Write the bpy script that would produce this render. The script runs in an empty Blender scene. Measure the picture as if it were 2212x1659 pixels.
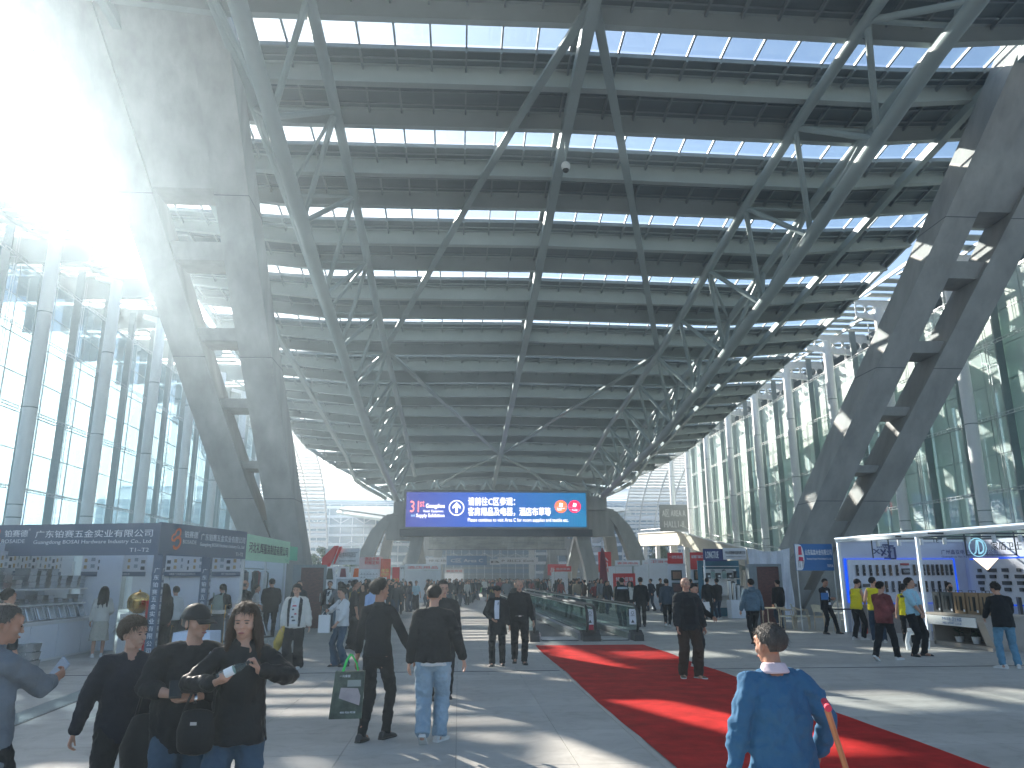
import bpy, bmesh, math, random
from mathutils import Vector, Matrix, noise
from mathutils.bvhtree import BVHTree
rnd = random.Random(7)
S = bpy.context.scene
R = math.radians
# ------------------------------------------------------------------ camera, sky, sun, exposure
cam = bpy.data.cameras.new('camera'); camo = bpy.data.objects.new('camera', cam)
S.collection.objects.link(camo); S.camera = camo
cam.sensor_width = 36.0; cam.lens = 36.0 * 1660 / 2212; cam.clip_start = 0.05; cam.clip_end = 3000
camo.location = (0, 0, 1.78)
camo.rotation_euler = (Matrix.Rotation(R(-3.9), 3, 'Z') @ Matrix.Rotation(R(90 + 14.2), 3, 'X') @ Matrix.Rotation(R(-0.15), 3, 'Z')).to_euler()
SUN_AZ, SUN_EL = -34.0, 27.8          # degrees right of the hall axis, above the horizon
W = bpy.data.worlds.new('World'); S.world = W; W.use_nodes = True
nt = W.node_tree; bg = nt.nodes['Background']
sky = nt.nodes.new('ShaderNodeTexSky'); sky.sky_type = 'NISHITA'; sky.sun_disc = False
sky.sun_elevation = R(SUN_EL); sky.sun_rotation = R(SUN_AZ)
sky.air_density = 1.0; sky.dust_density = 1.6; sky.ozone_density = 1.5
nt.links.new(sky.outputs[0], bg.inputs[0]); bg.inputs[1].default_value = 0.09
sun = bpy.data.lights.new('sun', 'SUN'); sun.energy = 5.0; sun.angle = R(0.55); sun.color = (1.0, 0.92, 0.82)
suno = bpy.data.objects.new('sun', sun); S.collection.objects.link(suno)
sd = Vector((math.sin(R(SUN_AZ)) * math.cos(R(SUN_EL)), math.cos(R(SUN_AZ)) * math.cos(R(SUN_EL)), math.sin(R(SUN_EL))))
suno.rotation_euler = sd.to_track_quat('Z', 'Y').to_euler(); suno.location = sd * 120
vs = S.view_settings; vs.view_transform = 'Standard'; vs.look = 'None'; vs.gamma = 1; vs.use_curve_mapping = False
vs.exposure = 1.72
S.cycles.max_bounces = 8; S.cycles.diffuse_bounces = 4; S.cycles.glossy_bounces = 3
S.cycles.transmission_bounces = 4; S.cycles.transparent_max_bounces = 16; S.cycles.volume_bounces = 0
S.cycles.sample_clamp_indirect = 4.0; S.cycles.use_denoising = True
S.cycles.volume_max_steps = 64

# ------------------------------------------------------------------ materials
MATS = {}
def mat(name, col, rough=0.6, metal=0.0, var=0.12, scale=3.0, bump=0.0, bscale=40.0, stretch=(1, 1, 1), spec=0.5,
        emit=None, estr=0.0, dirt=None, col2=None, sheen=0.0, coat=0.0):
    if name in MATS: return MATS[name]
    m = bpy.data.materials.new(name); m.use_nodes = True; t = m.node_tree; N = t.nodes; L = t.links
    b = N['Principled BSDF']; b.inputs['Roughness'].default_value = rough; b.inputs['Metallic'].default_value = metal
    b.inputs['Specular IOR Level'].default_value = spec
    if sheen: b.inputs['Sheen Weight'].default_value = sheen
    if coat: b.inputs['Coat Weight'].default_value = coat
    c = (*col, 1)
    if var > 0 or col2:
        tc = N.new('ShaderNodeTexCoord'); mp = N.new('ShaderNodeMapping'); mp.inputs['Scale'].default_value = stretch
        L.new(tc.outputs['Object'], mp.inputs[0])
        nz = N.new('ShaderNodeTexNoise'); nz.inputs['Scale'].default_value = scale; nz.inputs['Detail'].default_value = 6
        nz.inputs['Roughness'].default_value = 0.62
        L.new(mp.outputs[0], nz.inputs['Vector'])
        rp = N.new('ShaderNodeValToRGB'); e = rp.color_ramp.elements
        e[0].position = 0.3; e[1].position = 0.72
        e[0].color = (*[max(0, x * (1 - var)) for x in col], 1)
        e[1].color = (*(col2 or [min(1, x * (1 + var)) for x in col]), 1)
        L.new(nz.outputs['Fac'], rp.inputs[0]); L.new(rp.outputs[0], b.inputs['Base Color'])
        mr = N.new('ShaderNodeMapRange'); mr.inputs['To Min'].default_value = max(0.02, rough - 0.08); mr.inputs['To Max'].default_value = min(1, rough + 0.12)
        L.new(nz.outputs['Fac'], mr.inputs[0]); L.new(mr.outputs[0], b.inputs['Roughness'])
        if bump:
            n2 = N.new('ShaderNodeTexNoise'); n2.inputs['Scale'].default_value = bscale; n2.inputs['Detail'].default_value = 4
            L.new(mp.outputs[0], n2.inputs['Vector'])
            bp = N.new('ShaderNodeBump'); bp.inputs['Strength'].default_value = bump; bp.inputs['Distance'].default_value = 0.02
            L.new(n2.outputs['Fac'], bp.inputs['Height']); L.new(bp.outputs[0], b.inputs['Normal'])
    else:
        b.inputs['Base Color'].default_value = c
    if emit:
        b.inputs['Emission Color'].default_value = (*emit, 1); b.inputs['Emission Strength'].default_value = estr
    m.diffuse_color = c; MATS[name] = m
    return m

def glass(name, tint, gloss=0.25, diff=0.0, dcol=(0.5, 0.6, 0.6), rough=0.02):
    if name in MATS: return MATS[name]
    m = bpy.data.materials.new(name); m.use_nodes = True; t = m.node_tree; N = t.nodes; L = t.links
    N.remove(N['Principled BSDF']); out = N['Material Output']
    tr = N.new('ShaderNodeBsdfTransparent'); tr.inputs[0].default_value = (*tint, 1)
    gl = N.new('ShaderNodeBsdfGlossy'); gl.inputs['Roughness'].default_value = rough; gl.inputs[0].default_value = (0.85, 0.95, 0.97, 1)
    lw = N.new('ShaderNodeLayerWeight'); lw.inputs[0].default_value = 0.35
    mr = N.new('ShaderNodeMapRange'); mr.inputs['To Min'].default_value = gloss * 0.5; mr.inputs['To Max'].default_value = min(1, gloss * 2.5)
    L.new(lw.outputs['Facing'], mr.inputs[0])
    nz = N.new('ShaderNodeTexNoise'); nz.inputs['Scale'].default_value = 0.9; nz.inputs['Detail'].default_value = 1
    tc = N.new('ShaderNodeTexCoord'); L.new(tc.outputs['Object'], nz.inputs['Vector'])
    bp = N.new('ShaderNodeBump'); bp.inputs['Strength'].default_value = 0.05; bp.inputs['Distance'].default_value = 0.04
    L.new(nz.outputs['Fac'], bp.inputs['Height']); L.new(bp.outputs[0], gl.inputs['Normal'])
    mx = N.new('ShaderNodeMixShader'); L.new(mr.outputs[0], mx.inputs[0]); L.new(tr.outputs[0], mx.inputs[1]); L.new(gl.outputs[0], mx.inputs[2])
    last = mx
    if diff > 0:
        df = N.new('ShaderNodeBsdfDiffuse'); df.inputs[0].default_value = (*dcol, 1)
        m2 = N.new('ShaderNodeMixShader'); m2.inputs[0].default_value = diff
        L.new(mx.outputs[0], m2.inputs[1]); L.new(df.outputs[0], m2.inputs[2]); last = m2
    L.new(last.outputs[0], out.inputs[0]); MATS[name] = m
    return m

M_steel = mat('painted steel grey', (0.29, 0.345, 0.345), 0.45, var=0.10, scale=0.6, bump=0.03)
M_beam = mat('beam paint grey', (0.36, 0.405, 0.395), 0.5, var=0.10, scale=0.5, bump=0.02)
M_panel = mat('roof panel grey', (0.15, 0.18, 0.182), 0.55, var=0.22, scale=0.5, bump=0.04, stretch=(0.3, 2.5, 1))
M_rib = mat('rib grey', (0.23, 0.26, 0.27), 0.5)
M_conc = mat('leg coated concrete', (0.33, 0.335, 0.325), 0.72, var=0.24, scale=0.8, bump=0.2, bscale=14, stretch=(1.6, 1.6, 0.22))
M_white = mat('white paint', (0.78, 0.79, 0.78), 0.45, var=0.04, scale=1.0)
M_col = mat('column white paint', (0.84, 0.86, 0.87), 0.4, var=0.06, scale=0.7, stretch=(1, 1, 0.3))
M_dark = mat('dark metal', (0.05, 0.055, 0.06), 0.4, metal=0.3)
M_black = mat('black plastic', (0.018, 0.019, 0.02), 0.35)
M_rubber = mat('black rubber', (0.02, 0.02, 0.021), 0.5)
M_alu = mat('brushed aluminium', (0.55, 0.57, 0.58), 0.35, metal=0.85, var=0.08)
M_ss = mat('stainless steel pans', (0.62, 0.63, 0.63), 0.22, metal=1.0, var=0.08, scale=8)
M_fin = mat('mullion fin', (0.26, 0.31, 0.32), 0.35, metal=0.4)
M_skyglass = glass('skylight glass', (0.90, 0.95, 0.97), 0.05, 0.05, (0.8, 0.85, 0.85))
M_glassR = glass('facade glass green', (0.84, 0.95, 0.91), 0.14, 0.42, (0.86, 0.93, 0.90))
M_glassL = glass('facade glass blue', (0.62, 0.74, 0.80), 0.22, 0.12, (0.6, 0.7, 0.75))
M_clear = glass('balustrade glass', (0.80, 0.90, 0.88), 0.10)
M_curtain = mat('pale green blinds', (0.62, 0.78, 0.66), 0.9, var=0.12, scale=0.5, stretch=(1, 3, 0.15), col2=(0.78, 0.84, 0.78))
_n = M_curtain.node_tree.nodes; _l = M_curtain.node_tree.links; _t = _n.new('ShaderNodeBsdfTranslucent'); _t.inputs[0].default_value = (0.70, 0.86, 0.74, 1); _m = _n.new('ShaderNodeMixShader'); _m.inputs[0].default_value = 0.6
_l.new(_n['Principled BSDF'].outputs[0], _m.inputs[1]); _l.new(_t.outputs[0], _m.inputs[2]); _l.new(_m.outputs[0], _n['Material Output'].inputs[0])
M_fascia = mat('fascia slate blue vinyl', (0.085, 0.115, 0.17), 0.5, var=0.05)
M_wall = mat('white booth panel', (0.70, 0.73, 0.78), 0.5, var=0.03)
M_red = mat('red print vinyl', (0.66, 0.02, 0.02), 0.5, var=0.04)
M_blue = mat('blue print vinyl', (0.012, 0.13, 0.36), 0.45, var=0.05)

# ------------------------------------------------------------------ mesh builder
class MB:
    def __init__(s): s.v = []; s.f = []; s.sm = False
    def add(s, vs_, fs):
        o = len(s.v); s.v += [tuple(v) for v in vs_]; s.f += [tuple(i + o for i in f) for f in fs]; return s
    def box(s, c, d, rz=0.0, M=None):
        x, y, z = d[0] / 2, d[1] / 2, d[2] / 2
        vs_ = [Vector((a, b, e)) for a in (-x, x) for b in (-y, y) for e in (-z, z)]
        if rz: m = Matrix.Rotation(rz, 3, 'Z'); vs_ = [m @ v for v in vs_]
        if M: vs_ = [M @ v for v in vs_]
        c = Vector(c); vs_ = [v + c for v in vs_]
        return s.add(vs_, [(0, 1, 3, 2), (4, 6, 7, 5), (0, 4, 5, 1), (2, 3, 7, 6), (0, 2, 6, 4), (1, 5, 7, 3)])
    def bar(s, p, q, w, h, up=(0, 0, 1)):
        p, q = Vector(p), Vector(q); d = (q - p).normalized(); u = Vector(up)
        a = d.cross(u)
        if a.length < 1e-4: a = d.cross(Vector((1, 0, 0)))
        a.normalize(); b = a.cross(d)
        vs_ = []
        for e in (p, q):
            for i, j in ((-1, -1), (1, -1), (1, 1), (-1, 1)): vs_.append(e + a * i * w / 2 + b * j * h / 2)
        return s.add(vs_, [(0, 1, 2, 3)[::-1], (4, 5, 6, 7), (0, 1, 5, 4), (1, 2, 6, 5), (2, 3, 7, 6), (3, 0, 4, 7)])
    def tube(s, pts, r, n=10, caps=True):
        pts = [Vector(p) for p in pts]; rs = r if isinstance(r, (list, tuple)) else [r] * len(pts)
        vs_ = []; a = None
        for i, p in enumerate(pts):
            d = (pts[min(i + 1, len(pts) - 1)] - pts[max(i - 1, 0)]).normalized()
            if a is None:
                a = d.cross(Vector((0, 0, 1)))
                if a.length < 1e-3: a = d.cross(Vector((1, 0, 0)))
            a = (a - d * a.dot(d)).normalized(); b = d.cross(a)
            for k in range(n):
                t = 2 * math.pi * k / n; vs_.append(p + (a * math.cos(t) + b * math.sin(t)) * rs[i])
        fs = []
        for i in range(len(pts) - 1):
            for k in range(n):
                j = (k + 1) % n; fs.append((i * n + k, i * n + j, (i + 1) * n + j, (i + 1) * n + k))
        if caps: fs.append(tuple(range(n))[::-1]); fs.append(tuple((len(pts) - 1) * n + k for k in range(n)))
        s.sm = True
        return s.add(vs_, fs)
    def prism(s, poly, vec):
        n = len(poly); vec = Vector(vec); a = [Vector(p) for p in poly]; b = [p + vec for p in a]
        return s.add(a + b, [tuple(range(n))[::-1], tuple(range(n, 2 * n))] + [(i, (i + 1) % n, n + (i + 1) % n, n + i) for i in range(n)])
    def quad(s, a, b, c, d): return s.add([a, b, c, d], [(0, 1, 2, 3)])
    def sphere(s, c, r, nu=12, nv=8):
        r = r if isinstance(r, (list, tuple)) else (r, r, r); vs_ = [(c[0], c[1], c[2] - r[2])]
        for i in range(1, nv):
            t = math.pi * i / nv - math.pi / 2
            for k in range(nu):
                a = 2 * math.pi * k / nu
                vs_.append((c[0] + r[0] * math.cos(t) * math.cos(a), c[1] + r[1] * math.cos(t) * math.sin(a), c[2] + r[2] * math.sin(t)))
        vs_.append((c[0], c[1], c[2] + r[2])); fs = []
        for k in range(nu):
            j = (k + 1) % nu; fs.append((0, 1 + j, 1 + k))
            for i in range(nv - 2): fs.append((1 + i * nu + k, 1 + i * nu + j, 1 + (i + 1) * nu + j, 1 + (i + 1) * nu + k))
            fs.append((1 + (nv - 2) * nu + k, 1 + (nv - 2) * nu + j, len(vs_) - 1))
        s.sm = True
        return s.add(vs_, fs)
    def mesh(s, name, m=None):
        me = bpy.data.meshes.new(name); me.from_pydata(s.v, [], s.f)
        bm = bmesh.new(); bm.from_mesh(me); bmesh.ops.recalc_face_normals(bm, faces=bm.faces); bm.to_mesh(me); bm.free()
        if s.sm:
            me.polygons.foreach_set('use_smooth', [True] * len(me.polygons))
            try: me.set_sharp_from_angle(angle=R(40))
            except Exception: pass
        if m: me.materials.append(m)
        return me

COL = S.collection
def link(name, me, parent=None, loc=(0, 0, 0), rz=0.0):
    o = bpy.data.objects.new(name, me); COL.objects.link(o); o.location = loc; o.rotation_euler = (0, 0, rz)
    if parent: o.parent = parent
    return o
def tag(o, label=None, cat=None, group=None, kind=None):
    if label: o['label'] = label
    if cat: o['category'] = cat
    if group: o['group'] = group
    if kind: o['kind'] = kind
    return o
def thing(name, label, cat, loc=(0, 0, 0), rz=0.0, group=None):
    o = bpy.data.objects.new(name, None); COL.objects.link(o); o.location = loc; o.rotation_euler = (0, 0, rz); o.empty_display_size = 0.3
    return tag(o, label, cat, group)
def part(name, mb, m, parent, world=False, label=None, kind=None, loc=(0, 0, 0), rz=0.0):
    if world:
        l = parent.location; p2 = parent.parent
        while p2: l = l + p2.location; p2 = p2.parent
        mb.v = [(a - l[0], b - l[1], c - l[2]) for a, b, c in mb.v]
    o = link(name, mb.mesh(name, m), parent, loc, rz)
    return tag(o, label, kind=kind)
def struct(name, mb, m, parent=None): return tag(link(name, mb.mesh(name, m), parent), kind='structure' if not parent else None)
def copy_tree(o, parent=None):
    c = o.copy(); COL.objects.link(c)
    if parent: c.parent = parent
    for ch in list(o.children): copy_tree(ch, c)
    return c

def text(body, parent, m, p, size=None, width=None, height=None, ex=0.004, rot=(R(90), 0, 0), align='LEFT', name='lettering', shear=0, bold=.004):
    """flat raised lettering; local origin at p, reading along +X of rot; fitted to width/height when given"""
    cu = bpy.data.curves.new(name, 'FONT'); cu.body = body; cu.size = size or 1.0; cu.extrude = 0.0; cu.resolution_u = 2
    cu.shear = shear; cu.offset = 0; cu.align_x = 'LEFT'
    o = bpy.data.objects.new('t', cu); TMPTEXT.append(o)
    o2 = link(name, None, parent) if False else None
    TEXTS.append((o, parent, m, p, width, height, ex, rot, align, name, bold))
TMPTEXT = []; TEXTS = []
def flush_text():
    for o in TMPTEXT: COL.objects.link(o)
    bpy.context.view_layer.update(); dg = bpy.context.evaluated_depsgraph_get()
    for o, parent, m, p, width, height, ex, rot, align, name, bold in TEXTS:
        me = bpy.data.meshes.new_from_object(o.evaluated_get(dg)); me.name = name
        if not me.vertices: continue
        xs = [v.co.x for v in me.vertices]; ys = [v.co.y for v in me.vertices]
        w = max(xs) - min(xs) or 1; h = max(ys) - min(ys) or 1; body_lines = o.data.body.count('\n') + 1
        sx = width / w if width else (height / h if height else 1); sy = height / h if height else (width / w if width else 1)
        ax = {'LEFT': min(xs), 'CENTER': (min(xs) + max(xs)) / 2, 'RIGHT': max(xs)}[align]; ay = min(ys)
        for v in me.vertices: v.co = ((v.co.x - ax) * sx, (v.co.y - ay) * sy, ex)
        if bold:      # heavier strokes: a second, slightly shifted layer
            bm = bmesh.new(); bm.from_mesh(me); g2 = bmesh.ops.duplicate(bm, geom=bm.verts[:] + bm.edges[:] + bm.faces[:])['geom']
            for v in g2:
                if isinstance(v, bmesh.types.BMVert): v.co += Vector((0.035 * h * sy / max(1, body_lines), 0.012 * h * sy, 0.0012))
            bm.to_mesh(me); bm.free()
        me.materials.clear(); me.materials.append(m)
        t = bpy.data.objects.new(name, me); COL.objects.link(t); t.parent = parent; t.location = p; t.rotation_euler = rot
    for o in TMPTEXT:
        c = o.data; bpy.data.objects.remove(o); bpy.data.curves.remove(c)
    TMPTEXT.clear(); TEXTS.clear()

# ------------------------------------------------------------------ ground
def interp(tab, x):
    if x <= tab[0][0]: return tab[0][1] + (x - tab[0][0]) * (tab[1][1] - tab[0][1]) / (tab[1][0] - tab[0][0])
    for (a, p), (b, q) in zip(tab, tab[1:]):
        if x <= b: return p + (q - p) * (x - a) / (b - a)
    return tab[-1][1]

def floor_material(name, bricks):
    m = bpy.data.materials.new(name); m.use_nodes = True; N = m.node_tree.nodes; L = m.node_tree.links; b = N['Principled BSDF']
    tc = N.new('ShaderNodeTexCoord'); geo = N.new('ShaderNodeNewGeometry')
    n1 = N.new('ShaderNodeTexNoise'); n1.inputs['Scale'].default_value = 0.5; n1.inputs['Detail'].default_value = 7; n1.inputs['Roughness'].default_value = 0.65
    mp = N.new('ShaderNodeMapping'); mp.inputs['Scale'].default_value = (0.45, 1.6, 1)
    L.new(geo.outputs['Position'], mp.inputs[0]); L.new(mp.outputs[0], n1.inputs['Vector'])
    n2 = N.new('ShaderNodeTexNoise'); n2.inputs['Scale'].default_value = 60; n2.inputs['Detail'].default_value = 3
    L.new(geo.outputs['Position'], n2.inputs['Vector'])
    rp = N.new('ShaderNodeValToRGB'); rp.color_ramp.elements[0].position = 0.3; rp.color_ramp.elements[1].position = 0.72
    rp.color_ramp.elements[0].color = (0.38, 0.37, 0.34, 1); rp.color_ramp.elements[1].color = (0.58, 0.565, 0.52, 1)
    L.new(n1.outputs['Fac'], rp.inputs[0])
    mx = N.new('ShaderNodeMixRGB'); mx.blend_type = 'MULTIPLY'; mx.inputs[0].default_value = 0.22
    L.new(rp.outputs[0], mx.inputs[1]); L.new(n2.outputs['Fac'], mx.inputs[2])
    n4 = N.new('ShaderNodeTexNoise'); n4.inputs['Scale'].default_value = 2.3; n4.inputs['Detail'].default_value = 8; n4.inputs['Roughness'].default_value = 0.72; n4.inputs['Distortion'].default_value = 1.4; L.new(geo.outputs['Position'], n4.inputs['Vector'])
    r4 = N.new('ShaderNodeValToRGB'); r4.color_ramp.elements[0].position = 0.30; r4.color_ramp.elements[0].color = (0.66, 0.65, 0.63, 1); r4.color_ramp.elements[1].position = 0.52; r4.color_ramp.elements[1].color = (1, 1, 1, 1); L.new(n4.outputs['Fac'], r4.inputs[0])
    mm = N.new('ShaderNodeMixRGB'); mm.blend_type = 'MULTIPLY'; mm.inputs[0].default_value = 0.7; L.new(mx.outputs[0], mm.inputs[1]); L.new(r4.outputs[0], mm.inputs[2]); mx = mm
    oi = N.new('ShaderNodeObjectInfo'); mr = N.new('ShaderNodeMapRange'); mr.inputs['To Min'].default_value = 0.93; mr.inputs['To Max'].default_value = 1.03
    L.new(oi.outputs['Random'], mr.inputs[0])
    m2 = N.new('ShaderNodeMixRGB'); m2.blend_type = 'MULTIPLY'; m2.inputs[0].default_value = 1.0; L.new(mx.outputs[0], m2.inputs[1])
    cc = N.new('ShaderNodeCombineColor'); [L.new(mr.outputs[0], cc.inputs[i]) for i in range(3)]
    if bricks:
        br = N.new('ShaderNodeTexBrick'); br.inputs['Scale'].default_value = 1.0; br.inputs['Brick Width'].default_value = 1.2; br.inputs['Row Height'].default_value = 0.6
        br.inputs['Mortar Size'].default_value = 0.006; br.inputs['Color1'].default_value = (0.95, 0.95, 0.95, 1); br.inputs['Color2'].default_value = (1.05, 1.05, 1.05, 1)
        br.inputs['Mortar'].default_value = (0.6, 0.6, 0.6, 1); br.offset = 0.5
        L.new(geo.outputs['Position'], br.inputs['Vector']); L.new(br.outputs['Color'], m2.inputs[2])
    else: L.new(cc.outputs[0], m2.inputs[2])
    L.new(m2.outputs[0], b.inputs['Base Color'])
    m3 = N.new('ShaderNodeMapRange'); m3.inputs['To Min'].default_value = 0.42; m3.inputs['To Max'].default_value = 0.75
    L.new(n1.outputs['Fac'], m3.inputs[0]); L.new(m3.outputs[0], b.inputs['Roughness'])
    bp = N.new('ShaderNodeBump'); bp.inputs['Strength'].default_value = 0.12; bp.inputs['Distance'].default_value = 0.005
    L.new(n2.outputs['Fac'], bp.inputs['Height']); L.new(bp.outputs[0], b.inputs['Normal'])
    return m
M_floor = floor_material('granite paving', True); M_slab = floor_material('granite slab', False)
M_joint = mat('joint dirt', (0.25, 0.25, 0.24), 0.9)
# base sheet and the far paving: the near field is laid with single slabs on a sunken bed
bx0, bx1, by0, by1 = -8.4, 9.6, 4.6, 14.8
g = MB(); big = 900
for (a, b, c, d) in ((-big, bx0, -60, big), (bx1, big, -60, big), (bx0, bx1, -60, by0), (bx0, bx1, by1, big)):
    g.quad((a, c, 0), (b, c, 0), (b, d, 0), (a, d, 0))
ground = struct('plaza_paving', g, M_floor)
struct('slab_bed', MB().box(((bx0 + bx1) / 2, (by0 + by1) / 2, -0.045), (bx1 - bx0 + .2, by1 - by0 + .2, 0.06)), M_joint, ground)
sl = MB().box((0, 0, -0.009), (1.194, 0.594, 0.02)).mesh('paving_slab', M_slab)
k = 0
for j in range(17):
    for i in range(15):
        o = link('paving_slab', sl, ground, (bx0 + 0.6 + i * 1.2, by0 + 0.3 + j * 0.6, rnd.uniform(-0.001, 0.001)))
# expansion seam across the plaza, drain channel on the left
struct('expansion_seam', MB().box((0, 16.12, 0.004), (120, 0.05, 0.006)), M_dark)
dr = thing('drain_channel', 'dark slotted drain channel set in the paving at lower left', 'drain', (-5.78, 11.4, 0))
part('frame', MB().box((0, 0, 0.004), (0.42, 6.4, 0.008), rz=R(5)), M_dark, dr)
b_ = MB()
for i in range(62):
    v = Matrix.Rotation(R(5), 3, 'Z') @ Vector((0, -3.15 + i * 0.1025, 0)); b_.box((v.x, v.y, 0.011), (0.37, 0.055, 0.008), rz=R(5))
part('grating', b_, M_fin, dr, kind='stuff')
# red carpet
M_carpet = mat('red carpet', (0.56, 0.032, 0.030), 0.95, var=0.30, scale=2.6, bump=0.9, bscale=260, spec=0.05)
car = MB(); n = 40
for i in range(n):
    y0, y1 = 2.0 + 20.0 * i / n, 2.0 + 20.0 * (i + 1) / n
    h = lambda y: 0.008 + 0.004 * math.sin(y * 1.7)
    xl = lambda y: 2.10 + 0.022 * math.sin(y * 0.9) + 0.008 * math.sin(y * 4.1); xr = lambda y: 5.13 + 0.02 * math.sin(y * 1.3 + 1) + 0.007 * math.sin(y * 3.7)
    car.quad((xl(y0), y0, h(y0)), (xr(y0), y0, h(y0)), (xr(y1), y1, h(y1)), (xl(y1), y1, h(y1)))
o = tag(link('red_carpet', car.mesh('red_carpet', M_carpet)), 'long red carpet laid over the paving up to the moving walkways', 'carpet')
M_tape = mat('carpet tape', (0.42, 0.40, 0.36), 0.5)
tp = MB(); tp.box((2.06, 12, 0.006), (0.06, 20.0, 0.006)); part('edge_tape', tp, M_tape, o)

# ------------------------------------------------------------------ roof canopy
X0 = 4.35; HW = 21.0
ZR = [(-10, 20.2), (6, 21.9), (16, 22.2), (26.8, 21.63), (32.8, 21.03), (38.8, 20.23), (44.8, 19.33), (50.8, 18.53), (56.8, 18.03), (62.8, 17.43), (68.8, 17.03),
      (74.8, 16.33), (80.8, 15.83), (86.8, 15.5), (92.8, 15.2), (98.8, 14.4), (106, 12.6)]
def zr(y): return interp(ZR, y)
def hw(y): return HW if y < 84 else HW - (y - 84) * 0.45
def droop(dx): a = abs(dx); return -0.012 * a if a < 13 else -0.156 + 0.05 * (a - 13)
def zrd(y, dx): return zr(y) + droop(dx) - 0.22 * max(0, y - 84) * (min(abs(dx), hw(y)) / HW) ** 2
roof = thing('canopy_roof', 'vast grey steel roof canopy with rows of skylights arching over the plaza', 'roof', (X0, 38, 0))
YK = [-0.2 + 6 * i for i in range(0, 18)]       # dark beams; the glass strip starts at each
seg = [-1, -0.78, -0.62, -0.45, -0.22, 0, 0.22, 0.45, 0.62, 0.78, 1]
def beam_mesh(y, depth, fl):
    mb = MB(); w = hw(y)
    for a, b in zip(seg, seg[1:]):
        xa, xb = a * w, b * w; za, zb = zrd(y, xa), zrd(y, xb)
        da = depth * (1 - 0.45 * max(0, (abs(a) - 0.62) / 0.38)); db = depth * (1 - 0.45 * max(0, (abs(b) - 0.62) / 0.38))
        for (ya, yb, ta, tb, ba, bb) in ((-0.03, 0.03, 0, 0, -da, -db), (-fl / 2, fl / 2, -da, -db, -da - 0.04, -db - 0.04), (-fl / 2, fl / 2, 0.02, 0.02, -0.02, -0.02)):
            vs_ = [(X0 + x, y + yy, z + t) for x, z, tt, bb_ in ((xa, za, ta, ba), (xb, zb, tb, bb)) for yy in (ya, yb) for t in (bb_, tt)]
            mb.add(vs_, [(0, 1, 3, 2), (4, 6, 7, 5), (0, 4, 5, 1), (2, 3, 7, 6), (0, 2, 6, 4), (1, 5, 7, 3)])
    return mb
for y in YK:
    part('crossbeam', beam_mesh(y - 0.45, 0.80, 0.30), M_beam, roof, True)
    part('crossbeam', beam_mesh(y + 3.0, 0.80, 0.34), M_beam, roof, True)
# longitudinal members: ridge box beam, outer beams, edge trim
def rail(mb, x, y0, y1, w, h, dz, step=3.0):
    y = y0
    while y < y1 - 1e-6:
        yn = min(y + step, y1); xx = lambda yy: X0 + max(-hw(yy), min(hw(yy), x)); mb.bar((xx(y), y, zrd(y, xx(y) - X0) + dz), (xx(yn), yn, zrd(yn, xx(yn) - X0) + dz), w, h); y = yn
    return mb
part('ridge_beam', rail(MB(), 0, -6, 104, 0.42, 0.5, -0.95), M_steel, roof, True)
for x in (-16.8, 16.8): part('outer_beam', rail(MB(), x, -6, 100, 0.3, 0.38, -0.75), M_steel, roof, True)
for x in (-HW, HW): part('edge_trim', rail(MB(), x, -6, 106, 0.12, 0.45, -0.1), M_steel, roof, True)
# plan bracing
for (xa, ya, xb, yb) in ((0, 22, 9.7, 52), (0, 22, -9.7, 52), (9.7, 52, 0, 82.6), (-9.7, 52, 0, 82.6), (0, 22, 9.7, -8), (0, 22, -9.7, -8), (9.7, 112 - 8, 0, 82.6), (-9.7, 104, 0, 82.6)):
    mb = MB(); n = 10
    for i in range(n):
        p = []
        for t in (i / n, (i + 1) / n):
            x, y = xa + (xb - xa) * t, ya + (yb - ya) * t; p.append((X0 + x, y, zrd(y, x) - 0.92))
        mb.bar(p[0], p[1], 0.34, 0.14)
    part('plan_brace', mb, M_steel, roof, True)
# minor ribs, roof panels and skylight panes
xs = [0.25 + 1.36 * i for i in range(16)]
allx = sorted([x for x in xs if x < HW] + [-x for x in xs if x < HW])
cells = [(a, b) for a, b in zip(allx, allx[1:])] + [(-HW, allx[0]), (allx[-1], HW)]
ridge_cell = [c for c in cells if c[0] < 0 < c[1]]; cells = [c for c in cells if c[1] - c[0] > 0.3 and not (c[0] < 0 < c[1])]
part('ridge_cap', rail(MB(), 0, -6, 104, 0.66, 0.10, 0.05), M_panel, roof, True)
panels = []; panes = []
for y in YK:
    for (s, e, kind) in ((-0.45, 1.85, 'g'), (1.85, 3.0, 'p'), (3.0, 5.55, 'p')):
        for c in cells:
            if min(abs(c[0]), abs(c[1])) > hw(y + e) - .3: continue
            c = (max(c[0], -hw(y + e)), min(c[1], hw(y + e)))
            (panes if kind == 'g' else panels).append((c, y + s, y + e))
def cell_box(mb, c, ya, yb, dz, th, inset=0.03):
    xa, xb = c[0] + inset, c[1] - inset; vs_ = []
    for x in (xa, xb):
        for y in (ya + inset, yb - inset):
            for t in (0, th): vs_.append((X0 + x, y, zrd(y, x) + dz + t))
    mb.add(vs_, [(0, 1, 3, 2), (4, 6, 7, 5), (0, 4, 5, 1), (2, 3, 7, 6), (0, 2, 6, 4), (1, 5, 7, 3)]); return mb
def near(c, ya): return (ya - 24) ** 2 + 0.4 * (c[0] - 1) ** 2 if ya > 17 else 1e5 + abs(ya)
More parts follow.
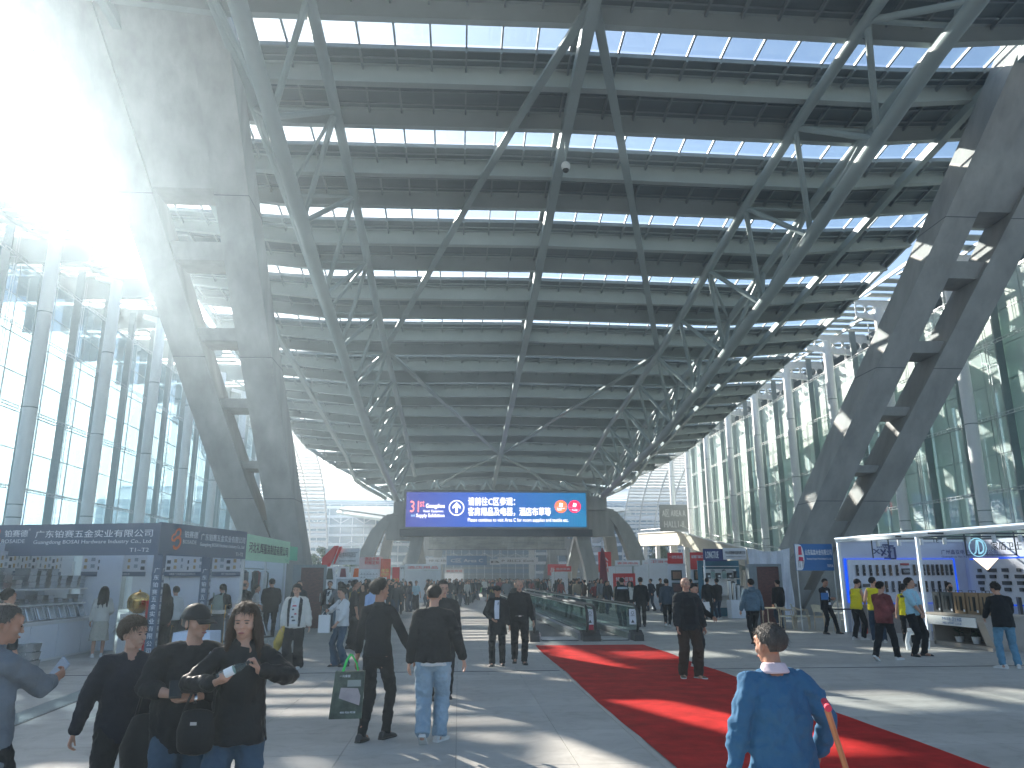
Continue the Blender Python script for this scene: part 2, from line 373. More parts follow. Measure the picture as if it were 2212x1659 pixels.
for lst, nm, m, dz, th in ((panels, 'roof_panel', M_panel, -0.01, 0.08), (panes, 'skylight_pane', M_skyglass, 0.12, 0.012)):
    lst.sort(key=lambda t: near(t[0], t[1])); rest = MB()
    for i, (c, ya, yb) in enumerate(lst):
        if i < 290: part(nm, cell_box(MB(), c, ya, yb, dz + rnd.uniform(-.006, .006), th), m, roof, True)
        else: cell_box(rest, c, ya, yb, dz, th)
    part(nm, rest, m, roof, True, kind='stuff')
rb = MB()
for y in YK:
    for x in allx:
        if abs(x) > hw(y + 3): continue
        for (s, e, dz, h) in ((-0.4, 1.85, 0.03, 0.12), (1.85, 2.98, -0.11, 0.20), (3.02, 5.5, -0.11, 0.20)):
            rb.bar((X0 + x, y + s, zrd(y + s, x) + dz), (X0 + x, y + e, zrd(y + e, x) + dz), 0.07, h)
part('minor_rib', rb, M_rib, roof, True, kind='stuff')
pl = MB()
for y in YK:      # thin purlins across the panels and the raised kerb behind each glass strip
    for s, h, dz in ((1.88, 0.16, -0.05), (2.35, 0.05, -0.14), (4.2, 0.06, -0.14), (5.0, 0.04, -0.13)):
        w = hw(y + s)
        for a, b in zip(seg, seg[1:]):
            pl.bar((X0 + a * w, y + s, zrd(y + s, a * w) + dz), (X0 + b * w, y + s, zrd(y + s, b * w) + dz), 0.07, h)
part('purlin', pl, M_rib, roof, True, kind='stuff')

# ------------------------------------------------------------------ longitudinal tube trusses
ZB = [(-8, 20.0), (5, 19.9), (20, 18.9), (34, 16.1), (38.5, 15.4), (44, 14.5), (58, 12.4), (74, 11.2), (88, 10.2)]
for side, lab in ((1, 'grey tubular steel truss running under the right half of the roof'), (-1, 'grey tubular steel truss under the left half of the roof, washed by sun glare')):
    tr = thing('roof_truss', lab, 'truss', (X0 + side * 11.2, 38, 0), group='long tube trusses under the roof')
    top = lambda x, y: Vector((X0 + side * x, y, zr(y) - 1.15 + droop(x) - max(0, (y - 70) * 0.03)))
    bot = lambda y: Vector((X0 + side * 11.3, y, interp(ZB, y)))
    ys = [-6 + 3 * i for i in range(33)]
    part('top_chord', MB().tube([top(9.6, y) for y in ys], 0.22, 12), M_steel, tr, True)
    part('top_chord', MB().tube([top(12.8, y) for y in ys], 0.22, 12), M_steel, tr, True)
    part('bottom_chord', MB().tube([bot(y) for y in ys], 0.30, 14), M_steel, tr, True)
    for i in range(15):
        yt = -2 + 6 * i; yb = [yt - 3, yt + 3]
        for x in (9.6, 12.8):
            for b in yb:
                if b > -6 and b < 88: part('brace', MB().tube([top(x, yt), bot(b)], 0.125, 8), M_steel, tr, True)
        part('cross_tie', MB().tube([top(9.6, yt), top(12.8, yt)], 0.10, 8), M_steel, tr, True)
        if i % 2: part('cross_tie', MB().tube([top(9.6, yt), top(12.8, yt + 6)], 0.09, 8), M_steel, tr, True)
# transverse truss at the far end of the canopy, above the screen
tt = thing('end_truss', 'small grey V-braced truss above the blue screen', 'truss', (X0, 97, 0))
part('bottom_chord', MB().tube([(-8, 97, 11.6), (17, 97, 11.6)], 0.14, 8), M_steel, tt, True)
for x in (-6.2, -3.0, 0.2, 3.4, 6.6, 9.8, 13.0):
    for s in (-1.1, 1.1): part('brace', MB().tube([(x, 97, zr(97) - 0.9), (x + s, 97, 11.6)], 0.16, 8), M_steel, tt, True)

# ------------------------------------------------------------------ near supporting legs (ladder shaped)
def legY(z): return 38.0 - 0.665 * z
def near_leg(name, label, outer, inner, holes, T=2.0, ztop=22.5):
    t = thing(name, label, 'support leg', ((interp(outer, 0) + interp(inner, 0)) / 2, 38, 0), group='leaning legs carrying the near end of the roof')
    sgn = 1 if interp(outer, 5) > interp(inner, 5) else -1
    bw = 1.30
    def strip(mb, f0, f1, zs, off=0.0, T=T):
        vs_ = []
        for z in zs:
            y = legY(z) + off
            for x, yy in ((f0(z), y), (f1(z), y), (f1(z), y + T), (f0(z), y + T)): vs_.append((x, yy, z))
        fs = []
        for i in range(len(zs) - 1):
            for k_ in range(4): j = (k_ + 1) % 4; fs.append((4 * i + k_, 4 * i + j, 4 * i + 4 + j, 4 * i + 4 + k_))
        fs += [(3, 2, 1, 0), tuple(4 * (len(zs) - 1) + k_ for k_ in range(4))]
        return mb.add(vs_, fs)
    zs = [-0.3, 3, 6, 9, 12, 14, 16, 16.6, 18, 20, ztop]
    fo = lambda z: interp(outer, z); fi = lambda z: interp(inner, z)
    ob = lambda z: (interp(outer, min(z, 14)) + (z - 14) * (interp(outer, 14) - interp(outer, 10)) / 4 - sgn * bw) if z > 14 else interp(outer, z) - sgn * bw
    ib = lambda z: fi(z) + sgn * bw
    part('outer_beam', strip(MB(), fo, ob, zs), M_conc, t, True)
    part('inner_beam', strip(MB(), ib, fi, zs), M_conc, t, True)
    zprev = -0.3
    for (z0, z1) in holes + [(ztop, ztop)]:
        if z0 - zprev > 0.05: part('rung', strip(MB(), lambda z: ob(z) + sgn * 0.003, lambda z: ib(z) - sgn * 0.003, [zprev, (zprev + z0) / 2, z0], 0.28, T - 0.56), M_conc, t, True)
        zprev = z1
    g_ = MB()      # panel joints on the coating
    for z in (5.2, 10.6, 16.0):
        y = legY(z)
        for a, b in ((fo, ob), (fi, ib)): g_.box(((a(z) + b(z)) / 2, y - 0.002, z), (abs(a(z) - b(z)) + 0.006, 0.012, 0.025))
        xi = fi(z); g_.box((xi - sgn * 0.002, y + T / 2, z), (0.012, T, 0.025))
    part('joint', g_, M_dark, t, True, kind='stuff')
    return t
holes = [(1.2, 3.2), (4.35, 6.45), (6.75, 8.8), (9.15, 11.25), (11.7, 14.0), (14.6, 16.3)]
near_leg('canopy_leg', 'huge leaning ladder-shaped grey leg on the left, hazy in the sun glare', [(0, -9.0), (3, -9.55), (6.5, -10.75), (13.6, -12.5), (16.4, -13.2), (20.6, -15.5), (23, -17)],
         [(0, -6.7), (3.5, -7.1), (6.5, -7.4), (13, -8.0), (20.3, -8.5), (23, -8.7)], holes)
near_leg('canopy_leg', 'huge leaning ladder-shaped concrete leg on the right with sunlit patches', [(0, 18.0), (3.5, 19.2), (7, 20.6), (13.2, 22.7), (20, 25.0), (23, 26)],
         [(0, 14.9), (3.5, 15.9), (7, 16.8), (13, 18.7), (20, 20.7), (23, 21.5)], holes)

# ------------------------------------------------------------------ far supporting legs (splayed, curved)
def far_leg(cx, cy, side, label, ht=9.3, sc=1.0):
    t = thing('canopy_leg', label, 'support leg', (cx, cy, 0), group='splayed curved legs carrying the far end of the roof')
    def plate(pts, w, name, y0, y1):     # pts: (x,z) centre line, w half widths; curved slab leaning in y
        mb = MB(); vs_ = []; n_ = len(pts)
        for i, (x, z) in enumerate(pts):
            d = Vector((pts[min(i + 1, n_ - 1)][0] - pts[max(i - 1, 0)][0], pts[min(i + 1, n_ - 1)][1] - pts[max(i - 1, 0)][1])).normalized()
            nx, nz = -d.y, d.x; ww = w[i] * sc
            tt_ = z / ht; yc = y0 + (y1 - y0) * (1 - tt_)
            for sx, yy in ((-1, -0.8), (1, -0.8), (1, 0.8), (-1, 0.8)):
                vs_.append((cx + side * (x * sc + nx * ww * sx), cy + yc + yy * sc, max(-0.2, z * sc + nz * ww * sx * 0.4)))
        fs = []
        for i in range(n_ - 1):
            for k_ in range(4): j = (k_ + 1) % 4; fs.append((4 * i + k_, 4 * i + j, 4 * i + 4 + j, 4 * i + 4 + k_))
        fs += [(3, 2, 1, 0), tuple(4 * (n_ - 1) + k_ for k_ in range(4))]
        mb.add(vs_, fs); part(name, mb, M_conc, t, True)
    curve_o = [(4.6, 0), (4.35, 3), (3.9, 5.2), (3.1, 7.2), (2.0, 8.7), (0.6, 9.3)]
    curve_i = [(-0.6, 0), (-0.9, 3), (-1.3, 5), (-1.6, 7), (-1.4, 8.5), (-0.4, 9.3)]
    plate(curve_o, [0.75, 0.8, 0.85, 0.8, 0.75, 0.7], 'front_limb', 0, -3.0)
    plate(curve_i, [0.65, 0.65, 0.7, 0.75, 0.8, 0.8], 'front_limb', 0, -3.0)
    plate([(3.4, 0), (2.9, 3), (2.2, 6), (1.2, 8.5), (0.5, 9.3)], [0.6] * 5, 'rear_limb', 0, 6.0)
    plate([(-2.2, 0), (-1.9, 3), (-1.4, 6), (-0.8, 8.5), (-0.4, 9.3)], [0.6] * 5, 'rear_limb', 0, 6.0)
    mb = MB()
    for z0, z1 in ((6.2, 9.2), (2.3, 3.1)):
        for zz in (z0,):
            yb = -3.0 * (1 - (z0 + z1) / 2 / ht)
            xa = interp([(0, -0.6), (5, -1.3), (9.3, -0.6)], (z0 + z1) / 2); xb = interp([(0, 4.6), (5.2, 3.9), (9.3, 1.0)], (z0 + z1) / 2)
            part('web_panel', MB().box((cx + side * (xa + xb) / 2 * sc, cy + yb, (z0 + z1) / 2 * sc), ((xb - xa) * sc, 1.1 * sc, (z1 - z0) * sc)), M_conc, t, True)
    mb = MB().box((cx + side * 0.2, cy, ht * sc + 0.5), (2.2 * sc, 3.0 * sc, 1.5)); part('capital', mb, M_conc, t, True)
    for k_ in range(5):
        part('brace', MB().tube([(cx, cy, ht * sc + 1), (cx + side * (-5 + 2.2 * k_), cy + 3, min(zr(min(cy + 3, 104)) - 1.0, ht * sc + 3.5 * sc))], 0.12, 8), M_steel, t, True)
far_leg(-5.9, 86, -1, 'far left canopy leg beside the blue screen, splayed grey concrete', sc=0.93)
far_leg(14.9, 86, 1, 'far right canopy leg with curved outer limb, just right of the blue screen')

# ------------------------------------------------------------------ second canopy, net banner, screen
r2 = thing('second_canopy', 'farther roof canopy seen low behind the blue screen', 'roof', (X0, 130, 0))
mb = MB(); mb2 = MB()
def z2(y): return 8.2 + 5.5 * math.sin(min(1, max(0, (y - 108) / 45)) * math.pi / 2)
for i in range(60):
    y = 108 + 2.2 * i; w = min(24, 9 + (y - 108) * 0.8)
    mb.bar((X0 - w, y, z2(y) + 0.8), (X0 + w, y, z2(y) + 0.8), 0.25, 0.6)
    if i < 59: yn = y + 2.2; wn = min(24, 9 + (yn - 108) * 0.8); mb2.quad((X0 - w, y, z2(y) + 1.2), (X0 + w, y, z2(y) + 1.2), (X0 + wn, yn, z2(yn) + 1.2), (X0 - wn, yn, z2(yn) + 1.2))
part('crossbeam', mb, M_beam, r2, True, kind='stuff'); part('roof_sheet', mb2, M_panel, r2, True)
for s in (-1, 1): part('edge_beam', MB().tube([(X0 + s * min(24, 9 + (y - 108) * 0.8), y, z2(y) + 0.6) for y in range(108, 238, 4)], 0.35, 8), M_steel, r2, True)
tw = thing('front_truss', 'W-shaped steel truss in front of the farther canopy', 'truss', (X0, 110, 0))
part('chord', MB().tube([(-7, 110, 9.7), (17, 110, 9.7)], 0.14, 6), M_steel, tw, True)
part('chord', MB().tube([(-7, 110, 8.1), (17, 110, 8.1)], 0.14, 6), M_steel, tw, True)
for i in range(12): part('brace', MB().bar((-7 + 2 * i, 110, 9.7 if i % 2 else 8.1), (-5 + 2 * i, 110, 8.1 if i % 2 else 9.7), 0.2, 0.2), M_steel, tw, True)
M_net = mat('grey netting', (0.10, 0.115, 0.105), 0.7, var=0.5, scale=0.6, col2=(0.30, 0.31, 0.28), stretch=(0.5, 1, 3), bump=0.5, bscale=3)
nb = thing('net_banner', 'long dull green-grey net sheet hung under the farther truss', 'netting', (5, 111, 5.8))
ps = MB(); nx = 40
for i in range(nx):
    for j in range(4):
        q = []
        for (a, b) in ((i, j), (i + 1, j), (i + 1, j + 1), (i, j + 1)):
            x = -4.2 + 19.2 * a / nx; z = 5.8 + 2.35 * b / 4; q.append((x, 111 + 0.12 * math.sin(a * 1.3 + b) + 0.06 * math.sin(b * 2.1 + a * .4), z + 0.05 * math.sin(a * .7)))
        ps.quad(*q)
part('sheet', ps, M_net, nb, True); part('bottom_rail', MB().bar((-4.4, 111, 5.75), (15.2, 111, 5.75), 0.12, 0.12), M_dark, nb, True)
for cx, s in ((-4.6, -1), (16.2, 1)): far_leg(cx, 126, s, 'farther canopy leg on the %s seen under the screen' % ('left' if s < 0 else 'right'), sc=0.86)

def screen_mat():
    m = bpy.data.materials.new('led screen'); m.use_nodes = True; N = m.node_tree.nodes; L = m.node_tree.links; b = N['Principled BSDF']
    tc = N.new('ShaderNodeTexCoord'); sp = N.new('ShaderNodeSeparateXYZ'); L.new(tc.outputs['Generated'], sp.inputs[0])
    rp = N.new('ShaderNodeValToRGB'); e = rp.color_ramp.elements; e[0].color = (0.045, 0.05, 0.26, 1); e[1].color = (0.0, 0.13, 0.30, 1)
    e2 = rp.color_ramp.elements.new(0.35); e2.color = (0.02, 0.085, 0.42, 1)
    L.new(sp.outputs['X'], rp.inputs[0]); b.inputs['Base Color'].default_value = (0.01, 0.01, 0.02, 1); b.inputs['Roughness'].default_value = 0.4
    L.new(rp.outputs[0], b.inputs['Emission Color']); b.inputs['Emission Strength'].default_value = 0.55
    return m
def glow(name, c, s=0.6): return mat(name, tuple(x * 0.3 for x in c), 0.5, var=0, emit=c, estr=s)
sx0, sx1, sz0, sz1, sy = -5.72, 13.8, 7.15, 10.85, 84.0
sc_ = thing('led_screen', 'wide blue LED screen with arrow and exhibition directions hung between the far legs', 'screen', ((sx0 + sx1) / 2, sy, sz0))
part('display', MB().box(((sx0 + sx1) / 2, sy, (sz0 + sz1) / 2), (sx1 - sx0, 0.1, sz1 - sz0)), screen_mat(), sc_, True)
M_frame = mat('screen frame', (0.22, 0.22, 0.21), 0.5)
for a, b, c, d in ((sx0 - .25, sx1 + .25, sz1, sz1 + .22), (sx0 - .25, sx1 + .25, sz0 - .22, sz0)): part('frame', MB().box(((a + b) / 2, sy - .03, (c + d) / 2), (b - a, 0.4, d - c)), M_frame, sc_, True)
for a in (sx0 - .13, sx1 + .13): part('frame', MB().box((a, sy - .03, (sz0 + sz1) / 2), (0.24, 0.4, sz1 - sz0)), M_frame, sc_, True)
part('gantry', MB().box(((sx0 + sx1) / 2, sy + 0.2, sz0 - 0.62), (sx1 - sx0 + 1.2, 0.9, 0.75)), M_dark, sc_, True)
part('gantry', MB().box(((sx0 + sx1) / 2, sy + 0.8, (sz0 + sz1) / 2), (sx1 - sx0 + 0.5, 1.0, sz1 - sz0 + .6)), M_dark, sc_, True)
gw = glow('screen white', (0.85, 0.80, 0.98), 1.1); gr = glow('screen coral', (1.0, 0.22, 0.18), 0.8); gb = glow('screen pale blue', (0.35, 0.6, 0.95), 0.8)
def st(body, x0, x1, ya, yb, m, bold=.004):   # photo-like layout given in fractions of the screen
    wd = sx1 - sx0; hh = sz1 - sz0
    text(body, sc_, m, (sx0 + x0 * wd - (sx0 + sx1) / 2, -0.06, ya * hh), width=(x1 - x0) * wd, height=(yb - ya) * hh, bold=bold)
st('31', .022, .070, .42, .75, gr, 0); st('st', .076, .100, .58, .75, gr, 0)
st('Guangzhou', .108, .21, .51, .67, gw, 1); st('Hotel  Equipment', .095, .205, .40, .49, gw, 0.0); st('and', .028, .048, .30, .37, gb, 0.0); st('Supply Exhibition', .056, .21, .25, .38, gw, 1)
st('请前往C区参观：', .34, .60, .62, .86, gw, .004); st('客房用品及电器，酒店布草等', .34, .80, .32, .57, gw, .004)
st('Please continue to visit Area C for room supplies and textile etc.', .34, .90, .12, .26, gw, 0.0)
W_, H_ = sx1 - sx0, sz1 - sz0; cx_, cz_ = -W_ / 2 + W_ * 0.277, H_ * 0.55
mb = MB(); n_ = 40; r0, r1 = 0.73, 0.83
for i in range(n_):
    a, b = 2 * math.pi * i / n_, 2 * math.pi * (i + 1) / n_
    mb.quad(*[(cx_ + r * math.cos(t_), -0.065, cz_ + r * math.sin(t_)) for r, t_ in ((r0, a), (r0, b), (r1, b), (r1, a))])
part('arrow_ring', mb, gw, sc_)
mb = MB().prism([(cx_ - .12, -.07, cz_ - .55), (cx_ + .12, -.07, cz_ - .55), (cx_ + .12, -.07, cz_ + .15), (cx_ + .42, -.07, cz_ - .12), (cx_ + .42, -.07, cz_ + .16), (cx_, -.07, cz_ + .6), (cx_ - .42, -.07, cz_ + .16), (cx_ - .42, -.07, cz_ - .12), (cx_ - .12, -.07, cz_ + .15)], (0, 0.01, 0))
part('arrow', mb, gw, sc_)
for fx, col, tx in ((.858, (0.95, 0.12, 0.04), 'Guest Room\nSupplies'), (.935, (0.90, 0.01, 0.06), 'Textile')):
    c_ = -W_ / 2 + W_ * fx; mb = MB(); pts = [(c_ + .68 * math.cos(2 * math.pi * i / 32), -.062, H_ * .6 + .68 * math.sin(2 * math.pi * i / 32)) for i in range(32)]
    mb.prism(pts, (0, 0.01, 0)); part('badge', mb, glow('badge ' + tx[:4], col, 1.0), sc_)
    text(tx, sc_, gw, (c_, -.075, H_ * .6 - .45), width=.85 if len(tx) > 8 else .6, align='CENTER')
    part('badge_mark', MB().prism([(c_ - .2, -.08, H_ * .6 + .0), (c_ + .15, -.08, H_ * .6 - .05), (c_ + .22, -.08, H_ * .6 + .32), (c_ - .12, -.08, H_ * .6 + .38)], (0, .01, 0)), gw, sc_)
mb = MB(); lb = glow('screen line', (0.03, 0.30, 0.50), 0.6)
for i in range(26):
    xa = W_ * (.27 + .009 * i); ht = 0.5 + 1.5 * math.sin(min(1, i / 14) * math.pi * .5) * (1 - i / 40); mb.box((xa, -.055, .15 + ht / 2), (.025, .01, ht))
for i in range(24):
    f = lambda t: (W_ * (.24 + .25 * t), .35 + 1.9 * math.sin(math.pi * (0.15 + t * .6)) * (1 - .25 * t))
    for q in (0, .25): a, b = f(i / 24), f((i + 1) / 24); mb.bar((a[0], -.055, a[1] + q), (b[0], -.055, b[1] + q), .03, .03)
part('skyline_print', mb, lb, sc_, kind='stuff')

# ------------------------------------------------------------------ halls either side
def hall(side, xc, ys, y_end, label, xg, near_lim):
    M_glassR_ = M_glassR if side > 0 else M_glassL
    """row of white columns in front of a glass facade, louvred canopy above"""
    s = side
    for i, y in enumerate(ys):
        c = thing('column', '%s white steel column before the %s glass wall' % (['nearest', 'second', 'third', 'fourth', 'fifth', 'sixth', 'seventh', 'eighth', 'ninth', 'tenth', 'eleventh', 'twelfth', 'thirteenth'][i], 'right' if s > 0 else 'left'), 'column', (xc, y, 0),
                  group='white columns along the %s hall' % ('right' if s > 0 else 'left'))
        part('shaft', MB().tube([(0, 0, 0), (0, 0, 10), (0, 0, 19.4)], 0.33, 16), M_col, c)
        rg = MB()
        for z in (4.6, 5.2, 9.9, 14.8): rg.tube([(0, 0, z), (0, 0, z + 0.05)], 0.345, 16)
        part('joint_ring', rg, M_fin, c, kind='stuff')
        part('capital', MB().bar((0, 0, 19.3), (s * 1.2, 0, 19.6), 0.4, 0.3), M_col, c)
    f = thing('glass_facade', label, 'glass facade', (xg, 60, 0))
    y0, y1 = ys[0] - 16, y_end; zb, zt = 2.6, 20.0; pw, ph = 1.9, 1.95
    ny = int((y1 - y0) / pw); nz = int((zt - zb) / ph); cells_ = []
    for i in range(ny):
        for j in range(nz): cells_.append((y0 + i * pw, zb + j * ph))
    vis = lambda t: (abs(t[0] - near_lim)) if t[0] > near_lim - 4 else 500
    cells_.sort(key=vis); rest = MB()
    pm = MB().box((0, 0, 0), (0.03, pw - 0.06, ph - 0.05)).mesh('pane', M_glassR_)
    for i, (y, z) in enumerate(cells_):
        if i < 295:
            o = link('pane', pm, f, (0, y + pw / 2 - 60, z + ph / 2)); o.rotation_euler = (0, rnd.uniform(-.006, .006), rnd.uniform(-.008, .008))
        else: rest.box((xg, y + pw / 2, z + ph / 2), (0.03, pw - 0.06, ph - 0.05))
    part('pane', rest, M_glassR_, f, True, kind='stuff')
    for i in range(0, ny + 1, 2): part('mullion_fin', MB().box((xg - s * 0.28, y0 + i * pw, (zb + zt) / 2), (0.45, 0.11, zt - zb)), M_fin, f, True)
    mb = MB()
    for i in range(1, ny, 2): mb.box((xg, y0 + i * pw, (zb + zt) / 2), (0.05, 0.04, zt - zb))
    for j in range(nz + 1): mb.box((xg, (y0 + y1) / 2, zb + j * ph), (0.05, y1 - y0, 0.04))
    part('glazing_bar', mb, M_fin, f, True, kind='stuff')
    cu = MB()      # blinds behind the glass, hung in panels with folds
    yy = y0
    while yy < y1:
        d = 0.25 + 0.12 * math.sin(yy * 2.2); cu.box((xg + s * (0.9 + 0.1 * math.sin(yy * 3)), yy + 0.4, (zb + zt - 3.5) / 2), (0.04, 0.74, zt - zb - 3.5 + rnd.uniform(-1.2, 0.3) * 1.0)); yy += 0.8
    if s > 0: part('blind', cu, M_curtain, f, True, kind='stuff'); part('dark_backing_slab', MB().prism([(xg + 1.3, y0, 19.6), (xg + 14, y0, 16.5), (xg + 14, y0, 16.9), (xg + 1.3, y0, 20)], (0, y1 - y0, 0)), mat('dark backing', (0.10, 0.13, 0.15), 0.8, var=0.3, scale=0.3), f, True)  # dark slab added behind the upper panes, imitates the roof's reflection
    part('plinth', MB().box((xg + s * 0.1, (y0 + y1) / 2, zb / 2), (0.6, y1 - y0, zb)), mat('plinth grey', (0.45, 0.46, 0.45), 0.7), f, True)
    # thin maintenance rails standing off the glass
    for z in (6.2, 10.2, 14.2, 17.6):
        mb = MB(); xr_ = xg - s * 0.95
        for dz in (0, 0.16): mb.bar((xr_, y0, z + dz), (xr_, y1, z + dz), 0.03, 0.03)
        yy = y0
        while yy < y1: mb.bar((xr_, yy, z), (xr_, yy, z + 0.16), 0.03, 0.03); yy += 0.45
        yy = y0
        while yy < y1: mb.bar((xr_, yy, z + .08), (xg, yy, z + .08), 0.04, 0.04); yy += 3.8
        part('service_rail', mb, M_alu, f, True)
    for y in ys:
        for dy in (-0.55, -0.75): part('guide_rail', MB().bar((xg - s * 0.95, y + dy, 3), (xg - s * 0.95, y + dy, 19), 0.025, 0.025), M_alu, f, True)
    # louvred canopy
    k_ = thing('louvre_canopy', '%s eaves canopy of grey louvre blades letting slits of sky through' % ('right' if s > 0 else 'left'), 'canopy', (xc, 60, 19.5))
    xe = xc - s * 0.2 if s < 0 else xc - 1.0
    xe = xc - s * 1.6; xo = xg + s * (2.2 if s > 0 else 7.5)
    eave = lambda y: (min(20.6, max(16.0, 18.1 + 0.115 * (y - 30))) if s < 0 else 20.0)
    def zc(y, x):
        a = abs(x - xe); base = eave(y) + 0.1 + (0.05 * a if a < 8 else .4)
        return base
    sl_ = MB(); sl0 = zip
    nb_ = 0; yy = y0 - 8; blades = []
    while yy < y1 + 2:
        x = xe + rnd.choice((0, 0.35, 0.8)) * s; 
        while (xo - x) * s > 0.5:
            L_ = 2.35; blades.append((x, x + s * L_, yy)); x += s * 2.5
        yy += 1.3
    blades.sort(key=lambda b: abs(b[2] - near_lim) + 2 * abs(b[0] - xe)); rest = MB()
    bm_ = MB().box((0, 0, 0), (2.35, 0.80, 0.06), M=Matrix.Rotation(R(4), 3, 'X')).mesh('louvre_blade', M_beam)
    for i, (a, b, y) in enumerate(blades):
        if rnd.random() < 0.02: continue
        z = zc(y, (a + b) / 2)
        if i < 280: link('louvre_blade', bm_, k_, ((a + b) / 2 - xc, y - 60, z - 19.5))
        else: rest.box(((a + b) / 2, y, z), (2.35, 0.80, 0.06), M=Matrix.Rotation(R(4), 3, 'X'))
    part('louvre_blade', rest, M_beam, k_, True, kind='stuff')
    for i in range(5):
        x = xe + s * (0.1 + 2.5 * i); mb = MB(); [mb.bar((x, q, eave(q)), (x, q + 4, eave(q + 4)), 0.10, 0.2) for q in range(int(y0 - 8), int(y1 + 2), 4)]; part('longitudinal_rail', mb, M_beam, k_, True)
    yy = ys[0] - 15.2
    while yy < y1 + 2:       # cellular rafters with round holes
        mb = MB(); n_ = 8; Lr = abs(xo - xe)
        for h in range(n_):
            xa = xe + s * Lr * h / n_; xb = xe + s * Lr * (h + 1) / n_; xm = (xa + xb) / 2; d0 = 0.55 + 0.35 * h / n_; d1 = 0.55 + 0.35 * (h + 1) / n_; zt_ = eave(yy) - 0.1
            ring_o = []; ring_i = []
            for q in range(16):
                t_ = 2 * math.pi * q / 16; ca, sa = math.cos(t_), math.sin(t_); sq = 1 / max(abs(ca), abs(sa)); dd = d0 + (d1 - d0) * 0.5
                ring_o.append((xm + ca * sq * (xb - xa) / 2, yy, zt_ - dd + sa * sq * dd)); ring_i.append((xm + ca * 0.33, yy, zt_ - dd + sa * 0.33))
            for y_ in (-0.04, 0.04):
                vs_ = [(a, b + y_, c) for a, b, c in ring_o + ring_i]; mb.add(vs_, [(q, (q + 1) % 16, 16 + (q + 1) % 16, 16 + q) for q in range(16)])
            vs_ = [(a, b - .04, c) for a, b, c in ring_i] + [(a, b + .04, c) for a, b, c in ring_i]; mb.add(vs_, [(q, (q + 1) % 16, 16 + (q + 1) % 16, 16 + q) for q in range(16)])
        ev = eave(yy); mb.bar((xe, yy, ev - 1.25), (xo, yy, ev - 1.9), 0.22, 0.06); mb.bar((xe, yy, ev - .08), (xo, yy, ev - .08), 0.22, 0.06)
        part('rafter', mb, M_col if s > 0 else M_beam, k_, True); yy += 7.6
    # the shell that sweeps down to the ground past the end of the facade
    e = thing('louvre_shell', 'curved slatted shell sweeping to the ground past the end of the %s hall' % ('right' if s > 0 else 'left'), 'canopy', (xc, y_end + 10, 0))
    mb = MB(); prof = [(y_end + 2 + 26 * math.sin(t_), 20.3 * math.cos(t_) ** 0.8 if math.cos(t_) > 0 else 0) for t_ in [math.pi / 2 * q / 46 for q in range(46)]]
    for (y, z) in prof:
        x = xe; 
        while (xe + s * 15 - x) * s > 0: mb.box((x + s * 1.2, y, z), (2.3, 0.5, 0.30)); x += s * 2.5
    part('louvre_blade', mb, M_col, e, True, kind='stuff')
    for i in range(7): part('rib', MB().tube([(xe + s * 2.5 * i, y, z - 0.15) for y, z in prof[::3] + [prof[-1]]], 0.13, 6), M_col, e, True)
    return f
ysR = [39.7 + 7.55 * i for i in range(9)]
ysL = [31.0 + 7.2 * i for i in range(9)]
hall(1, 28.0, ysR, 98, 'tall greenish glass wall of the right hall with dark vertical fins', 30.0, 40)
hall(-1, -21.0, ysL, 90, 'tall bluish glass wall of the left hall with dark vertical fins, in sun glare', -23.4, 30)
# far halls closing the view
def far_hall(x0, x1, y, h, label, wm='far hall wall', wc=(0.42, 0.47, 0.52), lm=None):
    t = thing('exhibition_hall', label, 'building', ((x0 + x1) / 2, y, 0))
    part('wall', MB().box(((x0 + x1) / 2, y + 8, h / 2), (x1 - x0, 14, h)), mat(wm, wc, 0.7, var=0.1), t, True)
    z = 3.0; i = 0
    while z < h:
        part('louvre_band', MB().box(((x0 + x1) / 2, y - 0.4, z), (x1 - x0, 0.9, 0.5)), lm or M_col, t, True)
        part('window_band', MB().box(((x0 + x1) / 2, y + 0.9, z + 1.0), (x1 - x0, 0.2, 1.2)), mat('far glazing', (0.10, 0.20, 0.32), 0.1, spec=0.8), t, True); z += 1.9
    mb = MB(); x = x0
    while x < x1: mb.box((x, y - 0.9, h / 2), (0.14, 0.14, h)); x += 2.4
    part('mullion', mb, M_col, t, True, kind='stuff')
    mb = MB()
    for z in (8, 13):
        x = x0; i = 0
        while x < x1 - 2: mb.bar((x, y - 1.0, z + (0 if i % 2 else 1.4)), (x + 2.4, y - 1.0, z + (1.4 if i % 2 else 0)), 0.12, 0.12); x += 2.4; i += 1
    part('lattice_girder', mb, M_col, t, True, kind='stuff')
    mb = MB()
    for i in range(14): a = R(6.2 * i); mb.box(((x0 + x1) / 2, y - 0.6 + 26 * math.sin(a) * 0.5, h + 5.0 * math.sin(a)), (x1 - x0, 0.8, 0.12))
    part('roof_louvre', mb, M_col, t, True, kind='stuff')
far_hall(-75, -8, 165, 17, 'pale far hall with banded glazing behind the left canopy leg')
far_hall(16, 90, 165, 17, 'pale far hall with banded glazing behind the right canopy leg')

far_hall(-40, 60, 245, 15, 'added hall closing the far end of the concourse, shade painted dark grey', 'shade dark hall wall', (0.12, 0.14, 0.15), M_rib)  # backdrop added over bare sky; its dark paint stands in for shade
